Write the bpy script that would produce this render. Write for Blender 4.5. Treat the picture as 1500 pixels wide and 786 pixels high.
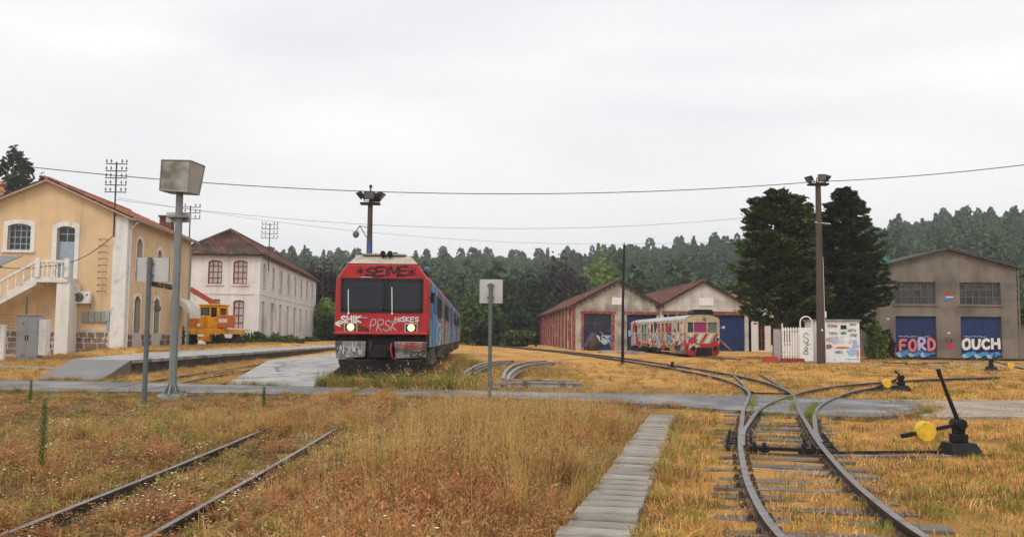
import bpy, math, random
import numpy as np
from mathutils import Vector, Matrix, Euler
random.seed(7); rng = np.random.default_rng(7)
R = math.radians; PI = math.pi
scene = bpy.context.scene
for o in list(bpy.data.objects): bpy.data.objects.remove(o)
C = scene.collection

# ---------------------------------------------------------------- camera
F, PIT, ROLL, EYE = 1300.0, R(4.4), R(0.5), 1.55
cam_d = bpy.data.cameras.new('camera'); cam = bpy.data.objects.new('camera', cam_d); C.objects.link(cam)
cam_d.sensor_width = 36; cam_d.lens = F/1500*36; cam_d.clip_start = 0.1; cam_d.clip_end = 5000
CR = Euler((PI/2+PIT, 0, 0)).to_matrix() @ Matrix.Rotation(ROLL, 3, 'Z')
cam.matrix_world = Matrix.Translation((0, 0, EYE)) @ CR.to_4x4()
scene.camera = cam
scene.view_settings.view_transform = 'Standard'; scene.view_settings.look = 'None'
scene.view_settings.gamma = 1; scene.view_settings.use_curve_mapping = False
scene.view_settings.exposure = 0.27

# ---------------------------------------------------------------- overcast sky and soft sun
SUN_EL, SUN_AZ = R(52), R(205)        # azimuth from +Y, clockwise: behind the camera, a little to the left
wd = bpy.data.worlds.new('World'); scene.world = wd; wd.use_nodes = True
nt = wd.node_tree; nt.nodes.clear()
w_out = nt.nodes.new('ShaderNodeOutputWorld'); w_bg = nt.nodes.new('ShaderNodeBackground')
w_sky = nt.nodes.new('ShaderNodeTexSky'); w_sky.sky_type = 'NISHITA'; w_sky.sun_disc = False
w_sky.sun_elevation = SUN_EL; w_sky.sun_rotation = SUN_AZ; w_sky.dust_density = 4
w_tc = nt.nodes.new('ShaderNodeTexCoord')
w_map = nt.nodes.new('ShaderNodeMapping'); w_map.inputs['Scale'].default_value = (1.0, 1.0, 4.0)
w_n = nt.nodes.new('ShaderNodeTexNoise'); w_n.inputs['Scale'].default_value = 1.6; w_n.inputs['Detail'].default_value = 5
w_n.inputs['Roughness'].default_value = 0.45; w_n.inputs['Distortion'].default_value = 0.4
w_r = nt.nodes.new('ShaderNodeValToRGB')
w_r.color_ramp.elements[0].position = 0.34; w_r.color_ramp.elements[0].color = (6.1, 6.15, 6.35, 1)
w_r.color_ramp.elements[1].position = 0.66; w_r.color_ramp.elements[1].color = (7.9, 7.8, 7.8, 1)
w_mx = nt.nodes.new('ShaderNodeMixRGB'); w_mx.inputs[0].default_value = 0.96   # cloud deck over the clear sky
L = nt.links.new
L(w_tc.outputs['Generated'], w_map.inputs[0]); L(w_map.outputs[0], w_n.inputs['Vector'])
L(w_n.outputs['Fac'], w_r.inputs[0]); L(w_sky.outputs[0], w_mx.inputs[1]); L(w_r.outputs[0], w_mx.inputs[2])
L(w_mx.outputs[0], w_bg.inputs[0]); w_bg.inputs[1].default_value = 0.124
L(w_bg.outputs[0], w_out.inputs[0])
sun_d = bpy.data.lights.new('sun', 'SUN'); sun_d.energy = 1.5; sun_d.angle = R(28); sun_d.color = (1, 0.96, 0.9)
sun = bpy.data.objects.new('sun', sun_d); C.objects.link(sun)
sd = Vector((math.sin(SUN_AZ)*math.cos(SUN_EL), math.cos(SUN_AZ)*math.cos(SUN_EL), math.sin(SUN_EL)))
sun.rotation_euler = sd.to_track_quat('Z', 'Y').to_euler()

# ---------------------------------------------------------------- terrain height and pixel helpers
def ss(a, b, x):
    t = np.clip((x-a)/(b-a), 0, 1); return t*t*(3-2*t)
def g(x, y):                                # gentle rise away from the camera, banked forecourt by the station
    return 0.0045*np.clip(np.minimum(y, 110)-10, 0, None) + 0.5*ss(45, 51, y)*ss(-27, -22, x)*ss(15.5, 19, -x)*(1-ss(100, 130, y))
def ray(u, v): return CR @ Vector(((u-750)/F, (393-v)/F, -1))
def P(u, v, dz=0.0):
    d = ray(u, v); t = 15.0
    for _ in range(50): t = (float(g(d.x*t, d.y*t))+dz-EYE)/d.z
    return Vector((d.x*t, d.y*t, EYE+d.z*t))
def A(u, v, Y):
    d = ray(u, v); t = Y/d.y; return Vector((d.x*t, Y, EYE+d.z*t))

# ---------------------------------------------------------------- mesh builder
class MB:
    def __init__(s): s.v = []; s.f = []
    def add(s, vs, fs):
        n = len(s.v); s.v += [tuple(p) for p in vs]; s.f += [tuple(i+n for i in f) for f in fs]; return s
    def box(s, x0, x1, y0, y1, z0, z1, m=None):
        vs = [(x, y, z) for z in (z0, z1) for y in (y0, y1) for x in (x0, x1)]
        if m is not None: vs = [m @ Vector(p) for p in vs]
        return s.add(vs, [(0, 2, 3, 1), (4, 5, 7, 6), (0, 1, 5, 4), (2, 6, 7, 3), (0, 4, 6, 2), (1, 3, 7, 5)])
    def bar(s, a, b, w, h=None, up=(0, 0, 1)):
        a = Vector(a); b = Vector(b); h = h or w; d = (b-a).normalized(); up = Vector(up)
        if abs(d.dot(up)) > .98: up = Vector((0, 1, 0))
        r = d.cross(up).normalized(); q = r.cross(d)
        vs = [p+r*sx*w/2+q*sz*h/2 for p in (a, b) for sz in (-1, 1) for sx in (-1, 1)]
        return s.add(vs, [(0, 1, 3, 2), (4, 6, 7, 5), (0, 4, 5, 1), (2, 3, 7, 6), (0, 2, 6, 4), (1, 5, 7, 3)])
    def tube(s, pts, r, n=8, cap=True):
        pts = [Vector(p) for p in pts]; rs = r if isinstance(r, (list, tuple)) else [r]*len(pts)
        vs = []; prev = None
        for i, p in enumerate(pts):
            d = (pts[min(i+1, len(pts)-1)]-pts[max(i-1, 0)]).normalized()
            if prev is None:
                up = Vector((0, 0, 1)) if abs(d.z) < .9 else Vector((1, 0, 0)); a = d.cross(up).normalized()
            else: a = (prev-d*prev.dot(d)).normalized()
            prev = a; b = d.cross(a)
            vs += [p+(a*math.cos(2*PI*k/n)+b*math.sin(2*PI*k/n))*rs[i] for k in range(n)]
        fs = [(i*n+k, i*n+(k+1) % n, (i+1)*n+(k+1) % n, (i+1)*n+k) for i in range(len(pts)-1) for k in range(n)]
        if cap: fs += [tuple(range(n))[::-1], tuple(range((len(pts)-1)*n, len(pts)*n))]
        return s.add(vs, fs)
    def prism(s, poly, d0, d1, fr):
        n = len(poly); vs = [fr(u, d, z) for d in (d0, d1) for (u, z) in poly]
        return s.add(vs, [tuple(range(n)), tuple(range(2*n-1, n-1, -1))] + [(i, n+i, n+(i+1) % n, (i+1) % n) for i in range(n)])
    def ring(s, outer, inner, d0, d1, fr, closed=True):
        n = len(outer); k = n if closed else n-1
        vs = [fr(u, d, z) for d in (d0, d1) for q in (outer, inner) for (u, z) in q]; fs = []
        for i in range(k):
            j = (i+1) % n
            fs += [(i, j, n+j, n+i), (2*n+i, 3*n+i, 3*n+j, 2*n+j), (i, 2*n+i, 2*n+j, j), (n+i, n+j, 3*n+j, 3*n+i)]
        if not closed:
            fs += [(0, n, 3*n, 2*n), (n-1, 3*n-1, 4*n-1, 2*n-1)]
        return s.add(vs, fs)
    def lathe(s, prof, c=(0, 0, 0), n=16, m=None):
        vs = [Vector((r*math.cos(2*PI*k/n), r*math.sin(2*PI*k/n), z)) for (r, z) in prof for k in range(n)]
        if m is not None: vs = [m @ p for p in vs]
        vs = [p+Vector(c) for p in vs]
        fs = [(i*n+k, i*n+(k+1) % n, (i+1)*n+(k+1) % n, (i+1)*n+k) for i in range(len(prof)-1) for k in range(n)]
        fs += [tuple(range(n))[::-1], tuple(range((len(prof)-1)*n, len(prof)*n))]
        return s.add(vs, fs)
    def mesh(s, name):
        me = bpy.data.meshes.new(name); me.from_pydata(s.v, [], s.f); me.update(); return me
    def build(s, name, m, parent=None, smooth=False, bevel=0):
        me = s.mesh(name); me.materials.append(m)
        if smooth: me.polygons.foreach_set('use_smooth', [True]*len(me.polygons))
        o = bpy.data.objects.new(name, me); C.objects.link(o); o.parent = parent
        if bevel:
            b = o.modifiers.new('bevel', 'BEVEL'); b.width = bevel; b.segments = 2; b.limit_method = 'ANGLE'
        return o
def npmesh(name, V, Q, m, parent=None, smooth=False):
    me = bpy.data.meshes.new(name); V = np.asarray(V, np.float32); Q = np.asarray(Q, np.int32); k = Q.shape[1]
    me.vertices.add(len(V)); me.vertices.foreach_set('co', V.ravel())
    me.loops.add(Q.size); me.loops.foreach_set('vertex_index', Q.ravel())
    me.polygons.add(len(Q)); me.polygons.foreach_set('loop_start', np.arange(0, Q.size, k, dtype=np.int32))
    me.polygons.foreach_set('loop_total', np.full(len(Q), k, np.int32))
    if smooth: me.polygons.foreach_set('use_smooth', np.ones(len(Q), bool))
    me.update(calc_edges=True); me.validate(); me.materials.append(m)
    if parent is False: return me
    o = bpy.data.objects.new(name, me); C.objects.link(o); o.parent = parent; return o
def tag(o, label, cat, group=None):
    o['label'] = label; o['category'] = cat
    if group: o['group'] = group
    return o
def thing(name, label, cat, loc=(0, 0, 0), rz=0, group=None):
    o = bpy.data.objects.new(name, None); C.objects.link(o); o.location = loc; o.rotation_euler = (0, 0, rz)
    o.empty_display_size = .2
    return tag(o, label, cat, group)
def struct(o): o['kind'] = 'structure'; return o
def frame(o=(0, 0, 0), u=(1, 0, 0), n=(0, -1, 0)):      # wall frame: (along, outwards, up) -> local
    o = Vector(o); u = Vector(u); n = Vector(n)
    return lambda a, d, z: o+u*a+n*d+Vector((0, 0, z))
def fbox(mb, fr, a0, a1, d0, d1, z0, z1): return mb.prism([(a0, z0), (a1, z0), (a1, z1), (a0, z1)], d0, d1, fr)
def arch(w, z0, z1, rise, cx=0, n=8, off=0):             # opening outline, from bottom left over the arch to bottom right
    h = w/2+off; pts = [(cx-h, z0)]
    if rise < 0.01: return pts+[(cx-h, z1+off), (cx+h, z1+off), (cx+h, z0)]
    for i in range(n+1):
        t = -1+2*i/n; pts.append((cx+t*h, z1+off-rise*t*t))
    return pts+[(cx+h, z0)]
def wall(mb, fr, a0, a1, z0, z1, holes, depth=.35, thick=None):
    xs = sorted({a0, a1, *[h[0] for h in holes], *[h[1] for h in holes]}); zs = sorted({z0, z1, *[h[2] for h in holes], *[h[3] for h in holes]})
    for i in range(len(xs)-1):
        for j in range(len(zs)-1):
            cx = (xs[i]+xs[i+1])/2; cz = (zs[j]+zs[j+1])/2
            if any(h[0] < cx < h[1] and h[2] < cz < h[3] for h in holes): continue
            mb.add([fr(xs[i], 0, zs[j]), fr(xs[i+1], 0, zs[j]), fr(xs[i+1], 0, zs[j+1]), fr(xs[i], 0, zs[j+1])], [(0, 1, 2, 3)])
    for (h0, h1, k0, k1) in holes:
        for (p, q) in (((h0, k0), (h1, k0)), ((h1, k0), (h1, k1)), ((h1, k1), (h0, k1)), ((h0, k1), (h0, k0))):
            mb.add([fr(p[0], 0, p[1]), fr(q[0], 0, q[1]), fr(q[0], -depth, q[1]), fr(p[0], -depth, p[1])], [(0, 1, 2, 3)])
def tiles(mb, p00, p10, p11, p01, period=.26, course=.38, amp=.035, jit=.012, sub=4):
    # undulating clay tiles: p00-p10 is the eave, p01-p11 the ridge
    p00, p10, p11, p01 = map(Vector, (p00, p10, p11, p01))
    nrm = (p10-p00).cross(p01-p00).normalized()
    if nrm.z < 0: nrm = -nrm
    nx = max(2, int(max((p10-p00).length, (p11-p01).length)/period))*sub; ny = max(1, int((p01-p00).length/course))
    a = np.linspace(0, 1, nx+1)[None, :, None]; rows = []
    for j in range(ny):
        for e in (0, 1):
            t = (j+e)/ny; lift = .028 if e == 0 else 0.0
            base = (np.array(p00)*(1-t)+np.array(p01)*t)[None, None]*(1-a)+(np.array(p10)*(1-t)+np.array(p11)*t)[None, None]*a
            ph = np.arange(nx+1)/sub*2*PI
            jj = np.repeat(rng.normal(0, jit, nx//sub+2), sub)[:nx+1]
            w = amp*np.cos(ph)+lift+jj
            rows.append(base[0]+w[:, None]*np.array(nrm)[None])
    V = np.concatenate(rows); n = len(mb.v); W = nx+1
    mb.v += [tuple(p) for p in V.tolist()]
    for r in range(len(rows)-1):
        mb.f += [(n+r*W+i, n+r*W+i+1, n+(r+1)*W+i+1, n+(r+1)*W+i) for i in range(nx)]

# ---------------------------------------------------------------- procedural materials
MATS = {}
def sc(c, k): return tuple(min(1, x*k) for x in c[:3])+(1,)
def pm(name, c, rough=.8, var=.22, vs=3.0, c2=None, m2=1.2, lo=.5, hi=.62, bump=.25, bs=30, streak=0, stc=(.06, .055, .05), metal=0, island=0, spec=.35, obrand=0, mscale=None, crack=0):
    if name in MATS: return MATS[name]
    m = bpy.data.materials.new(name); m.use_nodes = True; t = m.node_tree; N = t.nodes; l = t.links.new
    b = N['Principled BSDF']; b.inputs['Roughness'].default_value = rough; b.inputs['Metallic'].default_value = metal
    b.inputs['Specular IOR Level'].default_value = spec
    tc = N.new('ShaderNodeTexCoord'); vec = tc.outputs['Object']
    if mscale:
        mp = N.new('ShaderNodeMapping'); mp.inputs['Scale'].default_value = mscale; l(vec, mp.inputs[0]); vec = mp.outputs[0]
    def noise(s, d=5, v=None):
        n = N.new('ShaderNodeTexNoise'); n.inputs['Scale'].default_value = s; n.inputs['Detail'].default_value = d
        l(v or vec, n.inputs['Vector']); return n.outputs['Fac']
    def ramp(f, p0, c0, p1, c1):
        r = N.new('ShaderNodeValToRGB'); r.color_ramp.elements[0].position = p0; r.color_ramp.elements[0].color = c0
        r.color_ramp.elements[1].position = p1; r.color_ramp.elements[1].color = c1; l(f, r.inputs[0]); return r.outputs[0]
    def mix(f, a, bb, k=1.0, mode='MIX'):
        x = N.new('ShaderNodeMixRGB'); x.blend_type = mode
        if f is None: x.inputs[0].default_value = k
        else: l(f, x.inputs[0])
        for i, q in ((1, a), (2, bb)):
            if isinstance(q, tuple): x.inputs[i].default_value = q
            else: l(q, x.inputs[i])
        return x.outputs[0]
    col = ramp(noise(vs), .3, sc(c, 1-var), .7, sc(c, 1+var))
    if c2 is not None:
        f = ramp(noise(m2, 7), lo, (0, 0, 0, 1), hi, (1, 1, 1, 1)); col = mix(f, col, tuple(c2[:3])+(1,))
    if streak:
        mp = N.new('ShaderNodeMapping'); mp.inputs['Scale'].default_value = (1.9, 1.9, .22); l(tc.outputs['Object'], mp.inputs[0])
        f = ramp(noise(1.1, 9, mp.outputs[0]), .46, (0, 0, 0, 1), .74, (streak,)*3+(1,)); f = mix(None, f, ramp(noise(.55, 6), .38, (.15, .15, .15, 1), .62, (1, 1, 1, 1)), 1.0, 'MULTIPLY'); col = mix(f, col, tuple(stc)+(1,))
    if crack:
        nv = N.new('ShaderNodeTexNoise'); nv.inputs['Scale'].default_value = crack*1.5; nv.inputs['Detail'].default_value = 6; l(vec, nv.inputs['Vector'])
        va = N.new('ShaderNodeVectorMath'); va.operation = 'MULTIPLY_ADD'; va.inputs[1].default_value = (.5/crack,)*3; l(nv.outputs['Color'], va.inputs[0]); l(vec, va.inputs[2])
        vo = N.new('ShaderNodeTexVoronoi'); vo.feature = 'DISTANCE_TO_EDGE'; vo.inputs['Scale'].default_value = crack; l(va.outputs[0], vo.inputs['Vector'])
        f = ramp(vo.outputs['Distance'], .006, (.8, .8, .8, 1), .022, (0, 0, 0, 1)); col = mix(f, col, (.035, .032, .028, 1))
    if island or obrand:
        if island: gi = N.new('ShaderNodeNewGeometry').outputs['Random Per Island']
        else: gi = N.new('ShaderNodeObjectInfo').outputs['Random']
        k = island or obrand
        r = ramp(gi, 0, (1-k,)*3+(1,), 1, (1+k,)*3+(1,)); col = mix(None, col, r, 1.0, 'MULTIPLY')
    l(col, b.inputs['Base Color'])
    if bump:
        bn = N.new('ShaderNodeBump'); bn.inputs['Strength'].default_value = bump; bn.inputs['Distance'].default_value = .02
        l(noise(bs, 6), bn.inputs['Height']); l(bn.outputs[0], b.inputs['Normal'])
    MATS[name] = m; return m
def leafmat(name, c, c2, var=.45, trans=.25, rough=.65):
    if name in MATS: return MATS[name]
    m = bpy.data.materials.new(name); m.use_nodes = True; t = m.node_tree; N = t.nodes; l = t.links.new
    N.remove(N['Principled BSDF']); out = N['Material Output']
    ge = N.new('ShaderNodeNewGeometry'); ob = N.new('ShaderNodeObjectInfo')
    r = N.new('ShaderNodeValToRGB'); e = r.color_ramp.elements
    e[0].position = 0; e[0].color = sc(c, 1-var); e[1].position = 1; e[1].color = sc(c2, 1+var*.5)
    e2 = e.new(.5); e2.color = sc(tuple((a+b)/2 for a, b in zip(c, c2)), 1)
    ad = N.new('ShaderNodeMath'); ad.operation = 'MULTIPLY_ADD'; ad.inputs[1].default_value = .6
    mu = N.new('ShaderNodeMath'); mu.operation = 'MULTIPLY'; mu.inputs[1].default_value = .4
    l(ob.outputs['Random'], mu.inputs[0]); l(ge.outputs['Random Per Island'], ad.inputs[0]); l(mu.outputs[0], ad.inputs[2])
    l(ad.outputs[0], r.inputs[0])
    d = N.new('ShaderNodeBsdfPrincipled'); d.inputs['Roughness'].default_value = rough; d.inputs['Specular IOR Level'].default_value = .2
    tr = N.new('ShaderNodeBsdfTranslucent'); mx = N.new('ShaderNodeMixShader'); mx.inputs[0].default_value = trans
    l(r.outputs[0], d.inputs['Base Color']); l(r.outputs[0], tr.inputs['Color'])
    l(d.outputs[0], mx.inputs[1]); l(tr.outputs[0], mx.inputs[2]); l(mx.outputs[0], out.inputs['Surface'])
    MATS[name] = m; return m
def glassmat(name, tint, tr=.5, rough=.06):
    if name in MATS: return MATS[name]
    m = bpy.data.materials.new(name); m.use_nodes = True; t = m.node_tree; N = t.nodes; l = t.links.new
    N.remove(N['Principled BSDF']); out = N['Material Output']
    a = N.new('ShaderNodeBsdfTransparent'); a.inputs[0].default_value = tuple(tint)+(1,)
    b = N.new('ShaderNodeBsdfGlossy'); b.inputs['Roughness'].default_value = rough; b.inputs[0].default_value = (.8, .85, .9, 1)
    c = N.new('ShaderNodeBsdfDiffuse'); c.inputs[0].default_value = (.014, .017, .02, 1)
    fr = N.new('ShaderNodeFresnel'); fr.inputs[0].default_value = 1.5
    m1 = N.new('ShaderNodeMixShader'); m1.inputs[0].default_value = 1-tr; l(a.outputs[0], m1.inputs[1]); l(c.outputs[0], m1.inputs[2])
    m2 = N.new('ShaderNodeMixShader'); l(fr.outputs[0], m2.inputs[0]); l(m1.outputs[0], m2.inputs[1]); l(b.outputs[0], m2.inputs[2])
    l(m2.outputs[0], out.inputs['Surface']); MATS[name] = m; return m
def emit(name, c, s):
    m = bpy.data.materials.new(name); m.use_nodes = True; b = m.node_tree.nodes['Principled BSDF']
    b.inputs['Base Color'].default_value = tuple(c)+(1,); b.inputs['Emission Color'].default_value = tuple(c)+(1,); b.inputs['Emission Strength'].default_value = s
    return m

M_ochre = pm('ochre_plaster', (.68, .48, .275), .9, .09, 1.2, (.54, .39, .245), .6, .5, .72, .2, 60, streak=.5, stc=(.34, .25, .16))
M_white = pm('white_plaster', (.72, .69, .64), .9, .06, 1.2, (.50, .46, .41), .6, .55, .8, .15, 60, streak=.3, stc=(.33, .30, .26))
M_white2 = pm('white_render', (.70, .665, .64), .9, .08, .8, (.48, .43, .39), .45, .52, .74, .2, 40, streak=.55, stc=(.36, .32, .30))
M_trim = pm('white_trim', (.70, .68, .64), .8, .08, 4, (.42, .38, .32), 2, .56, .72, .15, 40, streak=.35, stc=(.28, .25, .21))
M_stone = pm('brown_stone', (.22, .15, .11), .9, .35, 6, (.13, .10, .085), 3, .5, .65, .6, 18, obrand=.35)
M_mortar = pm('pale_mortar', (.5, .45, .38), .95, .15, 8)
M_tile = pm('clay_tile', (.17, .062, .042), .85, .55, 4, (.07, .042, .034), .9, .44, .6, .4, 30)
M_tile2 = pm('old_clay_tile', (.15, .065, .045), .85, .55, 4, (.065, .045, .038), .8, .42, .6, .4, 30)
M_tile3 = pm('orange_clay_tile', (.33, .12, .06), .85, .4, 4, (.14, .07, .05), .8, .5, .66, .4, 30)
M_darkwood = pm('dark_wood', (.07, .05, .04), .8, .3, 4, bump=.4, bs=40)
M_wood = pm('weathered_wood', (.20, .17, .14), .85, .35, 4, (.09, .075, .06), 3, .45, .65, .5, 30, mscale=(6, 1, 6))
M_sleeper = pm('old_sleeper', (.145, .128, .115), .7, .35, 6, (.075, .06, .05), 3, .48, .66, .6, 25, obrand=.3, spec=.5)
M_blue = pm('blue_door_paint', (.010, .027, .115), .65, .25, 3, (.010, .014, .035), 1.5, .5, .7, .1, 30)
M_bluegrey = pm('blue_grey_paint', (.30, .36, .42), .6, .12, 5)
M_redpaint = pm('dark_red_paint', (.22, .035, .03), .6, .2, 5)
M_brick = pm('red_brick', (.24, .055, .04), .9, .35, 6, (.42, .28, .22), 2.2, .52, .72, .5, 30, streak=.3)
M_limewash = pm('limewash', (.50, .40, .33), .9, .15, 3, (.30, .12, .08), 1.5, .56, .74, .3, 30, streak=.45, stc=(.2, .13, .1))
M_shedwall = pm('grimy_plaster', (.50, .44, .37), .9, .1, 1.5, (.22, .18, .145), .7, .44, .66, .3, 40, streak=.55, stc=(.17, .14, .115))
M_cement = pm('grey_cement', (.20, .168, .138), .9, .14, 1.2, (.105, .088, .074), .5, .46, .68, .25, 40, streak=.7, stc=(.10, .085, .07))
M_conc = pm('concrete', (.36, .345, .325), .55, .2, 2, (.20, .19, .18), 1.1, .46, .66, .3, 60, spec=.45, crack=.3)
M_conc_dark = pm('dark_stone_edge', (.075, .068, .06), .9, .35, 3, (.03, .03, .026), 1.5, .45, .65, .5, 12)
M_slab = pm('concrete_slab', (.275, .245, .212), .75, .25, 4, (.15, .13, .105), 2.2, .46, .66, .6, 40, obrand=.22, spec=.4)
M_asph = pm('wet_asphalt', (.105, .103, .105), .5, .35, 2.5, (.22, .21, .195), .7, .46, .64, .7, 45, spec=.35, crack=.55)
M_asph2 = pm('ramp_asphalt', (.13, .13, .14), .45, .15, 1.2, (.19, .18, .18), .8, .5, .7, .3, 60, spec=.5)
M_gravel = pm('gravel', (.33, .27, .21), .95, .35, 12, (.20, .155, .11), .8, .45, .65, .8, 20)
M_railtop = pm('polished_rail_head', (.24, .22, .21), .35, .2, 14, (.16, .12, .10), 5, .52, .66, .1, 60, metal=.7, spec=.6)
M_rail = pm('worn_rail', (.055, .042, .036), .6, .25, 20, (.035, .025, .02), 6, .5, .66, .2, 60, metal=.2)
M_rust = pm('rusty_steel', (.085, .05, .035), .75, .4, 8, (.05, .035, .03), 4, bump=.4)
M_black = pm('black_steel', (.012, .011, .011), .6, .4, 6, (.03, .021, .016), 5, .58, .7, .3, 40, spec=.25)
M_greys = pm('grey_steel', (.20, .215, .215), .5, .12, 5, (.19, .195, .19), 2, .5, .7, .1, 30, metal=.2)
M_darkgrey = pm('dark_grey_steel', (.12, .13, .135), .55, .15, 5, metal=.2, bump=.1)
M_palemetal = pm('pale_sign_back', (.48, .475, .45), .55, .07, 3, (.36, .34, .31), 1.5, .52, .72, .05, 20, metal=.1)
M_cabinet = pm('grey_cabinet', (.36, .37, .385), .6, .08, 2, (.27, .27, .27), 1.5, .52, .7, .1, 30, streak=.25)
M_whitepaint = pm('white_paint', (.74, .73, .71), .6, .06, 4, (.5, .47, .43), 3, .58, .72, .1, 30)
M_boxsteel = pm('brushed_box', (.38, .355, .31), .5, .15, 2, (.15, .125, .095), 1.1, .5, .6, .08, 20, metal=.3)  # dark brown smudges painted into the steel colour in place of reflections
M_glassdark = pm('dark_glass', (.012, .014, .016), .12, .4, 2, bump=0, spec=.6)
M_glassdirty = pm('dirty_pane', (.028, .026, .024), .3, .6, 3, (.08, .075, .065), 1.0, .52, .7, bump=0, spec=.5, obrand=.5)
M_trred = pm('train_red', (.43, .010, .014), .45, .12, 3, (.19, .010, .012), 2.5, .52, .72, .04, 20, streak=.5, stc=(.10, .012, .012), spec=.5)
M_trroof = pm('train_roof', (.42, .37, .29), .7, .15, 3, (.25, .21, .16), 2, .5, .7, .1, 20)
M_trgrey = pm('train_grey', (.24, .22, .20), .65, .25, 5, (.07, .055, .048), 3, .44, .62, .1, 20)
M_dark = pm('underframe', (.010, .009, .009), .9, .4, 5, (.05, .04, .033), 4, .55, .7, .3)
M_yel = pm('machine_yellow', (.72, .35, .015), .5, .15, 4, (.40, .17, .03), 3, .55, .7, .08, 30)
M_oran = pm('machine_orange', (.58, .14, .02), .5, .15, 4, (.32, .10, .03), 3, .55, .7, .08, 30)
M_yeldisc = pm('yellow_disc', (.68, .42, .03), .5, .12, 10, (.45, .30, .05), 8, .55, .7, .08, 30)
M_bark = pm('bark', (.09, .065, .05), .95, .35, 6, bump=.7, bs=18, mscale=(4, 4, 1))
M_pole = pm('creosote_pole', (.085, .062, .05), .85, .3, 4, (.05, .038, .03), 2, bump=.5, bs=30, mscale=(8, 8, .5))
# ================================================================ ground, hills
def ground_mat():
    m = bpy.data.materials.new('dry_ground'); m.use_nodes = True; t = m.node_tree; N = t.nodes; l = t.links.new
    b = N['Principled BSDF']; b.inputs['Roughness'].default_value = .95; b.inputs['Specular IOR Level'].default_value = .15
    ge = N.new('ShaderNodeNewGeometry')
    def noise(s, d=6, rough=.55):
        n = N.new('ShaderNodeTexNoise'); n.inputs['Scale'].default_value = s; n.inputs['Detail'].default_value = d; n.inputs['Roughness'].default_value = rough
        l(ge.outputs['Position'], n.inputs['Vector']); return n.outputs['Fac']
    def ramp(f, *st):
        r = N.new('ShaderNodeValToRGB'); e = r.color_ramp.elements
        e[0].position, e[0].color = st[0][0], st[0][1]+(1,); e[1].position, e[1].color = st[-1][0], st[-1][1]+(1,)
        for p, c in st[1:-1]: q = e.new(p); q.color = c+(1,)
        l(f, r.inputs[0]); return r.outputs[0]
    def mix(f, a, c):
        x = N.new('ShaderNodeMixRGB'); l(f, x.inputs[0])
        for i, q in ((1, a), (2, c)):
            if isinstance(q, tuple): x.inputs[i].default_value = q+(1,)
            else: l(q, x.inputs[i])
        return x.outputs[0]
    straw = ramp(noise(34, 10, .8), (.28, (.27, .13, .036)), (.45, (.52, .27, .07)), (.6, (.66, .37, .105)), (.75, (.74, .49, .19)))
    brown = ramp(noise(.35, 5), (.45, (0, 0, 0)), (.68, (1, 1, 1)))
    c = mix(brown, straw, ramp(noise(28, 9, .8), (.3, (.09, .05, .022)), (.7, (.33, .17, .06))))
    green = ramp(noise(.8, 6), (.60, (0, 0, 0)), (.72, (.7, .7, .7)))
    c = mix(green, c, (.16, .15, .035))
    bare = ramp(noise(.55, 7, .6), (.62, (0, 0, 0)), (.70, (.85, .85, .85)))
    c = mix(bare, c, ramp(noise(25, 4), (.3, (.15, .11, .08)), (.7, (.29, .22, .165))))
    # rank brown weeds on the left of the slab path
    sep = N.new('ShaderNodeSeparateXYZ'); l(ge.outputs['Position'], sep.inputs[0])
    ma = N.new('ShaderNodeMath'); ma.operation = 'MULTIPLY_ADD'; ma.inputs[1].default_value = -.22; l(sep.outputs['Y'], ma.inputs[0]); l(sep.outputs['X'], ma.inputs[2])
    mr = N.new('ShaderNodeMapRange'); mr.inputs['From Min'].default_value = .2; mr.inputs['From Max'].default_value = -1.6
    l(ma.outputs[0], mr.inputs['Value'])
    my = N.new('ShaderNodeMapRange'); my.inputs['From Min'].default_value = 30; my.inputs['From Max'].default_value = 22; l(sep.outputs['Y'], my.inputs['Value'])
    mm = N.new('ShaderNodeMath'); mm.operation = 'MULTIPLY'; l(mr.outputs[0], mm.inputs[0]); l(my.outputs[0], mm.inputs[1])
    c = mix(mm.outputs[0], c, ramp(noise(6, 8, .7), (.3, (.06, .036, .018)), (.55, (.20, .105, .038)), (.75, (.38, .23, .085))))
    # woodland floor far away
    fa = N.new('ShaderNodeMapRange'); fa.inputs['From Min'].default_value = 120; fa.inputs['From Max'].default_value = 150; l(sep.outputs['Y'], fa.inputs['Value'])
    c = mix(fa.outputs[0], c, (.06, .065, .025))
    l(c, b.inputs['Base Color'])
    bn = N.new('ShaderNodeBump'); bn.inputs['Strength'].default_value = .9; bn.inputs['Distance'].default_value = .05
    l(noise(22, 8, .75), bn.inputs['Height']); l(bn.outputs[0], b.inputs['Normal']); return m
M_ground = ground_mat()
def axis(parts):
    out = []
    for a, b_, s in parts: out += list(np.arange(a, b_, s))
    return np.array(out+[parts[-1][1]])
gx = axis([(-900, -60, 30), (-60, -16, 1.0), (-16, 14, .25), (14, 60, 1.0), (60, 900, 30)])
gy = axis([(-80, 3, 4), (3, 28, .25), (28, 60, .8), (60, 150, 2), (150, 1200, 30)])
X, Y = np.meshgrid(gx, gy)
def lump(x, y): return .018*(np.sin(x*2.1+1.3*np.sin(y*1.7))*np.cos(y*1.9+x*.6))+.012*np.sin(x*5.3+y*4.1)
Z = g(X, Y)+lump(X, Y)*ss(120, 90, Y)
nx_, ny_ = len(gx), len(gy)
idx = np.arange(nx_*ny_).reshape(ny_, nx_)
Q = np.stack([idx[:-1, :-1], idx[:-1, 1:], idx[1:, 1:], idx[1:, :-1]], -1).reshape(-1, 4)
struct(npmesh('ground', np.stack([X, Y, Z], -1).reshape(-1, 3), Q, M_ground, None, True))

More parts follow.
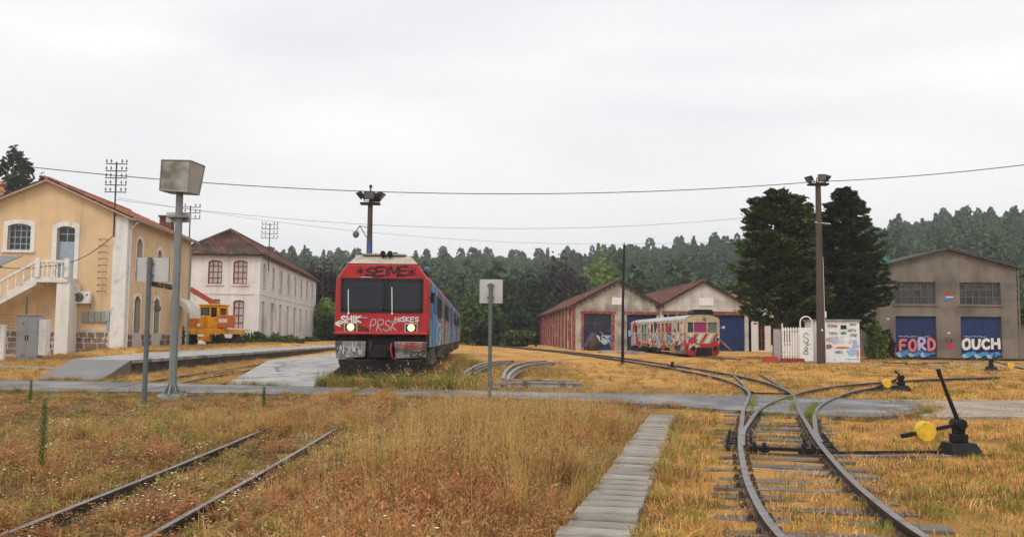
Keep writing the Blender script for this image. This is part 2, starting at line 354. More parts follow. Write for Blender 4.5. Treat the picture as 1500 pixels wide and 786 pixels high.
def curve(pts, step=.4):
    p = np.array(pts, float); d = np.r_[0, np.cumsum(np.linalg.norm(np.diff(p, axis=0), axis=1))]
    n = len(p); m = np.zeros_like(p)
    for i in range(n):
        a, c = max(0, i-1), min(n-1, i+1); m[i] = (p[c]-p[a])/(d[c]-d[a])
    s = np.linspace(0, d[-1], int(d[-1]/step)+2); k = np.clip(np.searchsorted(d, s, side='right')-1, 0, n-2)
    h = (d[k+1]-d[k])[:, None]; t = ((s-d[k])/(d[k+1]-d[k]))[:, None]
    return (2*t**3-3*t**2+1)*p[k]+(t**3-2*t**2+t)*h*m[k]+(-2*t**3+3*t**2)*p[k+1]+(t**3-t**2)*h*m[k+1]
def normals(c):
    t = np.gradient(c, axis=0); t /= np.linalg.norm(t, axis=1)[:, None]; return np.stack([t[:, 1], -t[:, 0]], 1), t
PROF = [(-.055, -.12), (.055, -.12), (.055, -.105), (.012, -.09), (.012, -.035), (.034, -.03), (.034, -.004), (.026, 0), (-.026, 0), (-.034, -.004), (-.034, -.03), (-.012, -.035), (-.012, -.09), (-.055, -.105)]
def rail(c, z, parent, name='rail', prof=PROF, mat=None):
    n, _ = normals(c); k = len(prof); vs = []
    for (p, q, zz) in zip(c, n, z):
        vs += [(p[0]+q[0]*a, p[1]+q[1]*a, zz+b) for a, b in prof]
    mb = MB(); fs = [(i*k+j, i*k+(j+1) % k, (i+1)*k+(j+1) % k, (i+1)*k+j) for i in range(len(c)-1) for j in range(k)]
    fs += [tuple(range(k))[::-1], tuple(range((len(c)-1)*k, len(c)*k))]
    mb.add(vs, fs); o = mb.build(name, mat or M_rail, parent)
    if mat is None:
        o.data.materials.append(M_railtop); mi = np.zeros(len(o.data.polygons), np.int32)
        q = np.arange((len(c)-1)*k) % k; mi[:len(q)] = np.isin(q, (6, 7, 8)); o.data.polygons.foreach_set('material_index', mi)
    return o
SLP = None
def sleeper_mesh():
    me = []
    for q in range(4):
        mb = MB(); L_, w, h = .92, .115, .07; n = 6
        for i in range(n+1):
            x = -L_+2*L_*i/n; j = random.uniform(-.012, .012); e = random.uniform(-.01, .01)
            mb.v += [(x, -w+j, -.1), (x, w+e, -.1), (x, w+e, h-.01+j*.7), (x, -w+j, h-.01+e*.7)]
        mb.f = [(a, a+4, a+5, a+1) for i in range(n) for a in (i*4,)]+[(i*4+a, i*4+(a+1) % 4, i*4+4+(a+1) % 4, i*4+4+a) for i in range(n) for a in (1, 2, 3)]
        mb.f += [(0, 1, 2, 3), (n*4+3, n*4+2, n*4+1, n*4)]
        m = mb.mesh('sleeper'); m.materials.append(M_sleeper); me.append(m)
    return me
SLEEPERS = sleeper_mesh()
_t = MB(); _t.box(-.12, .12, -.07, .07, -.02, .016)
for _x in (-.085, .085): _t.lathe([(.022, 0), (.022, .03), (.012, .045)], (_x, .03*(1 if _x > 0 else -1), .014), 6)
TIE = _t.mesh('tie_plate'); TIE.materials.append(M_rust)
def track(label, pts, dz=.12, lo=None, hi=None, left=(None, None), right=(None, None), sl=None, spacing=.56, gauge=1.06, eps=0.0, ztop=.028, prof=PROF):
    t = thing('railway_track', label, 'railway track')
    c = curve(pts); n, tt = normals(c)
    for sgn, rng_ in ((-1, left), (1, right)):
        q = c+n*sgn*gauge/2; m = np.ones(len(q), bool)
        if rng_[0] is not None: m &= q[:, 1] >= rng_[0]
        if rng_[1] is not None: m &= q[:, 1] <= rng_[1]
        q = q[m]; rail(q, g(q[:, 0], q[:, 1])+dz+eps, t, prof=prof)
    if sl:
        s = np.r_[0, np.cumsum(np.linalg.norm(np.diff(c, axis=0), axis=1))]
        for d in np.arange(0, s[-1], spacing):
            x = np.interp(d, s, c[:, 0]); y = np.interp(d, s, c[:, 1])
            if not (sl[0] < y < sl[1]): continue
            i = min(np.searchsorted(s, d), len(tt)-1); a = math.atan2(-tt[i][0], tt[i][1])
            o = bpy.data.objects.new('sleeper', random.choice(SLEEPERS)); C.objects.link(o); o.parent = t
            o.location = (x+random.uniform(-.04, .04), y+random.uniform(-.04, .04), float(g(x, y))+ztop-.06+random.uniform(-.022, .008))
            o.rotation_euler = (random.uniform(-.02, .02), random.uniform(-.008, .008), a+random.uniform(-.03, .03)); o.scale = (random.uniform(.9, 1.06), random.uniform(.85, 1.1), 1)
            if y < 17 and dz > .11:
                for sg in (-1, 1):
                    q = bpy.data.objects.new('tie_plate', TIE); C.objects.link(q); q.parent = t; p_ = (x+sg*.53*math.cos(a), y+sg*.53*math.sin(a)); q.location = (p_[0], p_[1], float(g(*p_))+.012); q.rotation_euler = (0, 0, a)
    return t, c
T1pts = [(2.5, -3), (2.45, 2), (2.5, 5), (2.52, 6.6), (2.84, 8.6), (3.33, 10.8), (3.9, 13.1), (4.5, 15.3), (5.15, 17.7), (5.95, 20.4), (6.65, 22.9), (7.15, 25.5), (7.5, 28), (7.72, 30.7), (7.78, 34), (7.6, 40), (6.95, 50), (6.1, 59), (4.4, 72), (1.5, 88), (-3, 110), (-8, 130)]
T2pts = [(3.62, 11.9), (4.08, 13.6), (4.6, 15.2), (5.3, 17.25), (6.12, 19.3), (7.3, 21.7), (8.75, 24.3), (10.45, 26.6), (13.8, 29.9), (16.7, 31.9), (22, 34.6), (30, 37.5), (45, 41)]
T3pts = [(6.65, 22.9), (7.62, 27.2), (9.15, 35), (10.2, 42), (11.9, 52), (13.05, 59), (13.4, 63), (12.9, 72), (11.9, 90)]
T4pts = [(9.7, 39), (11.6, 46), (15.2, 58), (17.6, 70), (18.6, 84.9)]
TTpts = [(-3.05, -4), (-3.15, 6.5), (-3.25, 14), (-3.62, 25), (-5.2, 67), (-8.2, 112)]
TPpts = [(-9.7, 22.5), (-10.4, 30), (-11.6, 60), (-13, 95)]
track('weathered metre gauge track with open sleepers running up to the points beside the tall lever', T1pts, .12, sl=(4, 24.5), ztop=.02)
track('curved branch track leaving the points across the straw towards the right', T2pts, .12, left=(12.0, 33.5), right=(12.3, 27.6), sl=(14, 27), eps=.003, spacing=.62, ztop=.0)
track('short siding spur fading into the straw beyond the crossing', T3pts, .10, left=(23.4, 36), right=(24.2, 35), sl=None, eps=-.004)
track('straight siding track under the graffiti railcar', [(13.75, 55.5), (13.4, 62), (12.3, 82), (12.0, 88)], .10, sl=None)
track('overgrown track half buried in dry grass under the red train', TTpts, .095, sl=(5, 24), spacing=.62, ztop=-.035, prof=[(a*.72, b) for a, b in PROF])
track('weed grown track lying in the trench between the two platforms', TPpts, .1)

# points: slide chairs, stretcher bar, rod
pts_root = thing('track_points', 'black oily point chairs and stretcher bar between the switch rails', 'track points')
c1 = curve(T1pts, .2); n1, t1 = normals(c1)
for sgn in (-1, 1):
    for y in np.arange(12.0, 14.2, .3):
        i = np.argmin(abs(c1[:, 1]-y)); p = c1[i]+n1[i]*sgn*.53; a = math.atan2(-t1[i][0], t1[i][1]); z = float(g(*p))
        M_ = Matrix.Translation((p[0], p[1], z)) @ Matrix.Rotation(a, 4, 'Z')
        mb = MB(); s = sgn
        mb.box(-.24, .24, -.07, .07, -.03, .022, M_); mb.box(min(s*.05, s*.20), max(s*.05, s*.20), -.045, .045, .022, .075, M_)
        mb.tube([M_ @ Vector((s*.17, 0, .02)), M_ @ Vector((s*.17, 0, .10))], .02, 6); mb.tube([M_ @ Vector((-s*.15, 0, .02)), M_ @ Vector((-s*.15, 0, .075))], .022, 6)
        mb.build('chair', M_black, pts_root, bevel=.008)
def onT1(y, off, z):
    i = np.argmin(abs(c1[:, 1]-y)); p = c1[i]+n1[i]*off; return Vector((p[0], p[1], float(g(*p))+z))
mb = MB(); mb.bar(onT1(12.0, -.38, .07), onT1(12.0, .45, .07), .05, .05); mb.build('stretcher_bar', M_black, pts_root, bevel=.008)
mb = MB(); mb.bar(onT1(11.7, -.45, .05), onT1(11.7, .5, .05), .035, .02); mb.build('tie_bar', M_rail, pts_root)
for (o0, o1, w_, bs_) in ((-.42, -.15, .20, (-.35, -.22)), (.22, .5, .22, (.28, .4))):
    mb = MB(); mb.bar(onT1(12.0, o0, .06), onT1(12.0, o1, .06), w_, .09)
    for y in (12.05, 11.95):
        for o_ in bs_: mb.tube([onT1(y, o_, .08), onT1(y, o_, .15)], .025, 6)
    mb.build('lock_box', M_black, pts_root)
mb = MB(); p0 = onT1(23.6, -.5, .06); p1 = onT1(23.6, .6, .06); mb.bar(p0, p1, .05, .05); mb.bar(p0-Vector((.0, .2, 0)), p0+Vector((.05, .35, 0)), .16, .1); mb.build('far_stretcher_bar', M_black, pts_root, bevel=.008)
# frog plates where the rails cross
mb = MB(); i = np.argmin(abs(c1[:, 1]-22.0)); p = c1[i]+n1[i]*.53
for k in range(-2, 3): mb.box(p[0]-.3, p[0]+.3, p[1]+k*.45-.08, p[1]+k*.45+.08, float(g(*p))-.02, float(g(*p))+.03)
mb.build('frog_plate', M_black, pts_root)

# ---------------------------------------------------------------- asphalt crossing
far = curve([(-45, 28.3), (-14.9, 26.3), (-11.5, 25.9), (-2.7, 23.85), (2.6, 22.75), (5.1, 22.35), (7.4, 21.9), (8.9, 21.2), (9.25, 20.4)], .35)
near = curve([(-45, 23.4), (-12.4, 22.0), (-2.4, 21.2), (2.25, 19.8), (4.76, 17.85), (6.35, 16.75), (7.6, 17.3), (8.5, 18.4), (9.15, 19.6)], .35)
def sheet(name, e0, e1, dz, m, rag=.06, skirt=.15, n=6, follow=True):
    k = 220; s0 = np.linspace(0, len(e0)-1, k); f = lambda e, s: np.stack([np.interp(s, np.arange(len(e)), e[:, i]) for i in (0, 1)], 1)
    a = f(e0, s0); b_ = f(e1, np.linspace(0, len(e1)-1, k)); d = b_-a; d /= np.linalg.norm(d, axis=1)[:, None]
    w = lambda ph: rag*(np.sin(np.arange(k)*.9+ph)+np.sin(np.arange(k)*2.3+2*ph)+.7*np.sin(np.arange(k)*5.1+ph))/2
    a = a-d*w(1)[:, None]; b_ = b_+d*w(4)[:, None]; vs = []; 
    for i in range(k):
        for j in range(n+1):
            p = a[i]*(1-j/n)+b_[i]*j/n; vs.append((p[0], p[1], float(g(*p))+dz))
    W = n+1; fs = [(i*W+j, (i+1)*W+j, (i+1)*W+j+1, i*W+j+1) for i in range(k-1) for j in range(n)]
    mb = MB(); mb.add(vs, fs)
    for j in (0, n):
        mb.add([(vs[i*W+j][0], vs[i*W+j][1], vs[i*W+j][2]-e) for i in range(k) for e in (0, skirt)], [(2*i, 2*i+1, 2*i+3, 2*i+2) for i in range(k-1)])
    mb.add([vs[(k-1)*W+j] for j in range(W)]+[(vs[(k-1)*W+j][0], vs[(k-1)*W+j][1], vs[(k-1)*W+j][2]-skirt) for j in range(W)], [(j, j+1, W+j+1, W+j) for j in range(n)])
    return struct(mb.build(name, m))
sheet('asphalt_path', far, near, .085, M_asph, .11)
sheet('gravel_path', curve([(7.9, 21.9), (12, 22.3), (20, 23.5), (60, 29)]), curve([(7.7, 17.6), (12, 17.6), (20, 18.6), (60, 22)]), .034, M_gravel, .25, .1)
sheet('workshop_path', curve([(16.5, 54), (26, 51.5), (36, 51), (80, 52)]), curve([(17, 51.5), (25, 46.5), (34, 44), (80, 41)]), .036, M_gravel, .3, .1)
sheet('kerb_strip', curve([(-40, 39), (-22, 36.6), (-16.9, 34.6)]), curve([(-40, 38), (-22, 35.7), (-17.0, 33.9)]), .10, M_slab, .04, .15)

# ---------------------------------------------------------------- slab path
sp = bpy.data.objects.new('slab_path', None); C.objects.link(sp); struct(sp)
a0, a1 = Vector((.10, 4.4)), Vector((2.98, 17.5)); dirn = (a1-a0).normalized(); ang = math.atan2(-dirn.x, dirn.y)
smesh = []
for q in range(4):
    mb = MB(); mb.box(-.285, .285, -.147, .147, -.06, .03); me = mb.mesh('slab'); me.materials.append(M_slab); smesh.append(me)
nsl = int((a1-a0).length/.305)
for i in range(nsl):
    p = a0+dirn*(i+.5)*.305; o = bpy.data.objects.new('slab', smesh[i % 4]); C.objects.link(o); o.parent = sp
    x = p.x+random.uniform(-.014, .014)
    o.location = (x, p.y, float(g(p.x, p.y))+.035+random.uniform(-.007, .007)); w = 1-.12*i/nsl
    o.rotation_euler = (random.uniform(-.018, .018), random.uniform(-.012, .012), ang+random.uniform(-.02, .02)); o.scale = (w*random.uniform(.98, 1.02), random.uniform(.915, .955), 1)
    b = o.modifiers.new('bevel', 'BEVEL'); b.width = .012; b.segments = 2

# ---------------------------------------------------------------- platforms
def platform(name, R0, L0, R1, L1, Rpts, Lpts, H, mtop, mramp, mside, capw=.35):
    # ramp from (R0,L0) on the ground up to (R1,L1); then the deck between the two edge polylines
    root = bpy.data.objects.new(name, None); C.objects.link(root); struct(root)
    gz = lambda p: float(g(*p))
    mb = MB(); zf = gz(R0)+.09
    mb.add([(R0[0], R0[1], zf), (L0[0], L0[1], zf), (L1[0], L1[1], H), (R1[0], R1[1], H), (R0[0], R0[1], -.3), (L0[0], L0[1], -.3), (L1[0], L1[1], -.3), (R1[0], R1[1], -.3)],
           [(0, 3, 2, 1), (0, 1, 5, 4), (1, 2, 6, 5), (0, 4, 7, 3)])
    mb.build('ramp', mramp, root)
    rp = curve([R1]+Rpts, 2.0); lp = np.stack([np.interp(np.linspace(0, 1, len(rp)), np.linspace(0, 1, 200), np.interp(np.linspace(0, 1, 200), np.linspace(0, 1, len(curve([L1]+Lpts, 1.0))), curve([L1]+Lpts, 1.0)[:, i])) for i in (0, 1)], 1)
    k = len(rp); mb = MB()
    dn = (lp-rp); dn /= np.linalg.norm(dn, axis=1)[:, None]; cp = rp+dn*capw
    mb.add([(p[0], p[1], H-.012) for i in range(k) for p in (cp[i], lp[i])], [(2*i, 2*i+2, 2*i+3, 2*i+1) for i in range(k-1)]); mb.build('deck', mtop, root)
    mb = MB(); 
    for e in (rp, lp): mb.add([(p[0], p[1], z) for p in e for z in (-.3, H-.13)], [(2*i, 2*i+1, 2*i+3, 2*i+2) for i in range(k-1)])
    mb.add([(rp[-1][0], rp[-1][1], -.3), (lp[-1][0], lp[-1][1], -.3), (lp[-1][0], lp[-1][1], H-.02), (rp[-1][0], rp[-1][1], H-.02)], [(0, 1, 2, 3)])
    mb.build('side_wall', mside, root)
    for i in range(k-1):               # coping stones, one by one
        a, b_ = rp[i], rp[i+1]; ca, cb = cp[i], cp[i+1]; d = (b_-a)*.004; ov = -dn[i]*.05; z = H+random.uniform(-.004, .004)
        mb = MB(); q = [a+d+ov, b_-d+ov, cb-d, ca+d]
        mb.add([(p[0], p[1], zz) for zz in (H-.13, z) for p in q], [(0, 3, 2, 1), (4, 5, 6, 7), (0, 1, 5, 4), (1, 2, 6, 5), (2, 3, 7, 6), (3, 0, 4, 7)])
        mb.build('coping_stone', M_conc, root, bevel=.012)
    mb = MB(); mb.add([(p[0], p[1], z) for p in lp for z in (H-.13, H-.012)], [(2*i, 2*i+1, 2*i+3, 2*i+2) for i in range(k-1)]); mb.build('back_kerb', M_conc, root)
    return root
platform('island_platform', (-5.42, 24.6), (-8.0, 25.0), (-5.75, 31.2), (-8.75, 32.2), [(-6.45, 50), (-7.05, 66), (-8.6, 105)], [(-9.3, 50), (-9.9, 66), (-10.6, 100)], .64, M_conc, M_conc, M_conc_dark)
platform('side_platform', (-12.1, 26.3), (-14.35, 27.1), (-13.2, 31.0), (-15.5, 31.6), [(-13.75, 48), (-14.4, 68), (-15.3, 98)], [(-17.1, 39), (-18, 50), (-18.7, 68), (-19.6, 98)], .64, M_conc, M_asph2, M_conc_dark)
# ================================================================ buildings
def opening(root, fr, cx, z0, z1, w, rise=.15, depth=.22, name='window', mframe=None, mpane=None, msur=None, sw=.18, sur_d=.035, nx=2, nz=3, sill=True, bar=.05, panel=0, mpanel=None, fw=.07):
    """frame with glazing bars, pane, raised surround, sill"""
    fo = arch(w, z0, z1, rise, cx); fi = arch(w-2*fw, z0+fw, z1-fw, rise*.9, cx); mb = MB()
    mb.ring(fo, fi, -depth-.05, -depth+.03, fr)
    zb = z0+panel
    for i in range(1, nx):
        x = cx-w/2+w*i/nx; fbox(mb, fr, x-bar/2, x+bar/2, -depth-.03, -depth+.02, zb, z1-rise*.35)
    for j in range(1, nz):
        z = zb+(z1-zb)*j/nz; fbox(mb, fr, cx-w/2+.02, cx+w/2-.02, -depth-.028, -depth+.016, z-bar/2, z+bar/2)
    f = mb.build(name, mframe, root)
    mb = MB(); mb.prism(arch(w-.02, z0+.01, z1-.01, rise, cx), -depth-.035, -depth-.02, fr); mb.build('pane' if panel < (z1-z0)*.95 else 'panel', mpane, f)
    if panel:
        mb = MB(); fbox(mb, fr, cx-w/2+fw*.5, cx+w/2-fw*.5, -depth-.02, -depth+.008, z0+.02, zb)
        for i in range(2):
            a = cx-w/2+fw+i*(w-2*fw)/2+.05; fbox(mb, fr, a, a+(w-2*fw)/2-.1, -depth, -depth+.022, z0+.12, zb-.1)
        mb.build('door_panel', mpanel or mframe, f)
    if msur:
        o_ = arch(w, z0, z1, rise, cx, off=sw); i_ = arch(w, z0, z1, rise, cx)
        mb = MB(); mb.ring(o_, i_, -.04, sur_d, fr, closed=False); mb.build('surround', msur, f)
    if sill:
        mb = MB(); fbox(mb, fr, cx-w/2-sw*1.15, cx+w/2+sw*1.15, -depth*.6, .10, z0-.14, z0-.004); mb.build('sill', msur or M_trim, f)
    return f
def hole(cx, z0, z1, w): return (cx-w/2, cx+w/2, z0, z1)
def text_mesh(s, size, depth=.03):
    cu = bpy.data.curves.new('txt', 'FONT'); cu.body = s; cu.size = size; cu.extrude = depth; cu.align_x = 'CENTER'
    o = bpy.data.objects.new('txt', cu); C.objects.link(o); dg = bpy.context.evaluated_depsgraph_get()
    me = bpy.data.meshes.new_from_object(o.evaluated_get(dg)); bpy.data.objects.remove(o); return me

# ---------------------------------------------------------------- handwriting for graffiti
GL = {'S': [[(1, .85), (.6, 1), (.15, .9), (.1, .65), (.5, .5), (.9, .35), (.85, .1), (.4, 0), (0, .15)]], 'E': [[(.95, 1), (.1, .95), (.05, .5), (0, 0), (.95, .05)], [(.05, .5), (.8, .52)]],
      'I': [[(.5, 1), (.45, 0)]], 'M': [[(0, 0), (.1, 1), (.5, .35), (.9, 1), (1, 0)]], 'H': [[(.05, 1), (0, 0)], [(.95, 1), (1, 0)], [(0, .5), (1, .52)]], 'K': [[(.05, 1), (0, 0)], [(.95, 1), (.05, .45), (1, 0)]],
      'P': [[(.05, 0), (.1, 1), (.8, .95), (.9, .65), (.6, .48), (.08, .45)]], 'R': [[(.05, 0), (.1, 1), (.8, .95), (.9, .7), (.6, .5), (.1, .48), (1, 0)]], 'O': [[(.5, 1), (.1, .8), (0, .45), (.2, .05), (.6, 0), (.95, .25), (1, .65), (.8, .95), (.5, 1)]],
      'U': [[(.05, 1), (0, .4), (.2, .05), (.7, .05), (.95, .4), (1, 1)]], 'C': [[(.95, .85), (.6, 1), (.15, .8), (0, .45), (.2, .1), (.6, 0), (1, .15)]], 'F': [[(.95, 1), (.1, .95), (.05, 0)], [(.05, .5), (.75, .52)]],
      'D': [[(.05, 0), (.1, 1), (.7, .9), (1, .5), (.7, .08), (.05, 0)]], 'A': [[(0, 0), (.45, 1), (.6, 1), (1, 0)], [(.2, .4), (.85, .4)]], '*': [[(.5, 1), (.5, 0)], [(.05, .3), (.95, .75)], [(.05, .75), (.95, .25)]],
      '<': [[(.9, .9), (.1, .5), (.95, .1)], [(.1, .5), (1.4, .55)]], '8': [[(.5, .55), (.15, .75), (.5, 1), (.85, .75), (.5, .55), (.05, .25), (.5, 0), (.95, .25), (.5, .55)]], 'B': [[(.05, 0), (.1, 1), (.75, .9), (.75, .6), (.1, .52), (.9, .42), (.9, .1), (.05, 0)]],
      'L': [[(.1, 1), (.05, 0), (.9, .05)]], 'N': [[(0, 0), (.1, 1), (.9, 0), (1, 1)]], 'T': [[(0, 1), (1, .97)], [(.5, 1), (.5, 0)]], 'Z': [[(0, 1), (1, .95), (0, 0), (1, .05)]], 'W': [[(0, 1), (.25, 0), (.5, .6), (.75, 0), (1, 1)]], '-': [[(.1, .5), (.9, .45)]], '~': [[(-.2, .3), (.3, .6), (.7, .2), (1.3, .5)]]}
def smoothpl(p, n=4):
    if len(p) < 3: return [Vector((a, b, 0)) for a, b in p]
    c = curve(p, max(.02, 1/(n*3))); return [Vector((a, b, 0)) for a, b in c]
def ribbon(mb, fr, pts, w, d):
    """flat paint stroke on a wall frame, each piece a hair further out than the last"""
    k = 0
    for a, b in zip(pts[:-1], pts[1:]):
        t = (b-a)
        if t.length < 1e-6: continue
        t.normalize(); n = Vector((-t.y, t.x, 0))*w/2; e = t*w*.35; k += 1; dd = d+k*.00025
        q = [a-e-n, b+e-n, b+e+n, a-e+n]; mb.add([fr(p.x, dd, p.y) for p in q], [(0, 1, 2, 3)])
        m = 8; mb.add([fr(b.x+math.cos(2*PI*i/m)*w/2, dd+.0001, b.y+math.sin(2*PI*i/m)*w/2) for i in range(m)], [tuple(range(m))])
def graffiti(root, fr, s, x, z, h, w, sw, mat, d=.004, jit=.05, gap=.25, name='graffiti_tag', outline=None, ow=.06, slant=.0):
    mb = MB(); mo = MB(); r = random.Random(s+str(x))
    for ch in s:
        if ch == ' ': x += w*.6; continue
        dy = r.uniform(-.06, .06)*h; sc_ = r.uniform(.9, 1.1)
        if ch == 'I': x -= w*.28
        for st in GL[ch]:
            pl = [(x+a*w+b*h*slant+r.uniform(-jit, jit)*w, z+dy+b*h*sc_+r.uniform(-jit, jit)*h*.6) for a, b in st]
            sm = curve(pl, max(.03, sw*.5)) if len(pl) > 2 else np.array(pl)
            sm = [Vector((a, b, 0)) for a, b in sm]
            ribbon(mb, fr, sm, sw, d+.02 if outline else d)
            if outline: ribbon(mo, fr, sm, sw+ow*2, d)
        x += w*(1+gap)*(.72 if ch == 'I' else 1)
    o = mb.build(name, mat, root)
    if outline: mo.build('graffiti_outline', outline, o)
    return o
def paint(n, c, var=.12): return pm('spray_'+n, c, .6, var, 8, bump=0)
G_w, G_k, G_gr = paint('white', (.66, .66, .64)), paint('black', (.015, .013, .014)), paint('silver', (.42, .40, .40))
G_r, G_p, G_lil = paint('red', (.42, .03, .03)), paint('pink', (.58, .16, .20)), paint('lilac', (.42, .38, .62))
G_b, G_t, G_g, G_o, G_y = paint('blue', (.07, .22, .55)), paint('teal', (.03, .30, .38)), paint('green', (.04, .28, .10)), paint('orange', (.62, .22, .07)), paint('yellow', (.62, .45, .10))
G_lb = paint('light_blue', (.28, .45, .66)); G_sal = paint('salmon', (.52, .22, .14)); G_mag = paint('magenta', (.30, .03, .14)); G_cr = paint('cream', (.62, .54, .40))
def patch(root, fr, cx, cz, rx, rz, mat, d=.003, n=14, rough=.25, name='graffiti_patch'):
    r = random.Random(str((cx, cz, rx))); mb = MB(); pts = []
    for i in range(n):
        a = 2*PI*i/n; k = 1+r.uniform(-rough, rough); pts.append((cx+math.cos(a)*rx*k, cz+math.sin(a)*rz*k))
    mb.add([fr(p[0], d, p[1]) for p in pts], [tuple(range(n))]); return mb.build(name, mat, root)

def gable_roof(root, W, y0, y1, ze, za, over=.4, mt=None, period=.26, course=.38, amp=.035, t=.14, x0=0, fascia=None, sub=4, xa=None):
    """tiled gable roof, ridge along y, W wide starting at x0; as one part with its ridge and bargeboards"""
    xm = xa if xa is not None else x0+W/2
    k = (za-ze)/(W/2); mb = MB()
    for s, xe in ((1, x0-over), (-1, x0+W+over)):
        z_e = ze-over*k; tiles(mb, (xe, y0, z_e+t), (xe, y1, z_e+t), (xm, y1, za+t), (xm, y0, za+t), period, course, amp, sub=sub)
    r = mb.build('roof', mt, root)
    mb = MB()
    for xe in (x0-over, x0+W+over):
        z_e = ze-over*k
        mb.add([(xe, y0+.02, z_e), (xm, y0+.02, za), (xm, y1-.02, za), (xe, y1-.02, z_e), (xe, y0+.02, z_e+t-.045), (xm, y0+.02, za+t-.045), (xm, y1-.02, za+t-.045), (xe, y1-.02, z_e+t-.045)],
               [(0, 1, 2, 3), (0, 4, 5, 1), (0, 3, 7, 4), (2, 6, 7, 3)])
    mb.build('bargeboard', fascia or M_darkwood, r)
    mb = MB(); n = int((y1-y0)/.42)
    for i in range(n):
        ya = y0+(y1-y0)*i/n; mb.tube([(xm, ya, za+t+.015), (xm, ya+(y1-y0)/n*1.05, za+t+.03)], [.11, .125], 8)
    mb.build('ridge_tiles', mt, r)
    return r

# ---------------------------------------------------------------- station building
SB = thing('station_building', 'ochre two storey station house with white trim and tiled gable roof', 'building', (-22.67, 52, .84), R(4.0))
W, Ln, ZE, ZA = 9.2, 12.9, 7.5, 9.55
f_g = frame((-W, 0, 0)); f_s = frame((0, 0, 0), (0, 1, 0), (1, 0, 0))
wn = (W-6.15, 5.5, 7.05, 1.3); dr = (W-3.5, 3.86, 6.95, 1.02)
mb = MB(); wall(mb, f_g, 0, W, -.9, ZE, [hole(wn[0], wn[1], wn[2], wn[3]), hole(*dr)], .3)
mb.add([f_g(0, 0, ZE), f_g(W, 0, ZE), f_g(W/2, 0, ZA)], [(0, 1, 2)])
sd_d = [(2.1, .1, 3.0, 1.05), (5.7, .1, 3.0, 1.05), (9.6, .1, 3.0, 1.05)]; sd_w = [(2.1, 4.5, 6.5, .95), (5.9, 4.6, 6.2, .85), (9.7, 4.6, 6.2, .85)]
wall(mb, f_s, 0, Ln, -.9, ZE, [hole(*q) for q in sd_d+sd_w], .3)
mb.add([(-W, 0, -.9), (-W, Ln, -.9), (-W, Ln, ZE), (-W, 0, ZE), (0, Ln, -.9), (0, Ln, ZE), (-W/2, Ln, ZA)], [(0, 3, 2, 1), (1, 2, 6, 5, 4)])
mb.build('wall', M_ochre, SB)
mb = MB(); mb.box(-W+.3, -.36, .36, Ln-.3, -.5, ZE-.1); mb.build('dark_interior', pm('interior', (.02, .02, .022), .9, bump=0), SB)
opening(SB, f_g, *[wn[0], wn[1], wn[2], wn[3]], .14, .22, 'window', M_bluegrey, M_glassdark, M_trim, .24, nx=4, nz=4, bar=.045)
opening(SB, f_g, *[dr[0], dr[1], dr[2], dr[3]], .14, .22, 'door', M_bluegrey, M_glassdark, M_trim, .26, nx=2, nz=2, sill=False, panel=2.2, mpanel=M_bluegrey)
M_leafdoor = pm('teal_grey_door', (.22, .29, .31), .6, .15, 4)
M_blind = pm('grey_blind', (.22, .21, .2), .7, .2, 6)
for q in sd_d: opening(SB, f_s, *q, .3, .26, 'door', M_leafdoor, M_glassdark, M_white, .2, nx=2, nz=3, sill=False, panel=1.0, mpanel=M_leafdoor)
for q in sd_w: opening(SB, f_s, *q, .3, .24, 'window', M_bluegrey, M_blind, M_white, .18, nx=2, nz=3)
mb = MB(); fbox(mb, f_g, W-.78, W+.03, .002, .06, -.2, ZE+.05); fbox(mb, f_g, W+.002, W+.06, -.55, .0, -.2, ZE+.02); mb.build('corner_pilaster', M_trim, SB)
mb = MB(); fbox(mb, f_g, 0, W-.8, .002, .05, -.9, .92); fbox(mb, f_s, .56, Ln, .002, .04, -.9, .75)
mb.build('plinth', M_mortar, SB)
# plinth stones, each its own
random.seed(3); sx = -.05
for (fr_, a0_, a1_, zt, big) in ((f_g, .05, W-.85, .9, 1), (f_s, .6, 8.5, .73, .6)):
    z = -.55 if big == 1 else -.05
    while z < zt-.1:
        h = min(random.uniform(.30, .46)*(.8 if big < 1 else 1), zt-z); a = a0_
        while a < a1_-.12:
            w = min(random.uniform(.34, .78)*big, a1_-a); m = .032
            if not (fr_ is f_s and any(abs(a+w/2-q[0]) < q[3]/2+.25+w/2 for q in sd_d)):
                j = lambda: random.uniform(-.075, .075)
                poly = [(a+m+j()*.5+.04, z+m+j()*.3), (a+w-m+j()*.5-.03, z+m+j()*.3), (a+w-m+j()*.3, z+h*.45), (a+w-m-.05+j(), z+h-m), (a+w*.45, z+h-m+j()*.3), (a+m+.03+j(), z+h-m), (a+m, z+h*.5+j())]
                if h > .15: mb = MB(); mb.prism(poly, .03, .075+random.uniform(0, .03), fr_); mb.build('stone', M_stone, SB, bevel=.015)
            a += w
        z += h
gable_roof(SB, W, -.42, Ln+.3, ZE, ZA, .42, M_tile3, x0=-W, fascia=pm('pale_fascia', (.36, .31, .27), .8, .15, 4))
mb = MB(); k_ = (ZA-ZE)/(W/2)
mb.tube([(.50, -.4, ZE-.42*k_+.06), (.50, Ln+.3, ZE-.42*k_+.02)], .075, 8); mb.build('gutter', M_greys, SB)
mb = MB(); mb.tube([(.50, .25, ZE-.2), (.3, .25, ZE-.42), (.10, .25, ZE-.62), (.10, .25, -.3)], .05, 8); mb.build('downpipe', M_whitepaint, SB)
mb = MB(); mb.tube([(.50, Ln-.3, ZE-.2), (.10, Ln-.3, ZE-.62), (.10, Ln-.3, -.3)], .05, 8); mb.build('downpipe', pm('green_pipe', (.20, .36, .33), .6, .1), SB)
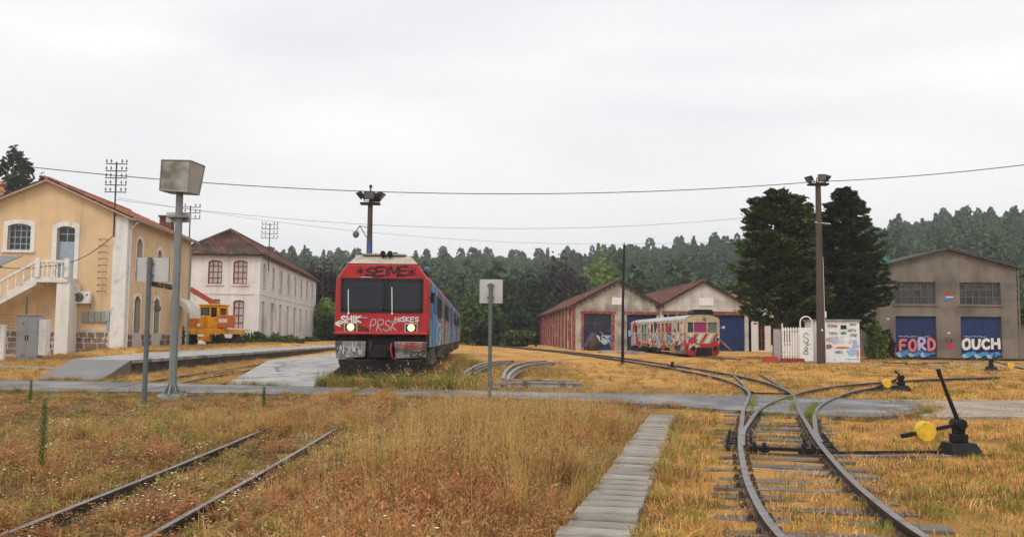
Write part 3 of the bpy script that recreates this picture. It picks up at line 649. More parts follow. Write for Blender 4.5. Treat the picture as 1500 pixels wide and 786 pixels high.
# outside stair with balustrade
mb = MB(); L0_, L1_ = W-4.45, W-2.75
fbox(mb, f_g, L0_, L1_, .07, 1.35, 3.58, 3.86); mb.build('landing', M_trim, SB)
mb = MB(); prof = [(L0_, 3.84), (L0_, 3.3)]; nst = 21; rise_ = 3.84/nst; run_ = rise_/.60
pts_ = [(L0_, 3.30)]+[(L0_-run_*nst, -.2)]
steps = []
for i in range(nst): steps += [(L0_-run_*i, 3.84-rise_*i), (L0_-run_*i, 3.84-rise_*(i+1)), ]
poly = steps+[(L0_-run_*nst, 0), (L0_-run_*nst, -.2), (L0_, 3.42)]
mb.prism(poly, .1, 1.25, f_g); mb.build('stair', M_trim, SB)
mb = MB(); mb.prism([(L0_, 3.42), (L0_, 3.95), (L0_-run_*nst, .1), (L0_-run_*nst, -.25)], 1.25, 1.35, f_g); mb.build('stair_string', M_trim, SB)
def baluster(a, z0, z1, d=1.30):
    mb = MB(); h = z1-z0; prof = [(.06, 0), (.06, .06), (.035, .09), (.055, .3*h), (.06, .42*h), (.03, .62*h), (.045, .9*h), (.06, .94*h), (.06, h)]
    mb.lathe(prof, f_g(a, d, z0), 8); return mb
nb = 13
for i in range(nb):
    a = L0_-.3-i*.42; zb = 3.9-(L0_-a)*.60; baluster(a, zb, zb+.85).build('baluster', M_whitepaint, SB)
mb = MB(); mb.prism([(L0_, 4.72), (L0_, 4.86), (L0_-run_*nst, 1.02), (L0_-run_*nst, .88)], 1.22, 1.38, f_g); mb.build('handrail', M_trim, SB)
for a in (L0_+.02, L1_-.08): mb = MB(); fbox(mb, f_g, a-.1, a+.14, 1.18, 1.42, 3.86, 4.95); mb.build('newel_post', M_trim, SB)
for a in np.linspace(L0_+.32, L1_-.35, 5): baluster(a, 3.88, 4.72).build('baluster', M_whitepaint, SB)
mb = MB(); fbox(mb, f_g, L0_+.15, L1_-.2, 1.22, 1.38, 4.72, 4.84); mb.build('landing_rail', M_trim, SB)
mb = MB(); fbox(mb, f_g, W-3.35, W-2.62, .06, 1.28, -.6, 3.57); mb.build('landing_pillar', M_white, SB)
mb = MB(); fbox(mb, f_g, W-2.62, W-2.5, .055, .8, 3.0, 3.57); mb.build('bracket', M_trim, SB)
# electricity boxes on the gable, climbing rungs, lettering, awning, chimney
M_meter = pm('meter_grey', (.24, .25, .22), .6, .12, 5)
for i in range(4): mb = MB(); fbox(mb, f_g, W-2.35+i*.36, W-2.01+i*.36, .0, .12, 1.35, 1.98); mb.build('meter_box', M_meter, SB, bevel=.015)
mb = MB(); fbox(mb, f_g, W-.92-.02, W-.78-.02, .0, .1, .9, 2.0); fbox(mb, f_g, W-1.02, W-.80, .06, .13, 1.45, 2.0); mb.build('notice_plate', M_bluegrey, SB)
for i in range(9):
    z = 3.1+i*.38; mb = MB(); mb.tube([f_g(W-1.55, .0, z), f_g(W-1.55, .16, z+.06), f_g(W-1.08, .16, z+.06), f_g(W-1.08, .0, z)], .018, 6); mb.build('rung', M_rust, SB)
me = text_mesh('SERNADA DO VOUGA', .48, .02); me.materials.append(G_k); o = bpy.data.objects.new('lettering', me); C.objects.link(o); o.parent = SB
o.rotation_euler = (PI/2, 0, PI/2); o.location = (.03, 6.4, 3.72)
mb = MB(); n = 10                                         # rounded canvas awning over the platform door
for i in range(n+1):
    a = PI/2*i/n; d = 1.25*math.sin(a); z = 2.05+1.15*math.cos(a)
    mb.v += [f_s(8.7, d, z)[:], f_s(11.4, d, z)[:]]
mb.f = [(2*i, 2*i+1, 2*i+3, 2*i+2) for i in range(n)]+[tuple(range(0, 2*n+2, 2)), tuple(range(1, 2*n+2, 2))]
mb.add([f_s(8.7, 1.25, 2.05), f_s(11.4, 1.25, 2.05), f_s(11.4, 1.25, 1.8), f_s(8.7, 1.25, 1.8)], [(0, 1, 2, 3)]); mb.build('awning', pm('canvas', (.66, .62, .56), .9, .1, 3, streak=.3), SB)
mb = MB(); mb.box(-W-.25, -W+.45, 2.6, 3.3, 7.3, 9.7); mb.box(-W-.32, -W+.52, 2.53, 3.37, 9.4, 9.52); mb.build('chimney', M_ochre, SB)
mb = MB(); mb.box(-W-.32, -W+.52, 2.53, 3.37, 9.7, 9.8); tiles(mb, (-W-.35, 2.5, 9.82), (-W-.35, 3.4, 9.82), (-W+.1, 3.4, 10.1), (-W+.1, 2.5, 10.1)); tiles(mb, (-W+.55, 2.5, 9.82), (-W+.55, 3.4, 9.82), (-W+.1, 3.4, 10.1), (-W+.1, 2.5, 10.1)); mb.build('chimney_cap', M_tile3, SB)
mb = MB(); mb.box(-1.7, -.9, Ln-2.0, Ln-1.2, 7.2, 9.0); mb.box(-1.78, -.82, Ln-2.08, Ln-1.12, 9.0, 9.12); mb.build('chimney', M_tile2, SB)
# lamp bracket on the platform wall
mb = MB(); mb.tube([f_s(4.0, 0, 2.6), f_s(4.0, .5, 2.75)], .02, 6); mb.lathe([(.05, 0), (.22, .02), (.22, .06), (.05, .1)], f_s(4.0, .62, 2.3), 12, Matrix.Rotation(PI/2, 3, 'X')); mb.build('wall_clock', M_darkgrey, SB)

SBm = Matrix.Translation((-22.67, 52, .84)) @ Matrix.Rotation(R(4.0), 4, 'Z')
def insulator_mast(label, base, h, arms, halfw, rz=0, sc_=1.0):
    t = thing('insulator_mast', label, 'telegraph mast', base, rz, 'old telegraph masts with porcelain insulators')
    mb = MB(); mb.tube([(0, 0, 0), (0, 0, h)], .045*sc_, 6)
    for z in (h*.02, h*.12): mb.bar((0, .3, z), (.0, -.02, z), .05, .05)
    mb.build('pole', M_rust, t)
    for i in range(arms):
        z = h-.12*sc_-i*.42*sc_; mb = MB(); mb.bar((-halfw, 0, z), (halfw, 0, z), .06*sc_, .05*sc_); mb.build('cross_arm', M_rust, t)
        for k in range(4):
            x = halfw*(-.92, -.5, .5, .92)[k]
            mb = MB(); mb.lathe([(.015, 0), (.015, .08), (.06, .09), (.055, .14), (.035, .16), (.05, .18), (.03, .24), (.01, .26)], (x, 0, z+.02), 8)
            mb.v = [(x+(p[0]-x)*sc_, p[1]*sc_, z+.02+(p[2]-z-.02)*sc_) for p in mb.v]
            mb.build('insulator', pm('dull_porcelain', (.16, .15, .145), .4, .3, 5), t)
    return t
insulator_mast('rusty mast with five insulator arms bolted to the gable of the ochre station', SBm @ Vector((-.75, -.12, 6.4)), 4.4, 5, .62, R(4))
insulator_mast('insulator mast with three arms rising behind the far end of the ochre station roof', SBm @ Vector((-.3, Ln+.5, 5.2)), 5.0, 3, .75, R(4))
# air conditioner
AC = thing('air_conditioner', 'white air conditioning unit with round fan hung on the ochre gable', 'air conditioner', SBm @ Vector((-2.3, -.06, 2.42)), R(4.0))
mb = MB(); mb.box(-.47, .47, -.36, -.04, 0, .70); mb.build('case', M_whitepaint, AC, bevel=.03)
mb = MB(); mb.lathe([(.27, 0), (.27, .02), (.24, .03), (.235, .0)], (-.13, -.36, .35), 20, Matrix.Rotation(PI/2, 3, 'X'))
for k in range(8): a = PI*k/8; mb.bar((-.13-math.cos(a)*.25, -.372, .35-math.sin(a)*.25), (-.13+math.cos(a)*.25, -.372, .35+math.sin(a)*.25), .012, .01)
mb.build('fan_grille', M_darkgrey, AC)
mb = MB(); mb.lathe([(.06, 0), (.06, .012)], (.3, -.362, .5), 12, Matrix.Rotation(PI/2, 3, 'X')); mb.build('round_badge', G_r, AC)
for x in (-.35, .35): mb = MB(); mb.bar((x, -.38, -.03), (x, .06, -.03), .04, .04); mb.bar((x, .03, -.03), (x, .03, -.3), .04, .04); mb.build('bracket', M_greys, AC)

# ---------------------------------------------------------------- white station annexe
WB = thing('white_annexe', 'long white two storey building with hipped tile roof and dark red window frames', 'building', (-22.19, 78, 1.0), R(4.9))
W2, L2, Z2 = 6.9, 37.0, 7.55
f2 = frame((-W2, 0, 0)); f2s = frame((0, 0, 0), (0, 1, 0), (1, 0, 0))
up = [(W2-3.85, 4.95, 7.05, 1.22), (W2-1.7, 4.95, 7.05, 1.22)]; lo = [(W2-3.85, .2, 3.6, .95), (W2-1.75, .9, 3.55, .92)]
sp_ = L2/8.3; sl = [(1.9+i*sp_, .15, 3.55, 1.25) for i in range(8)]; su = [(1.9+i*sp_, 4.8, 6.95, 1.1) for i in range(8)]
mb = MB(); wall(mb, f2, 0, W2, -.9, Z2, [hole(*q) for q in up+lo], .3); wall(mb, f2s, 0, L2, -.9, Z2, [hole(*q) for q in sl+su], .3)
mb.add([(-W2, 0, -.9), (-W2, L2, -.9), (-W2, L2, Z2), (-W2, 0, Z2), (0, L2, -.9), (0, L2, Z2)], [(0, 3, 2, 1), (1, 2, 5, 4)]); mb.build('wall', M_white2, WB)
mb = MB(); mb.box(-W2+.33, -.33, .33, L2-.3, -.5, Z2-.1); mb.build('dark_interior', MATS['interior'], WB)
M_pane_w = pm('pale_pane', (.42, .42, .42), .4, .15, 2, bump=0)
for q in up: opening(WB, f2, *q, .16, .1, 'window', M_redpaint, M_pane_w, M_white2, .12, nx=3, nz=4, bar=.07, fw=.09)
opening(WB, f2, *lo[0], .0, .12, 'door', M_redpaint, M_pane_w, None, .15, nx=1, nz=1, sill=False, panel=2.1, mpanel=M_redpaint, fw=.1)
opening(WB, f2, *lo[1], .12, .1, 'window', M_redpaint, M_pane_w, M_white2, .12, nx=2, nz=4, bar=.08, fw=.1)
M_mauve = pm('faded_mauve_door', (.38, .29, .30), .8, .2, 3)
for i, q in enumerate(sl): opening(WB, f2s, *q, .3, .28, 'door', M_mauve, M_mauve, None, .12, nx=2, nz=2, sill=False, bar=.06)
for i, q in enumerate(su): opening(WB, f2s, *q, .2, .18, 'window', M_mauve if i < 6 else M_bluegrey, M_pane_w if i < 6 else M_glassdark, M_white2, .1, nx=2, nz=3)
mb = MB(); fbox(mb, f2, -.02, W2+.03, -.02, .05, 4.05, 4.2); fbox(mb, f2s, -.0, L2, -.02, .045, 4.05, 4.2); mb.build('string_course', M_trim, WB)
mb = MB(); fbox(mb, f2, W2-.45, W2+.02, -.1, .06, -.5, 4.04); mb.build('corner_pier', M_white2, WB)
mb = MB(); fbox(mb, f2s, .0, L2, -.05, .12, -.9, .14); mb.build('plinth', M_conc_dark, WB)
mb = MB(); e = .42; zr = 10.1; xm = -W2/2
tiles(mb, (-W2-e, -e, Z2), (e, -e, Z2), (xm, 3.5, zr), (xm, 3.5, zr), .3, .42)
tiles(mb, (e, -e, Z2), (e, L2+e, Z2), (xm, L2-3.5, zr), (xm, 3.5, zr), .3, .42)
tiles(mb, (-W2-e, L2+e, Z2), (-W2-e, -e, Z2), (xm, 3.5, zr), (xm, L2-3.5, zr), .4, .5)
tiles(mb, (e, L2+e, Z2), (-W2-e, L2+e, Z2), (xm, L2-3.5, zr), (xm, L2-3.5, zr), .4, .5)
rf = mb.build('roof', M_tile2, WB)
mb = MB(); mb.box(-W2-.4, .40, -.40, L2+.4, Z2-.14, Z2-.06); mb.build('eaves', M_darkwood, rf)
mb = MB()
for a, b in (((-W2-e, -e, Z2), (xm, 3.5, zr)), ((e, -e, Z2), (xm, 3.5, zr)), ((xm, 3.5, zr), (xm, L2-3.5, zr))):
    a = Vector(a); b = Vector(b); n = int((b-a).length/.42)
    for i in range(n): mb.tube([a.lerp(b, i/n)+Vector((0, 0, .06)), a.lerp(b, (i+1.05)/n)+Vector((0, 0, .08))], [.1, .12], 6)
mb.build('ridge_tiles', M_tile2, rf)
WBm = Matrix.Translation((-22.19, 78, 1.0)) @ Matrix.Rotation(R(4.9), 4, 'Z')
insulator_mast('small insulator mast fixed to the front corner of the white annexe', WBm @ Vector((.25, 2.6, 6.3)), 4.4, 4, .75, R(4.9))
insulator_mast('insulator mast beyond the far gable end of the white annexe roof', WBm @ Vector((.6, L2+1.5, 4.6)), 6.0, 4, 1.0, R(4.9), 1.3)
# masonry balustrade in front
BF = thing('garden_balustrade', 'low pierced white wall in front of the white annexe', 'wall', WBm @ Vector((-1.3, -2.2, 0)), R(4.9))
mb = MB(); mb.box(-2.2, 1.1, -.08, .08, -.5, .15); mb.box(-2.2, 1.1, -.1, .1, .95, 1.06); mb.build('rails', M_trim, BF)
for i in range(13): mb = MB(); mb.bar((-2.1+i*.26, 0, .15), (-1.98+i*.26, 0, .95), .07, .09); mb.bar((-1.98+i*.26, 0, .15), (-2.1+i*.26, 0, .95), .065, .085); mb.build('pierced_block', M_trim, BF)

# ---------------------------------------------------------------- loco sheds
def shed(label, x0, y0, z0, rz, W, L_, ze, za, over=.35):
    t = thing('loco_shed', label, 'shed', (x0, y0, z0), rz, 'tiled locomotive sheds in a row'); return t
S1 = shed('locomotive shed with red brick piers and limewashed bays along its side', 6.12, 85, .36, R(2.4), 8.1, 50, 4.3, 6.55)
f1 = frame((0, 0, 0)); f1s = frame((0, 0, 0), (0, 1, 0), (-1, 0, 0))
mb = MB(); holes = [(.8, 3.45, 0, 3.45), (4.95, 7.8, 0, 3.4)]
wall(mb, f1, 0, 8.1, -.3, 4.3, holes, .35); mb.add([f1(0, 0, 4.3), f1(8.1, 0, 4.3), f1(4.05, 0, 6.5)], [(0, 1, 2)])
mb.add([(8.1, 0, -.3), (8.1, 50, -.3), (8.1, 50, 4.3), (8.1, 0, 4.3), (0, 50, -.3), (0, 50, 4.3), (4.05, 50, 6.5)], [(0, 1, 2, 3), (1, 4, 5, 6, 2)])
mb.build('front_wall', M_shedwall, S1)
mb = MB(); mb.add([(0, 0, -.3), (0, 50, -.3), (0, 50, 4.3), (0, 0, 4.3)], [(0, 1, 2, 3)]); mb.build('side_wall', M_limewash, S1)
for i in range(14):
    a = .0 if i == 0 else .2+i*3.62
    mb = MB(); fbox(mb, f1s, a, a+(1.2 if i == 0 else .75), .004, .2, -.3, 4.1); mb.build('brick_pier', M_brick, S1)
for a in (5.4, 44.2):
    mb = MB(); fbox(mb, f1s, a, a+1.3, -.05, .05, .1, 3.4); d_ = mb.build('side_door', M_whitepaint, S1)
    mb = MB(); fbox(mb, f1s, a+.3, a+.8, .052, .07, .9, 3.0); mb.build('pane', M_glassdark, d_)
mb = MB(); fbox(mb, f1, .55, .8, .0, .08, 0, 3.46); fbox(mb, f1, 3.45, 3.75, .0, .08, 0, 3.46); fbox(mb, f1, .45, 3.85, .0, .09, 3.47, 3.72); fbox(mb, f1, 4.7, 8.0, .0, .09, 3.42, 3.7); mb.build('brick_surround', M_brick, S1)
mb = MB(); mb.box(.4, 7.7, .36, 40, -.2, 4.2); mb.build('dark_interior', MATS['interior'], S1)
# left door: glazed above, blue below
mb = MB(); fbox(mb, f1, .8, 3.45, -.3, -.22, 0, 1.7); dl = mb.build('door', M_blue, S1)
for i in range(6):
    for j in range(3):
        a = .85+i*.43; z = 1.75+j*.56; mb = MB(); fbox(mb, f1, a, a+.39, -.29, -.27, z, z+.52); mb.build('pane', M_glassdirty, dl)
mb = MB()
for i in range(7): fbox(mb, f1, .82+i*.43, .86+i*.43, -.30, -.22, 1.7, 3.45)
for j in range(4): fbox(mb, f1, .82, 3.44, -.3, -.222, 1.7+j*.56, 1.74+j*.56)
mb.build('glazing_bars', M_blue, dl)
for i in range(6): patch(S1, f1, 1.2+i*.4, .45+.35*(i % 3), .3, .28, (G_b, G_lb, G_w, G_k, G_lb, G_b)[i], -.2+i*.003)
graffiti(S1, f1, 'BSK', 2.0, .8, .6, .4, .07, G_w, -.17)
mb = MB(); fbox(mb, f1, 4.95, 7.8, -.3, -.22, 0, 3.4)
for i in range(8): fbox(mb, f1, 4.98+i*.36, 5.28+i*.36, -.22, -.205, .05, 3.3)
mb.build('door', M_blue, S1)
patch(S1, f1, 5.3, 1.6, .22, .3, G_lb, -.19)
mb = MB(); fbox(mb, f1, 3.5, 4.75, .003, .04, 4.35, 5.05); mb.build('notice_board', M_whitepaint, S1)
gable_roof(S1, 8.1, -.35, 50.3, 4.3, 6.5, .38, M_tile, .34, .5, .045, sub=3, fascia=M_darkwood)
mb = MB()
for i in range(9):
    for s in (-1, 1):
        x = 4.05+s*(.3+i*.47); z = 6.4-(.3+i*.47)*.545; mb.box(x-.05, x+.05, -.42, -.02, z-.1, z+.02)
mb.build('rafter_ends', M_darkwood, S1)

S2 = shed('middle locomotive shed with pale gable and blue sliding door behind the railcar', 14.25, 85.3, .36, R(2.4), 8.6, 50, 4.2, 6.6)
mb = MB(); holes = [(.35, 3.9, 0, 3.45), (5.2, 8.25, 0, 3.45)]
wall(mb, f1, 0.01, 8.6, -.3, 4.2, holes, .35); mb.add([f1(0.01, 0, 4.2), f1(8.6, 0, 4.2), f1(4.3, 0, 6.55)], [(0, 1, 2)]); mb.add([(8.6, 0, -.3), (8.6, 50, -.3), (8.6, 50, 4.2), (8.6, 0, 4.2)], [(0, 1, 2, 3)])
mb.build('front_wall', pm('pale_gable', (.58, .53, .47), .9, .1, 1.5, (.36, .31, .27), .8, .5, .72, .3, 40, streak=.4, stc=(.2, .17, .14)), S2)
mb = MB(); mb.box(.3, 8.3, .4, 40, -.2, 4.1); mb.build('dark_interior', MATS['interior'], S2)
mb = MB(); fbox(mb, f1, .2, 8.5, .0, .09, 3.46, 3.8); mb.build('rusty_lintel', pm('rust_lintel', (.20, .08, .04), .85, .4, 4), S2)
for a0_, a1_ in ((.35, 3.9), (5.2, 8.25)):
    mb = MB(); fbox(mb, f1, a0_, a1_, -.3, -.22, 0, 3.45); n = int((a1_-a0_)/.38)
    for i in range(n): fbox(mb, f1, a0_+.03+i*.38, a0_+.36+i*.38, -.22, -.205, .05, 3.35)
    mb.build('door', M_blue, S2)
mb = MB(); mb.bar(f1(5.3, -.18, 1.6), f1(6.9, -.18, .1), .12, .05, (0, 1, 0)); mb.build('door_brace', pm('orange_plank', (.35, .19, .08), .8, .3), S2)
mb = MB(); fbox(mb, f1, 3.8, 5.2, .003, .04, 4.35, 5.1); mb.build('notice_board', M_whitepaint, S2)
gable_roof(S2, 8.6, -.35, 50.3, 4.2, 6.6, .38, M_tile, .34, .5, .045, sub=3)
S3 = shed('white fronted shed with tall dark red windows half hidden behind the conifers', 22.95, 85.2, .36, R(2.4), 8.6, 40, 4.2, 6.2)
mb = MB(); holes = [(.7, 1.35, .1, 3.0), (1.9, 2.75, .6, 3.0), (3.1, 3.95, .6, 3.0), (5.0, 5.9, .6, 3.0)]
wall(mb, f1, 0.02, 8.6, -.3, 4.2, holes, .3); mb.add([f1(0.02, 0, 4.2), f1(8.6, 0, 4.2), f1(4.3, 0, 6.15)], [(0, 1, 2)]); mb.add([(8.6, 0, -.3), (8.6, 40, -.3), (8.6, 40, 4.2), (8.6, 0, 4.2)], [(0, 1, 2, 3)]); mb.build('front_wall', M_white, S3)
mb = MB(); mb.box(.3, 8.3, .32, 30, -.2, 4.1); mb.build('dark_interior', MATS['interior'], S3)
for h in holes: opening(S3, f1, (h[0]+h[1])/2, h[2], h[3], h[1]-h[0], 0, .1, 'window', M_redpaint, M_glassdark, None, .1, nx=2, nz=3, bar=.07, sill=False)
gable_roof(S3, 8.6, -.35, 40.3, 4.2, 6.2, .38, M_tile3, .34, .5, .045, sub=3)

# ---------------------------------------------------------------- grey workshop
WS = thing('workshop', 'tall grey cement workshop with two blue graffitied doors and gridded windows', 'building', (27.35, 66, .22), R(-1.5))
WW, WL, WE, WA = 10.1, 22, 6.72, 8.05
fw_ = frame((0, 0, 0)); mb = MB(); wh = [(1.1, 4.15, 4.02, 5.66), (5.92, 8.92, 4.02, 5.66)]; dh = [(1.15, 4.15, 0, 3.12), (5.92, 8.92, 0, 3.12)]
wall(mb, fw_, 0, WW, -.4, WE, wh+dh, .3); mb.add([fw_(0, 0, WE), fw_(WW, 0, WE), fw_(WW/2, 0, WA)], [(0, 1, 2)])
mb.add([(0, 0, -.4), (0, WL, -.4), (0, WL, WE), (0, 0, WE), (WW, 0, -.4), (WW, WL, -.4), (WW, WL, WE), (WW, 0, WE), (WW/2, WL, WA)], [(0, 3, 2, 1), (4, 5, 6, 7), (1, 2, 8, 6, 5)]); mb.build('wall', M_cement, WS)
mb = MB(); mb.box(.4, WW-.4, .4, WL-.3, -.3, WE-.2); mb.build('dark_interior', MATS['interior'], WS)
for (a0_, a1_, z0_, z1_) in wh:
    mb = MB(); n = 6; w = (a1_-a0_)/n
    for i in range(n+1): fbox(mb, fw_, a0_+i*w-.022, a0_+i*w+.022, -.24, -.15, z0_, z1_)
    for j in range(4): z = z0_+(z1_-z0_)*j/3; fbox(mb, fw_, a0_, a1_, -.238, -.155, z-.025, z+.025)
    wf = mb.build('window', pm('grey_bars', (.13, .12, .11), .7, .2, 5), WS)
    for i in range(n):
        for j in range(3):
            mb = MB(); z = z0_+(z1_-z0_)*j/3; fbox(mb, fw_, a0_+i*w+.03, a0_+i*w+w-.03, -.21+random.uniform(-.012, .012), -.2, z+.025, z+(z1_-z0_)/3-.025); mb.build('pane', M_glassdirty, wf)
    mb = MB(); fbox(mb, fw_, a0_-.1, a1_+.1, -.1, .08, z0_-.14, z0_-.003); mb.build('sill', M_cement, wf)
for k, (a0_, a1_, z0_, z1_) in enumerate(dh):
    mb = MB(); fbox(mb, fw_, a0_, a1_, -.26, -.2, z0_, z1_)
    for j in range(9): fbox(mb, fw_, a0_+.02, a1_-.02, -.2, -.192, z0_+.03+j*.345, z0_+.34+j*.345)
    mb.build('door', M_blue, WS)
fd = lambda a, d, z: fw_(a, d-.185, z)
for i in range(9): patch(WS, fd, 1.5+i*.29, .28+.1*(i % 3), .26, .2, (G_lb, G_b, G_t)[i % 3], .002+i*.002); patch(WS, fd, 6.3+i*.29, .22+.1*(i % 3), .26, .16, (G_b, G_lb, G_t)[(i+1) % 3], .002+i*.002)
for i, ch in enumerate('FORD'): graffiti(WS, fd, ch, 1.5+i*.68, .62, .78, .46, .20, (G_p, G_p, G_lil, G_p)[i], .03+.025*i, .03, outline=G_k, ow=.05)
for i, ch in enumerate('OUCH'): graffiti(WS, fd, ch, 6.12+i*.70, .78, .66, .5, .21, G_w, .03+.025*i, .03, outline=G_k, ow=.05)
graffiti(WS, fd, '-~-~-', 1.4, 1.55, .14, .4, .05, G_lb, .01)
graffiti(WS, fd, '~-~', 6.3, 1.6, .14, .4, .04, G_lb, .01)
mb = MB(); tt_ = [(-.35, WE-.08), (WW/2, WA+.02), (WW+.42, WE-.1), (WW+.42, WE+.04), (WW/2, WA+.18), (-.35, WE+.06)]
mb.prism(tt_, .3, -WL-.3, fw_); mb.build('roof', pm('roof_sheet', (.055, .05, .048), .8, .3, 3), WS)
mb = MB(); mb.box(1.2, 1.9, 2.8, 3.6, WE+.25, WE+1.1); mb.build('roof_vent', pm('teal_metal', (.06, .20, .19), .6, .2), WS, bevel=.05)
mb = MB(); mb.tube([(WW+.1, -.08, 0), (WW+.1, -.08, WE-.1)], .05, 8); mb.build('downpipe', M_cement, WS)
f_em = fw_
mb = MB(); mb.prism([(4.72, 4.52), (5.42, 4.62), (5.5, 4.48), (5.15, 4.36), (4.78, 4.34)], .0, .035, f_em); mb.build('wing_emblem', G_b, WS)
mb = MB(); fbox(mb, f_em, 4.9, 5.42, .036, .045, 4.52, 4.60); mb.build('emblem_band', G_w, WS)
patch(WS, f_em, 4.98, 4.8, .2, .1, G_r, .012)
patch(WS, f_em, 5.1, .95, .26, .24, G_r, .012, rough=.12); patch(WS, f_em, 5.05, 1.9, .09, .08, G_w, .012); patch(WS, f_em, .6, 2.9, .1, .07, G_w, .012)
graffiti(WS, f_em, 'RSK', 4.75, 1.2, .35, .18, .03, G_k, .02)
# boundary wall to its right
BW = MB(); BW.box(37.7, 60, 66.5, 66.8, -.2, 2.6); BW.box(37.65, 60, 66.42, 66.88, 2.6, 2.72); tag(BW.build('boundary_wall', M_cement), 'plain rendered wall running off beside the grey workshop', 'wall')

# ---------------------------------------------------------------- graffiti hut, gate, arch
HU = thing('utility_hut', 'small white flat roofed hut covered in graffiti beside the lamp mast', 'hut', (18.0, 52.6, .19), R(-2))
hw, hh, hl = 2.55, 2.45, 2.2; fh = frame((0, 0, 0)); fhs = frame((hw, 0, 0), (0, 1, 0), (1, 0, 0))
mb = MB(); mb.box(0, hw, 0, hl, -.1, hh); mb.build('wall', M_whitepaint, HU)
mb = MB(); mb.box(-.08, hw+.08, -.1, hl+.1, hh, hh+.1); mb.build('roof', M_conc, HU, bevel=.02)
for (a, z, w, h) in ((.22, 2.16, .3, .1), (1.45, 1.98, .34, .24), (.22, .32, .32, .12)): mb = MB(); fbox(mb, fh, a, a+w, .0, .02, z, z+h); mb.build('vent', G_k, HU)
for (a, z, rx, rz_, mm) in ((.35, 1.05, .25, .22, G_lb), (1.1, 1.35, .34, .22, paint('pale_mauve', (.58, .52, .56))), (1.55, .9, .36, .07, G_o), (2.1, .62, .33, .2, G_lb), (1.62, 1.75, .16, .1, G_g), (.7, .95, .25, .13, paint('brown', (.25, .14, .10))), (2.3, 1.0, .2, .16, G_lil), (2.42, .55, .07, .3, G_o), (.1, 1.4, .12, .5, G_cr)): patch(HU, fh, a, z, rx, rz_, mm, .004+a*.004)
for (s, a, z, h, w, mm) in (('BSKP', .05, 1.75, .14, .1, G_k), ('TOKIO', .75, 1.68, .12, .09, G_k), ('RSNK', .7, 2.1, .16, .12, G_k), ('LUZ', .3, 1.3, .16, .14, G_k), ('HRC', 1.1, .55, .15, .13, G_k), ('WKN', 1.9, 1.85, .14, .12, G_k), ('ONE', 2.0, 1.55, .16, .12, G_k), ('SAK', 1.95, 1.2, .2, .14, G_b), ('~~~', 1.7, .18, .12, .22, G_g), ('AKS', .75, 1.15, .4, .25, G_lil), ('--~', 1.0, .83, .1, .3, G_r), ('EMT', 2.0, 2.2, .1, .1, G_k)):
    graffiti(HU, fh, s, a, z, h, w, .022, mm, .03)
GT = thing('picket_gate', 'white barred gate panel leaning by the lamp mast, red base blocks', 'gate', (16.25, 52.2, .19), R(-2))
for i in range(8): mb = MB(); mb.box(-.35+i*.15, -.27+i*.15, -.03, .03, .25, 2.05); mb.build('picket', M_whitepaint, GT)
mb = MB(); mb.box(-.4, .9, .03, .07, 1.1, 1.18); mb.box(-.4, .9, .03, .07, .45, .53); mb.box(-.4, .9, .03, .07, 1.88, 1.96); mb.build('rail', M_whitepaint, GT)
mb = MB(); mb.box(-.85, -.45, 0, .12, .1, 1.95); mb.build('grey_board', pm('grey_board', (.33, .31, .30), .8, .2, 4), GT)
mb = MB(); mb.box(-.5, .85, -.25, .2, -.05, .26); mb.build('red_plinth', M_redpaint, GT, bevel=.04)
RB = MB(); RB.box(-.4, .4, -.3, .3, -.05, .3); RB.box(-.36, .36, -.26, .26, .3, .36); rb_ = RB.build('red_block', paint('brick_red', (.36, .05, .03)), None, bevel=.03); rb_.location = (15.0, 51.6, .19); tag(rb_, 'low brick red block lying in the straw beside the white gate', 'block')
AR = thing('arched_panel', 'narrow white panel with hooped pipe on top standing next to the hut', 'panel', (17.25, 52.0, .19), R(-2))
mb = MB(); mb.box(-.42, .36, -.04, .04, .12, 2.05); mb.build('panel', M_whitepaint, AR)
mb = MB(); mb.tube([(-.36, 0, .1), (-.36, 0, 2.35)]+[(-.02+.34*math.cos(a), 0, 2.35+.34*math.sin(a)) for a in np.linspace(PI, 0, 12)]+[(.32, 0, .1)], .04, 8); mb.build('hooped_pipe', M_whitepaint, AR)
fa_ = frame((0, 0, 0)); fa2 = lambda a, d, z: fa_(a, d+.042, z)
graffiti(AR, fa2, 'S', -.2, 1.2, .5, .3, .05, G_g, .002); graffiti(AR, fa2, '8', -.2, .5, .4, .28, .04, G_k, .002); graffiti(AR, fa2, '*', -.1, .9, .3, .3, .03, G_g, .002)
# ================================================================ red train
TR = thing('train', 'red fronted diesel railcar train covered in graffiti with lit headlights', 'train', (-3.66, 25, .29), R(2.1))
ft = frame((0, 0, 0)); fR = frame((0, 0, 0), (0, 1, 0), (1, 0, 0)); fL = frame((0, 0, 0), (0, 1, 0), (-1, 0, 0))
SEC = [(-1.28, 1.27), (-1.33, 1.45), (-1.30, 2.86), (-1.0, 3.28), (1.0, 3.28), (1.30, 2.86), (1.33, 1.45), (1.28, 1.27)]
INN = [(-1.12, 1.95), (-1.12, 1.95), (-1.12, 2.84), (-.95, 2.84), (.95, 2.84), (1.14, 2.84), (1.14, 1.95), (1.14, 1.95)]
mb = MB(); off = [(0.0, .965), (.03, .985), (.10, 1.0), (.42, 1.0)]
vs = []
for (y, k) in off: vs += [(x*k, y, 2.1+(z-2.1)*k) for x, z in SEC]
vs += [(x, 0.0, z) for x, z in INN]; vs += [(x, .12, z) for x, z in INN]
n = 8; fs = []
for r_ in range(3): fs += [(r_*n+i, (r_+1)*n+i, (r_+1)*n+(i+1) % n, r_*n+(i+1) % n) for i in range(n)]
for i in range(n): fs += [(i, (i+1) % n, 32+(i+1) % n, 32+i), (32+i, 32+(i+1) % n, 40+(i+1) % n, 40+i)]
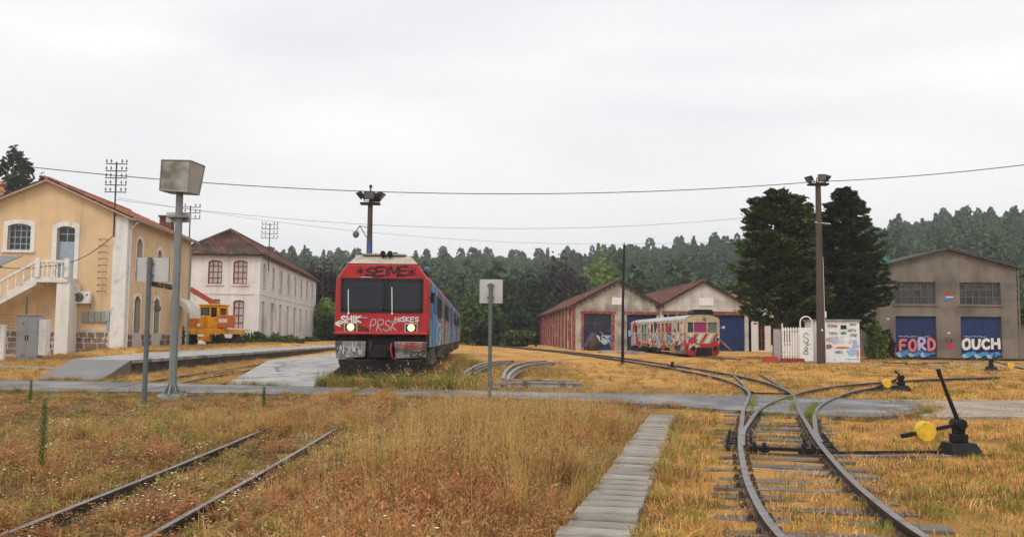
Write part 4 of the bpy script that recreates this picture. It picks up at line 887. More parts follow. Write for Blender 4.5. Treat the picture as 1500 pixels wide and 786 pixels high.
mb.add(vs, fs); cf = mb.build('cab_front', M_trred, TR, bevel=.05)
M_trshield = glassmat('windscreen', (.30, .36, .40), .5)
for k, (a0_, a1_) in enumerate(((-1.09, .06), (.16, 1.11))):
    rr = lambda o_: [(x, z) for cx, cz, s0 in ((a0_+.1-o_*0, 2.0+.07, PI), (a1_-.1, 2.07, 1.5*PI), (a1_-.1, 2.72, 0), (a0_+.1, 2.72, .5*PI)) for x, z in [(cx+(.08+o_)*math.cos(s0+t), cz+(.08+o_)*math.sin(s0+t)) for t in np.linspace(0, PI/2, 5)]]
    mb = MB(); mb.ring(rr(.03), rr(-.02), -.03, .022, ft); wf = mb.build('windscreen', G_k, TR)
    mb = MB(); mb.prism(rr(-.01), .0, .008, ft); mb.build('pane', M_trshield, wf)
mb = MB(); fbox(mb, ft, .075, .145, -.04, .012, 1.96, 2.83); mb.build('centre_pillar', G_k, TR)
mb = MB(); fbox(mb, ft, -1.14, 1.16, -.02, .014, 2.83, 2.875); fbox(mb, ft, -1.14, 1.16, -.02, .014, 1.90, 1.955); fbox(mb, ft, -1.155, -1.11, -.02, .013, 1.90, 2.87); fbox(mb, ft, 1.125, 1.165, -.02, .013, 1.90, 2.87); mb.build('window_gasket', G_k, TR)
for x, zt in ((-.92, 2.55), (.30, 2.62)): mb = MB(); mb.bar((x, -.05, 1.90), (x-.02, -.045, zt), .022, .015); mb.tube([(x, 0, 1.88), (x, -.06, 1.88)], .03, 8); mb.build('wiper', M_whitepaint, TR)
# cab inside
mb = MB(); mb.add([(-1.2, 1.9, 1.2), (1.2, 1.9, 1.2), (1.2, 1.9, 3.1), (-1.2, 1.9, 3.1), (-1.2, .13, 1.2), (1.2, .13, 1.2), (1.2, .13, 3.1), (-1.2, .13, 3.1)], [(0, 1, 2, 3), (4, 5, 1, 0), (7, 3, 2, 6)]); mb.build('cab_lining', pm('cab_grey', (.12, .13, .14), .8, .1), TR)
mb = MB(); mb.box(-1.1, 1.1, .15, .55, 1.2, 1.92); mb.build('desk', M_black, TR, bevel=.03)
mb = MB(); mb.box(.45, .95, 1.2, 1.3, 1.5, 2.3); mb.build('driver_seat', M_black, TR, bevel=.06)
# headlights, lip, valance, coupler, plough
M_lamp = emit('headlight_lens', (1.0, .55, .18), 2.2); M_lampc = emit('headlight_core', (1.0, .80, .5), 5.0)
for x in (-.85, .84):
    mb = MB(); mb.box(x-.19, x+.19, -.035, .05, 1.36, 1.62); h_ = mb.build('headlight', pm('lamp_housing', (.40, .32, .22), .5, .15, 6), TR, bevel=.02)
    mb = MB(); mb.box(x-.15, x+.15, -.05, -.036, 1.395, 1.585); mb.build('lens', glassmat('lamp_glass', (.5, .42, .3), .35), h_, bevel=.02)
    mb = MB(); mb.lathe([(.10, 0), (.085, .012)], (x, -.052, 1.49), 14, Matrix.Rotation(PI/2, 3, 'X')); b_ = mb.build('bulb_ring', M_lamp, h_)
    mb = MB(); mb.lathe([(.055, 0), (.035, .008)], (x, -.07, 1.49), 14, Matrix.Rotation(PI/2, 3, 'X')); mb.build('bulb', M_lampc, h_)
mb = MB(); mb.prism([(-1.31, 1.29), (1.31, 1.29), (1.30, 1.36), (-1.30, 1.36)], -.05, .05, ft); mb.build('bumper_lip', M_trred, TR, bevel=.02)
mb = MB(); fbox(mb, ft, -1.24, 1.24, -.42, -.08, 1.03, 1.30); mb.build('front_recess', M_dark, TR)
for (a0_, a1_) in ((-1.29, -.42), (.36, 1.27)): mb = MB(); mb.prism([(a0_, 1.10), (a1_, 1.10), (a1_-.02, .66), (a0_+.05, .62)], -.35, .0, ft); mb.build('valance', M_trgrey, TR, bevel=.02)
mb = MB(); mb.box(-.4, .34, .1, .4, .6, 1.1); mb.box(-.12, .1, -.3, .3, .7, .95); mb.box(-.2, .18, -.36, -.28, .66, 1.0); mb.build('coupler', M_black, TR, bevel=.02)
for x, mm in ((-.33, M_black), (.24, M_black), (-.27, M_rust), (.30, G_r)): mb = MB(); mb.tube([(x, .05, 1.05), (x-.02, -.12, .9), (x+.03, -.12, .68), (x+.12, -.05, .60)], .025, 6); mb.build('brake_hose', mm, TR)
mb = MB(); mb.prism([(-1.2, .60), (1.18, .60), (1.06, .16), (-.1, .05), (-1.08, .16)], -.3, -.02, ft); mb.build('plough', M_black, TR, bevel=.03)
# graffiti on the front
graffiti(TR, ft, '*', -.72, 2.96, .22, .2, .035, G_k, .008); graffiti(TR, ft, 'SEIME', -.48, 2.95, .24, .25, .05, G_k, .008, jit=.08, gap=.06, slant=.15); graffiti(TR, ft, '*', .72, 2.96, .22, .22, .035, G_k, .008); graffiti(TR, ft, '~-', .45, 2.93, .12, .2, .03, G_k, .008)
graffiti(TR, ft, 'SHIK', -1.12, 1.63, .17, .13, .042, G_w, .008); graffiti(TR, ft, '<', -1.28, 1.50, .16, .13, .04, G_w, .012); graffiti(TR, ft, 'HISKES', .38, 1.66, .12, .10, .026, G_w, .008)
graffiti(TR, ft, 'PRSK', -.34, 1.42, .30, .16, .026, G_gr, .008, slant=.2); graffiti(TR, ft, 'ONW', -.65, 1.38, .12, .09, .02, G_k, .008)
graffiti(TR, ft, 'HSK', .5, .90, .16, .2, .03, G_r, .004, slant=.2); graffiti(TR, ft, 'RSKP', .82, .68, .14, .09, .028, G_k, .006)
for i in range(9): graffiti(TR, ft, random.choice('SNWZK'), -1.22+.085*i, .68+.06*(i % 3), .25, .1, .014, G_w if i % 2 else G_gr, .004+i*.0006)
mb = MB()
for (s, x, z, w) in ((1, -.9, 1.755, .5), (1, -.6, 2.895, .3)): fbox(mb, ft, x, x+w, .008, .012, z, z+.014)
mb.build('paint_streak', G_w, TR)
# roof
def roofsec(k, dz): return [(-1.02*k, 3.27+dz*0), (-.74*k, 3.54+dz), (.74*k, 3.54+dz), (1.02*k, 3.27)]
mb = MB(); vs = []
for (y, a, h) in ((.04, 1.0, 0.0), (.42, 1.0, .27), (20.6, 1.0, .27)): vs += [(-1.0, y, 3.285), (-.74 if h else -.99, y, 3.29+h), (.74 if h else .99, y, 3.29+h), (1.0, y, 3.285)]
mb.add(vs, [(r*4+i, r*4+i+1, r*4+5+i, r*4+4+i) for r in range(2) for i in range(3)]); mb.build('roof', M_trroof, TR)
mb = MB(); fbox(mb, ft, -.62, .62, -.8, -.3, 3.56, 3.60); mb.build('roof_hatch', M_trroof, TR)
for x in (-.02, .18): mb = MB(); mb.lathe([(.06, 0), (.08, .03), (.03, .12), (.03, .25)], (x, .2, 3.60), 10, Matrix.Rotation(-PI/2, 3, 'X')); mb.bar((x, .3, 3.45), (x, .3, 3.6), .04, .04); mb.build('horn', M_black, TR)
# sprayed car sides
def graffiti_side(name, stops, scale, seed):
    m = bpy.data.materials.new(name); m.use_nodes = True; t = m.node_tree; N = t.nodes; l = t.links.new; b = N['Principled BSDF']; b.inputs['Roughness'].default_value = .5
    tc = N.new('ShaderNodeTexCoord'); mp = N.new('ShaderNodeMapping'); mp.inputs['Location'].default_value = (seed, seed*.7, seed*.3); mp.inputs['Scale'].default_value = (1, .55, .8); l(tc.outputs['Object'], mp.inputs[0])
    wv = N.new('ShaderNodeTexNoise'); wv.inputs['Scale'].default_value = .9; l(mp.outputs[0], wv.inputs['Vector'])
    ad = N.new('ShaderNodeVectorMath'); ad.operation = 'MULTIPLY_ADD'; ad.inputs[1].default_value = (1.2,)*3; l(wv.outputs['Color'], ad.inputs[0]); l(mp.outputs[0], ad.inputs[2])
    vo = N.new('ShaderNodeTexVoronoi'); vo.inputs['Scale'].default_value = scale; l(ad.outputs[0], vo.inputs['Vector'])
    sp_ = N.new('ShaderNodeSeparateColor'); l(vo.outputs['Color'], sp_.inputs[0])
    r = N.new('ShaderNodeValToRGB'); r.color_ramp.interpolation = 'CONSTANT'; e = r.color_ramp.elements
    e[0].color = stops[0]+(1,); e[1].position = 1-1/len(stops); e[1].color = stops[-1]+(1,)
    for i, c in enumerate(stops[1:-1]): q = e.new((i+1)/len(stops)); q.color = c+(1,)
    l(sp_.outputs[0], r.inputs[0])
    ve = N.new('ShaderNodeTexVoronoi'); ve.feature = 'DISTANCE_TO_EDGE'; ve.inputs['Scale'].default_value = scale; l(ad.outputs[0], ve.inputs['Vector'])
    er = N.new('ShaderNodeValToRGB'); er.color_ramp.elements[0].position = .02; er.color_ramp.elements[0].color = (.12, .12, .13, 1); er.color_ramp.elements[1].position = .05; l(ve.outputs['Distance'], er.inputs[0])
    mx = N.new('ShaderNodeMixRGB'); mx.blend_type = 'MULTIPLY'; mx.inputs[0].default_value = .8; l(r.outputs[0], mx.inputs[1]); l(er.outputs[0], mx.inputs[2])
    dn = N.new('ShaderNodeTexNoise'); dn.inputs['Scale'].default_value = 6; dn.inputs['Detail'].default_value = 7; l(tc.outputs['Object'], dn.inputs['Vector'])
    dr_ = N.new('ShaderNodeValToRGB'); dr_.color_ramp.elements[0].position = .35; dr_.color_ramp.elements[0].color = (.45, .42, .4, 1); dr_.color_ramp.elements[1].position = .65; l(dn.outputs['Fac'], dr_.inputs[0])
    m2 = N.new('ShaderNodeMixRGB'); m2.blend_type = 'MULTIPLY'; m2.inputs[0].default_value = .7; l(mx.outputs[0], m2.inputs[1]); l(dr_.outputs[0], m2.inputs[2]); l(m2.outputs[0], b.inputs['Base Color']); return m
M_side_lo = graffiti_side('sprayed_lower_side', [(.06, .22, .45), (.16, .36, .55), (.30, .32, .33), (.05, .15, .36), (.34, .22, .16), (.10, .25, .30), (.25, .04, .05)], .9, 3.1)
M_side_up = pm('dull_red_side', (.22, .045, .04), .55, .3, 2, (.12, .09, .08), 1.2, .48, .6)
M_bluedoor = pm('sprayed_blue_door', (.05, .23, .55), .5, .2, 3, (.16, .36, .60), 2, .5, .62, .05)
def carside(y0, y1, first):
    for s, fr_, X0 in ((1, frame((1.31, 0, 0), (0, 1, 0), (1, 0, 0)), 1), (-1, frame((-1.31, 0, 0), (0, 1, 0), (-1, 0, 0)), -1)):
        mb = MB()
        nrib = 10; z = .93; pts = [(0, z)]
        for i in range(nrib): pts += [(.012, z+.02), (.012, z+.055), (-.006, z+.065)]; z += .085
        k = len(pts); mb.add([fr_(y, d, zz) for y in (y0, y1) for d, zz in pts], [(i, i+1, k+i+1, k+i) for i in range(k-1)]); ztop = pts[-1][1]
        mb.build('ribbed_lower_side', M_side_lo, TR)
        mb = MB(); P4 = [(-.006, ztop), (-.012, 2.86), (-.31, 3.28)]
        mb.add([fr_(y, d, zz) for y in (y0, y1) for d, zz in P4], [(i, i+1, 3+i+1, 3+i) for i in range(2)]); mb.build('upper_side', M_side_up, TR)
        doors = (1.6, 3.4, 9.5, 10.9, 17.0)
        for a in [y0+d for d in doors]:
            mb = MB(); fbox(mb, fr_, a, a+1.05, -.05, .03, .93, 2.85); d_ = mb.build('door', (M_bluedoor, M_bluedoor, M_side_lo, M_side_up, M_bluedoor)[doors.index(round(a-y0, 2))], TR, bevel=.015)
            mb = MB(); fbox(mb, fr_, a+.25, a+.8, .03, .036, 1.95, 2.6); mb.build('pane', M_glassdark, d_)
            mb = MB(); fbox(mb, fr_, a+.05, a+1.0, -.25, .02, .42, .47); fbox(mb, fr_, a+.05, a+.09, -.2, 0, .42, .93); fbox(mb, fr_, a+.96, a+1.0, -.2, 0, .42, .93); mb.build('step', M_trgrey, d_)
        a = y0+4.8
        while a < y1-2.6:
            if not any(abs(a+.55-(y0+d+.5)) < 1.05 for d in doors):
                mb = MB(); fbox(mb, fr_, a, a+1.1, -.02, .012, 1.92, 2.62); w_ = mb.build('window', M_black, TR); mb = MB(); fbox(mb, fr_, a+.06, a+1.04, .012, .017, 1.98, 2.56); mb.build('pane', M_glassdark, w_)
            a += 1.3
    mb = MB(); mb.add([(x, y, z) for y in (y0, y1) for x, z in ((-1.29, .94), (1.29, .94), (1.29, 2.86), (1.0, 3.27), (-1.0, 3.27), (-1.29, 2.86))], [(0, 1, 2, 3, 4, 5), (6, 11, 10, 9, 8, 7), (0, 6, 7, 1)]); mb.build('end_wall', M_side_up, TR)
    mb = MB(); mb.box(-.9, .9, y0+.6, y1-.6, .55, .93); mb.box(-1.15, 1.15, y0+7, y0+9, .4, .93); mb.box(-1.15, 1.15, y0+12, y0+15, .45, .93); mb.build('underframe', M_dark, TR)
    for yb in (y0+2.6, y1-3.2):
        mb = MB(); mb.box(-.95, -.85, yb-1.2, yb+1.2, .3, .6); mb.box(.85, .95, yb-1.2, yb+1.2, .3, .6); mb.box(-.9, .9, yb-.15, yb+.15, .35, .6); bg = mb.build('bogie', M_dark, TR)
        for yy in (yb-.95, yb+.95):
            for x in (-.56, .56): mb = MB(); mb.lathe([(.40, -.07), (.43, -.06), (.43, -.04), (.40, -.03), (.39, .06), (.1, .07)], (x, yy, .41), 20, Matrix.Rotation(PI/2 if x > 0 else -PI/2, 3, 'Y')); mb.build('wheel', M_rust, bg, True)
carside(.42, 20.6, True); carside(21.3, 42.0, False)
mb = MB(); mb.box(-.6, .6, 20.6, 21.3, .9, 3.0); mb.build('gangway', M_black, TR)
mb = MB(); mb.add([(x, y, z) for y in (21.3, 42.0) for x, z in ((-1.0, 3.285), (-.74, 3.56), (.74, 3.56), (1.0, 3.285))], [(i, i+1, 5+i, 4+i) for i in range(3)]+[(0, 1, 2, 3), (4, 7, 6, 5)]); mb.build('roof', M_trroof, TR)
for s in (-1, 1): mb = MB(); mb.box(s*1.36-.1*(s < 0), s*1.36+.1*(s > 0), .25, .33, 2.2, 2.5); mb.bar((s*1.28, .3, 2.35), (s*1.4, .3, 2.35), .03, .03); mb.build('mirror', M_black, TR)
mb = MB(); mb.tube([(1.0, 3.5, 3.45), (1.02, 4.2, 3.5), (1.0, 5.0, 3.45)], .05, 6); mb.build('roof_pipe', M_bluedoor, TR)
graffiti(TR, frame((1.325, 0, 0), (0, 1, 0), (1, 0, 0)), 'KSAR', 5.0, 1.0, .8, .9, .12, G_w, .006)
graffiti(TR, frame((1.325, 0, 0), (0, 1, 0), (1, 0, 0)), 'SOB', 12.2, 1.0, .8, 1.1, .14, G_y, .006)

# driver
def person(label, loc, rz):
    J = [((0, 0, 0), (.16, .12)), ((0, 0, .22), (.16, .11)), ((0, 0, .42), (.19, .12)), ((0, -.01, .54), (.07, .06)), ((0, -.03, .62), (.055, .06)), ((0, -.05, .70), (.078, .095)), ((0, -.05, .80), (.075, .09)), ((0, -.04, .86), (.05, .06)),
         ((.2, 0, .45), (.07, .07)), ((.27, -.06, .2), (.05, .05)), ((.2, -.3, .12), (.04, .04)), ((.18, -.4, .13), (.045, .025)), ((-.2, 0, .45), (.07, .07)), ((-.27, -.06, .2), (.05, .05)), ((-.2, -.3, .12), (.04, .04)), ((-.18, -.4, .13), (.045, .025)),
         ((.1, -.12, -.02), (.09, .09)), ((.12, -.42, 0), (.07, .07)), ((.12, -.45, -.4), (.05, .05)), ((-.1, -.12, -.02), (.09, .09)), ((-.12, -.42, 0), (.07, .07)), ((-.12, -.45, -.4), (.05, .05))]
    E_ = [(0, 1), (1, 2), (2, 3), (3, 4), (4, 5), (5, 6), (6, 7), (2, 8), (8, 9), (9, 10), (10, 11), (2, 12), (12, 13), (13, 14), (14, 15), (0, 16), (16, 17), (17, 18), (0, 19), (19, 20), (20, 21)]
    me = bpy.data.meshes.new('person'); me.from_pydata([j[0] for j in J], E_, [])
    mat_ = bpy.data.materials.new('shirt_and_skin'); mat_.use_nodes = True; N = mat_.node_tree.nodes; l = mat_.node_tree.links.new
    tc = N.new('ShaderNodeTexCoord'); sx_ = N.new('ShaderNodeSeparateXYZ'); l(tc.outputs['Object'], sx_.inputs[0]); r = N.new('ShaderNodeValToRGB'); r.color_ramp.interpolation = 'CONSTANT'
    e = r.color_ramp.elements; e[0].color = (.03, .035, .06, 1); e[1].position = .05; e[1].color = (.35, .42, .52, 1); q = e.new(.56); q.color = (.42, .24, .16, 1); q = e.new(.82); q.color = (.04, .025, .02, 1)
    l(sx_.outputs['Z'], r.inputs[0]); l(r.outputs[0], N['Principled BSDF'].inputs['Base Color']); me.materials.append(mat_)
    o = bpy.data.objects.new('person', me); C.objects.link(o); o.location = loc; o.rotation_euler = (0, 0, rz); o.modifiers.new('skin', 'SKIN')
    for i, j in enumerate(J): me.skin_vertices[0].data[i].radius = j[1]; me.skin_vertices[0].data[i].use_root = (i == 0)
    s = o.modifiers.new('sub', 'SUBSURF'); s.levels = s.render_levels = 2
    return tag(o, 'seated driver in pale blue shirt behind the windscreen of the red train', 'person')
person('', Matrix.Translation((-3.66, 25, .29)) @ Matrix.Rotation(R(2.1), 4, 'Z') @ Vector((.70, 1.05, 1.48)), R(2.1))

# ================================================================ graffiti railcar
RC = thing('railcar', 'cream old railcar with red and white diagonal stripes and graffiti, parked outside the sheds', 'railcar', (13.42, 62.4, .30), R(3.1))
RL = 20.5; hwid = 1.2; fr0 = frame((0, 0, 0))
mb = MB(); ar = [(-hwid, .55), (-hwid, 2.55)]+[(-hwid*math.cos(a), 2.55+.4*math.sin(a)) for a in np.linspace(0, PI, 13)[1:-1]]+[(hwid, 2.55), (hwid, .55)]
fwin = [(-1.06, -.68, 1.68, 2.38), (-.62, .28, 1.68, 2.38), (.36, 1.02, 1.68, 2.38)]
wall(mb, fr0, -hwid, hwid, .9, 2.55, fwin, .08); up_ = [(x, z) for x, z in ar[1:-1]]; mb.add([fr0(x, 0, z) for x, z in up_], [tuple(range(len(up_)))]); mb.build('front', pm('cream_paint', (.52, .42, .28), .6, .12, 4, (.36, .28, .18), 3, .52, .7), RC)
mb = MB(); mb.prism([(-hwid, .9), (-1.1, .2), (-.95, .05), (.95, .05), (1.1, .2), (hwid, .9)], -.3, .05, fr0); mb.build('apron', paint('deep_red', (.38, .03, .035)), RC, bevel=.04)
mb = MB(); fbox(mb, fr0, -.5, .62, .052, .09, .05, .62); mb.build('buffer_recess', M_dark, RC)
for x in (-.75, .8): mb = MB(); mb.lathe([(.06, 0), (.06, .25), (.17, .26), (.17, .3)], (x, -.05, .55), 12, Matrix.Rotation(PI/2, 3, 'X')); mb.build('buffer', M_dark, RC)
for (h, mm) in zip(fwin, (M_glassdark, G_mag, pm('grey_screen', (.16, .165, .16), .4, .2))): mb = MB(); fbox(mb, fr0, h[0], h[1], -.08, -.06, h[2], h[3]); mb.build('windscreen', mm, RC)
for i in range(8):
    x = -1.3+i*.36; c_ = lambda u: min(max(u, -hwid+.005), hwid-.005)
    pl = [(c_(x), .92), (c_(x+.18), .92), (c_(x+.6), 1.58), (c_(x+.42), 1.58)]
    mb = MB(); mb.prism(pl, .002, .01+i*.001, fr0); mb.build('stripe', G_r if i % 2 else G_w, RC)
patch(RC, fr0, -.75, .95, .35, .4, G_r, .056); patch(RC, fr0, .85, .8, .3, .35, G_r, .057); patch(RC, fr0, -.5, .62, .3, .2, G_sal, .06); graffiti(RC, fr0, 'ASK', -1.0, .5, .35, .2, .05, G_w, .065)
for (x, z, m_) in ((-1.0, 1.3, G_t), (-.45, 1.15, G_t), (.7, 1.12, G_t), (1.05, 1.2, G_k)): patch(RC, fr0, x, z, .1, .1, m_, .02)
mb = MB(); mb.lathe([(.13, 0), (.13, .06), (.09, .08)], (.1, 0, 2.62), 14, Matrix.Rotation(PI/2, 3, 'X')); mb.build('headlight', M_greys, RC)
M_rc_lo = graffiti_side('sprayed_railcar_side', [(.46, .40, .33), (.30, .31, .33), (.50, .20, .14), (.42, .36, .28), (.10, .32, .40), (.44, .42, .40), (.35, .06, .06), (.46, .34, .18)], 1.1, 7.7)
for s in (-1, 1):
    fs_ = frame((s*hwid, 0, 0), (0, 1, 0), (s, 0, 0)); hs = []; a = .9
    while a < RL-1.2:
        w = .62 if int(a*3) % 4 else .9; hs.append((a, a+w, 1.7, 2.4)); a += w+.42
    mb = MB(); wall(mb, fs_, 0, RL, 1.62, 2.55, hs, .06); mb.build('upper_side', MATS['cream_paint'], RC)
    mb = MB(); mb.add([fs_(0, 0, .55), fs_(RL, 0, .55), fs_(RL, 0, 1.62), fs_(0, 0, 1.62)], [(0, 1, 2, 3)]); mb.add([fs_(0, -.06, .15), fs_(5, -.06, .15), fs_(5, 0, .55), fs_(0, 0, .55)], [(0, 1, 2, 3)]); mb.build('lower_side', M_rc_lo, RC)
    for i, h in enumerate(hs): mb = MB(); fbox(mb, fs_, h[0], h[1], -.08, -.06, h[2], h[3]); mb.build('window', M_glassdark if i % 3 else G_mag, RC)
    if s < 0:
        for i in range(9): patch(RC, fs_, 1.0+i*2.2, 2.0+.25*math.sin(i*1.7), .5, .4, (G_cr, G_gr, G_r, G_sal, G_k, G_cr, G_t, G_gr, G_r)[i], .02+.001*i, rough=.5)
        for i in range(14): patch(RC, fs_, .8+i*1.4, 1.05+.2*math.sin(i*2.1), .65, .45, (G_gr, G_cr, G_sal, G_t, G_gr, G_r, G_lil)[i % 7], .004+.001*(i % 5))
        for i in range(10): patch(RC, fs_, .6+i*2.0, .8+.15*math.cos(i*2.7), .8, .3, (G_r, G_k, G_sal, G_r, G_gr)[i % 5], .0095+.0004*i, rough=.45)
        graffiti(RC, fs_, 'KROWSEAP', .8, .75, .75, 1.5, .09, G_w, .012, gap=.4); graffiti(RC, fs_, 'NZAWKES', 1.2, .7, .9, 1.9, .05, G_k, .016, gap=.3)
mb = MB(); k = len(ar)-2; rp_ = [(x*1.02, z+.01) for x, z in ar[1:-1]]
mb.add([fr0(x, .04, z) for x, z in rp_]+[fr0(x, -RL, z) for x, z in rp_], [(i, i+1, k+i+1, k+i) for i in range(k-1)]); mb.add([(-hwid, RL, .5), (hwid, RL, .5), (hwid, RL, 2.6), (-hwid, RL, 2.6)], [(0, 1, 2, 3)]); mb.build('roof', pm('silver_roof', (.42, .42, .42), .5, .15, 3, (.28, .27, .26), 1.5), RC, True)
mb = MB(); mb.prism([(-.55, 2.9), (.85, 2.9), (.9, 3.12), (.75, 3.3), (-.45, 3.3), (-.6, 3.12)], -.35, -1.9, fr0); mb.build('roof_box', M_black, RC, bevel=.03)
mb = MB(); fbox(mb, fr0, -.48, .78, -1.92, -.33, 3.3, 3.36); mb.build('roof_box_lid', M_whitepaint, RC)
for y in (8, 11): mb = MB(); mb.bar((.1, y, 2.9), (.1, y, 3.4), .08, .08); mb.build('roof_vent', M_greys, RC)
mb = MB(); mb.box(-1.05, 1.05, .4, RL-.3, .3, .6); mb.build('underframe', M_dark, RC)
for yb in (3, RL-3.5):
    mb = MB(); mb.box(-.9, .9, yb-1.2, yb+1.2, .2, .55); bg = mb.build('bogie', M_dark, RC)
    for yy in (yb-.85, yb+.85):
        for x in (-.56, .56): mb = MB(); mb.lathe([(.36, -.06), (.39, -.05), (.39, -.03), (.35, -.02), (.34, .05)], (x, yy, .33), 16, Matrix.Rotation(PI/2, 3, 'Y')); mb.build('wheel', M_rust, bg)
mb = MB(); mb.bar((hwid, .3, 2.0), (hwid+.3, .2, 2.05), .03, .03); mb.lathe([(.1, -.02), (.1, .02)], (hwid+.34, .2, 2.05), 10, Matrix.Rotation(PI/2, 3, 'X')); mb.build('mirror', M_whitepaint, RC)

# ================================================================ yellow rail crane
pY = A(297, 510, 69.5)
YM = thing('rail_crane', 'yellow and orange works crane vehicle parked between the two station buildings', 'crane', (pY.x, 69.5, .62), R(-8))
mb = MB(); mb.box(-1.55, 1.35, 0, 4.5, .95, 1.35); mb.box(-1.6, 1.4, -.12, 0, .9, 1.15); mb.build('chassis', M_yel, YM, bevel=.03)
mb = MB(); mb.box(-1.45, -.25, .05, 2.2, 1.35, 2.35); mb.build('hood', M_yel, YM, bevel=.06)
mb = MB(); [mb.box(-1.3, -.42, .02, .055, 1.5+i*.12, 1.56+i*.12) for i in range(6)]; mb.build('grille', M_oran, YM)
mb = MB(); cabh = [(-.75, .0, 2.4, 3.05), (.1, .62, 2.3, 3.05)]; fc = frame((0, .9, 0)); wall(mb, fc, -.85, .75, 1.35, 3.2, cabh, .08)
for x in (-.85, .75): wall(mb, frame((x, .9, 0), (0, 1, 0), (1 if x > 0 else -1, 0, 0)), 0, 1.7, 1.35, 3.2, [(.3, 1.4, 2.3, 3.0)], .06)
mb.add([(-.85, 2.6, 1.35), (.75, 2.6, 1.35), (.75, 2.6, 3.2), (-.85, 2.6, 3.2)], [(0, 1, 2, 3)]); cb = mb.build('cab', M_yel, YM)
mb = MB(); mb.box(-.95, .85, .8, 2.7, 3.2, 3.32); mb.build('cab_roof', M_yel, cb, bevel=.04)
for h in cabh: mb = MB(); fbox(mb, fc, h[0], h[1], -.06, -.05, h[2], h[3]); mb.build('window', glassmat('cab_glass', (.5, .55, .55), .6), cb)
mb = MB(); mb.box(-.2, .55, .88, 1.0, 1.4, 2.2); mb.build('side_door', M_yel, YM, bevel=.02)
mb = MB(); mb.box(.8, 1.75, .6, 1.8, 1.45, 2.45); mb.build('tool_box', M_oran, YM, bevel=.04)
mb = MB(); mb.box(.92, 1.65, .585, .6, 1.85, 2.15); mb.build('white_plate', G_w, YM)
for x in (-1.35, -.35): mb = MB(); mb.lathe([(.13, 0), (.13, .06), (.1, .08)], (x, -.08, 1.62), 12, Matrix.Rotation(PI/2, 3, 'X')); mb.build('headlight', M_whitepaint, YM)
for x in (-1.2, 1.05):
    for y in (.7, 3.6): mb = MB(); mb.lathe([(.2, -.2), (.5, -.19), (.55, -.1), (.55, .1), (.5, .19), (.2, .2)], (x, y, .5), 20, Matrix.Rotation(PI/2, 3, 'Y')); mb.build('wheel', M_black, YM)
mb = MB(); mb.bar((-.3, -.14, .62), (.5, -.14, .62), .5, .3); mb.box(.1, .6, -.2, .3, .35, .9); mb.build('hitch', M_yel, YM, bevel=.03)
mb = MB(); mb.bar((.1, 3.6, 2.9), (-2.6, 2.6, 4.6), .28, .4); mb.build('boom', paint('boom_red', (.34, .06, .04)), YM, bevel=.02)
mb = MB(); mb.box(1.3, 2.6, -.1, 1.8, 0.0, .55); mb.bar((1.2, 0, .6), (2.7, .4, .5), .2, .2); mb.build('outrigger', M_dark, YM, bevel=.05)

# ================================================================ posts, signs, masts
pl = P(252, 582)
LB = thing('box_post', 'tall grey steel post carrying a big square metal box', 'post', pl)
mb = MB(); mb.lathe([(.102, 0), (.102, .35), (.10, .4), (.088, 4.88)], n=8); mb.build('pole', M_greys, LB)
mb = MB(); mb.box(-.27, .27, -.27, .27, -.12, .08); mb.build('footing', M_conc, LB, bevel=.02)
for k in range(8):
    a = 2*PI*k/8; mb = MB(); mb.prism([(.09, .08), (.25, .08), (.09, .34)], -.012, .012, (lambda ca, sa: (lambda u, d, z: Vector((ca*u-sa*d, sa*u+ca*d, z))))(math.cos(a), math.sin(a))); mb.build('gusset', M_greys, LB)
mb = MB(); mb.lathe([(.28, .08), (.28, .10), (.11, .11)], n=12); mb.build('base_flange', M_greys, LB)
f_b = lambda x, y, z: Vector((x, y, z))
mb = MB(); T = [(-.36, -.26, 5.62), (.34, -.32, 5.60), (.48, .28, 5.58), (-.26, .30, 5.60)]; B_ = [(-.385, -.25, 4.90), (.305, -.29, 4.85), (.38, .24, 4.87), (-.29, .27, 4.90)]
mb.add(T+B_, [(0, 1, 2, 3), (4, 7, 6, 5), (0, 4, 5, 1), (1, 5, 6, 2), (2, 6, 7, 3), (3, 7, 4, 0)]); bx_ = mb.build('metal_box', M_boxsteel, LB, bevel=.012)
mb = MB()
for a, b in zip(T, T[1:]+T[:1]): mb.tube([a, b], .018, 6)
for a, b in zip(T, B_): mb.tube([a, b], .016, 6)
for a, b in zip(B_, B_[1:]+B_[:1]): mb.tube([a, b], .018, 6)
mb.build('edge_trim', M_greys, bx_)
mb = MB(); mb.box(-.36, .24, .14, .16, 4.18, 4.42); mb.build('small_plate', M_palemetal, LB); mb = MB(); mb.box(-.26, .2, -.135, .14, 4.27, 4.31); mb.build('clamp', M_greys, LB)
def plate_sign(label, px, py, top, plate, pw):
    p = P(px, py); s = F/p.y; t = thing('track_sign', label, 'sign', p, 0, 'blank backs of trackside signs')
    H_ = (py-top)/s; mb = MB(); mb.tube([(0, 0, -.1), (0, 0, H_)], pw, 10); mb.build('pole', M_darkgrey, t)
    x0, x1, y0, y1 = plate; xa, xb = (x0-px)/s, (x1-px)/s; za, zb = (py-y1)/s, (py-y0)/s
    mb = MB(); mb.box(xa, xb, .055, .065, za, zb); mb.build('plate', M_palemetal, t)
    mb = MB(); 
    for q in ((xa, xa+.012), (xb-.012, xb)): mb.box(q[0], q[1], .04, .0655, za-.002, zb+.002)
    for z in (za+(zb-za)*.25, za+(zb-za)*.75): mb.box(-.08, .08, .03, .0545, z-.02, z+.02); mb.tube([(-.07, .02, z), (-.07, .06, z)], .01, 6); mb.tube([(.07, .02, z), (.07, .06, z)], .01, 6)
    mb.build('brackets', M_greys, t); return t
plate_sign('blank wide sign back on a dark pole beside the box post', 211, 592, 378, (190, 239, 378, 413), .052)
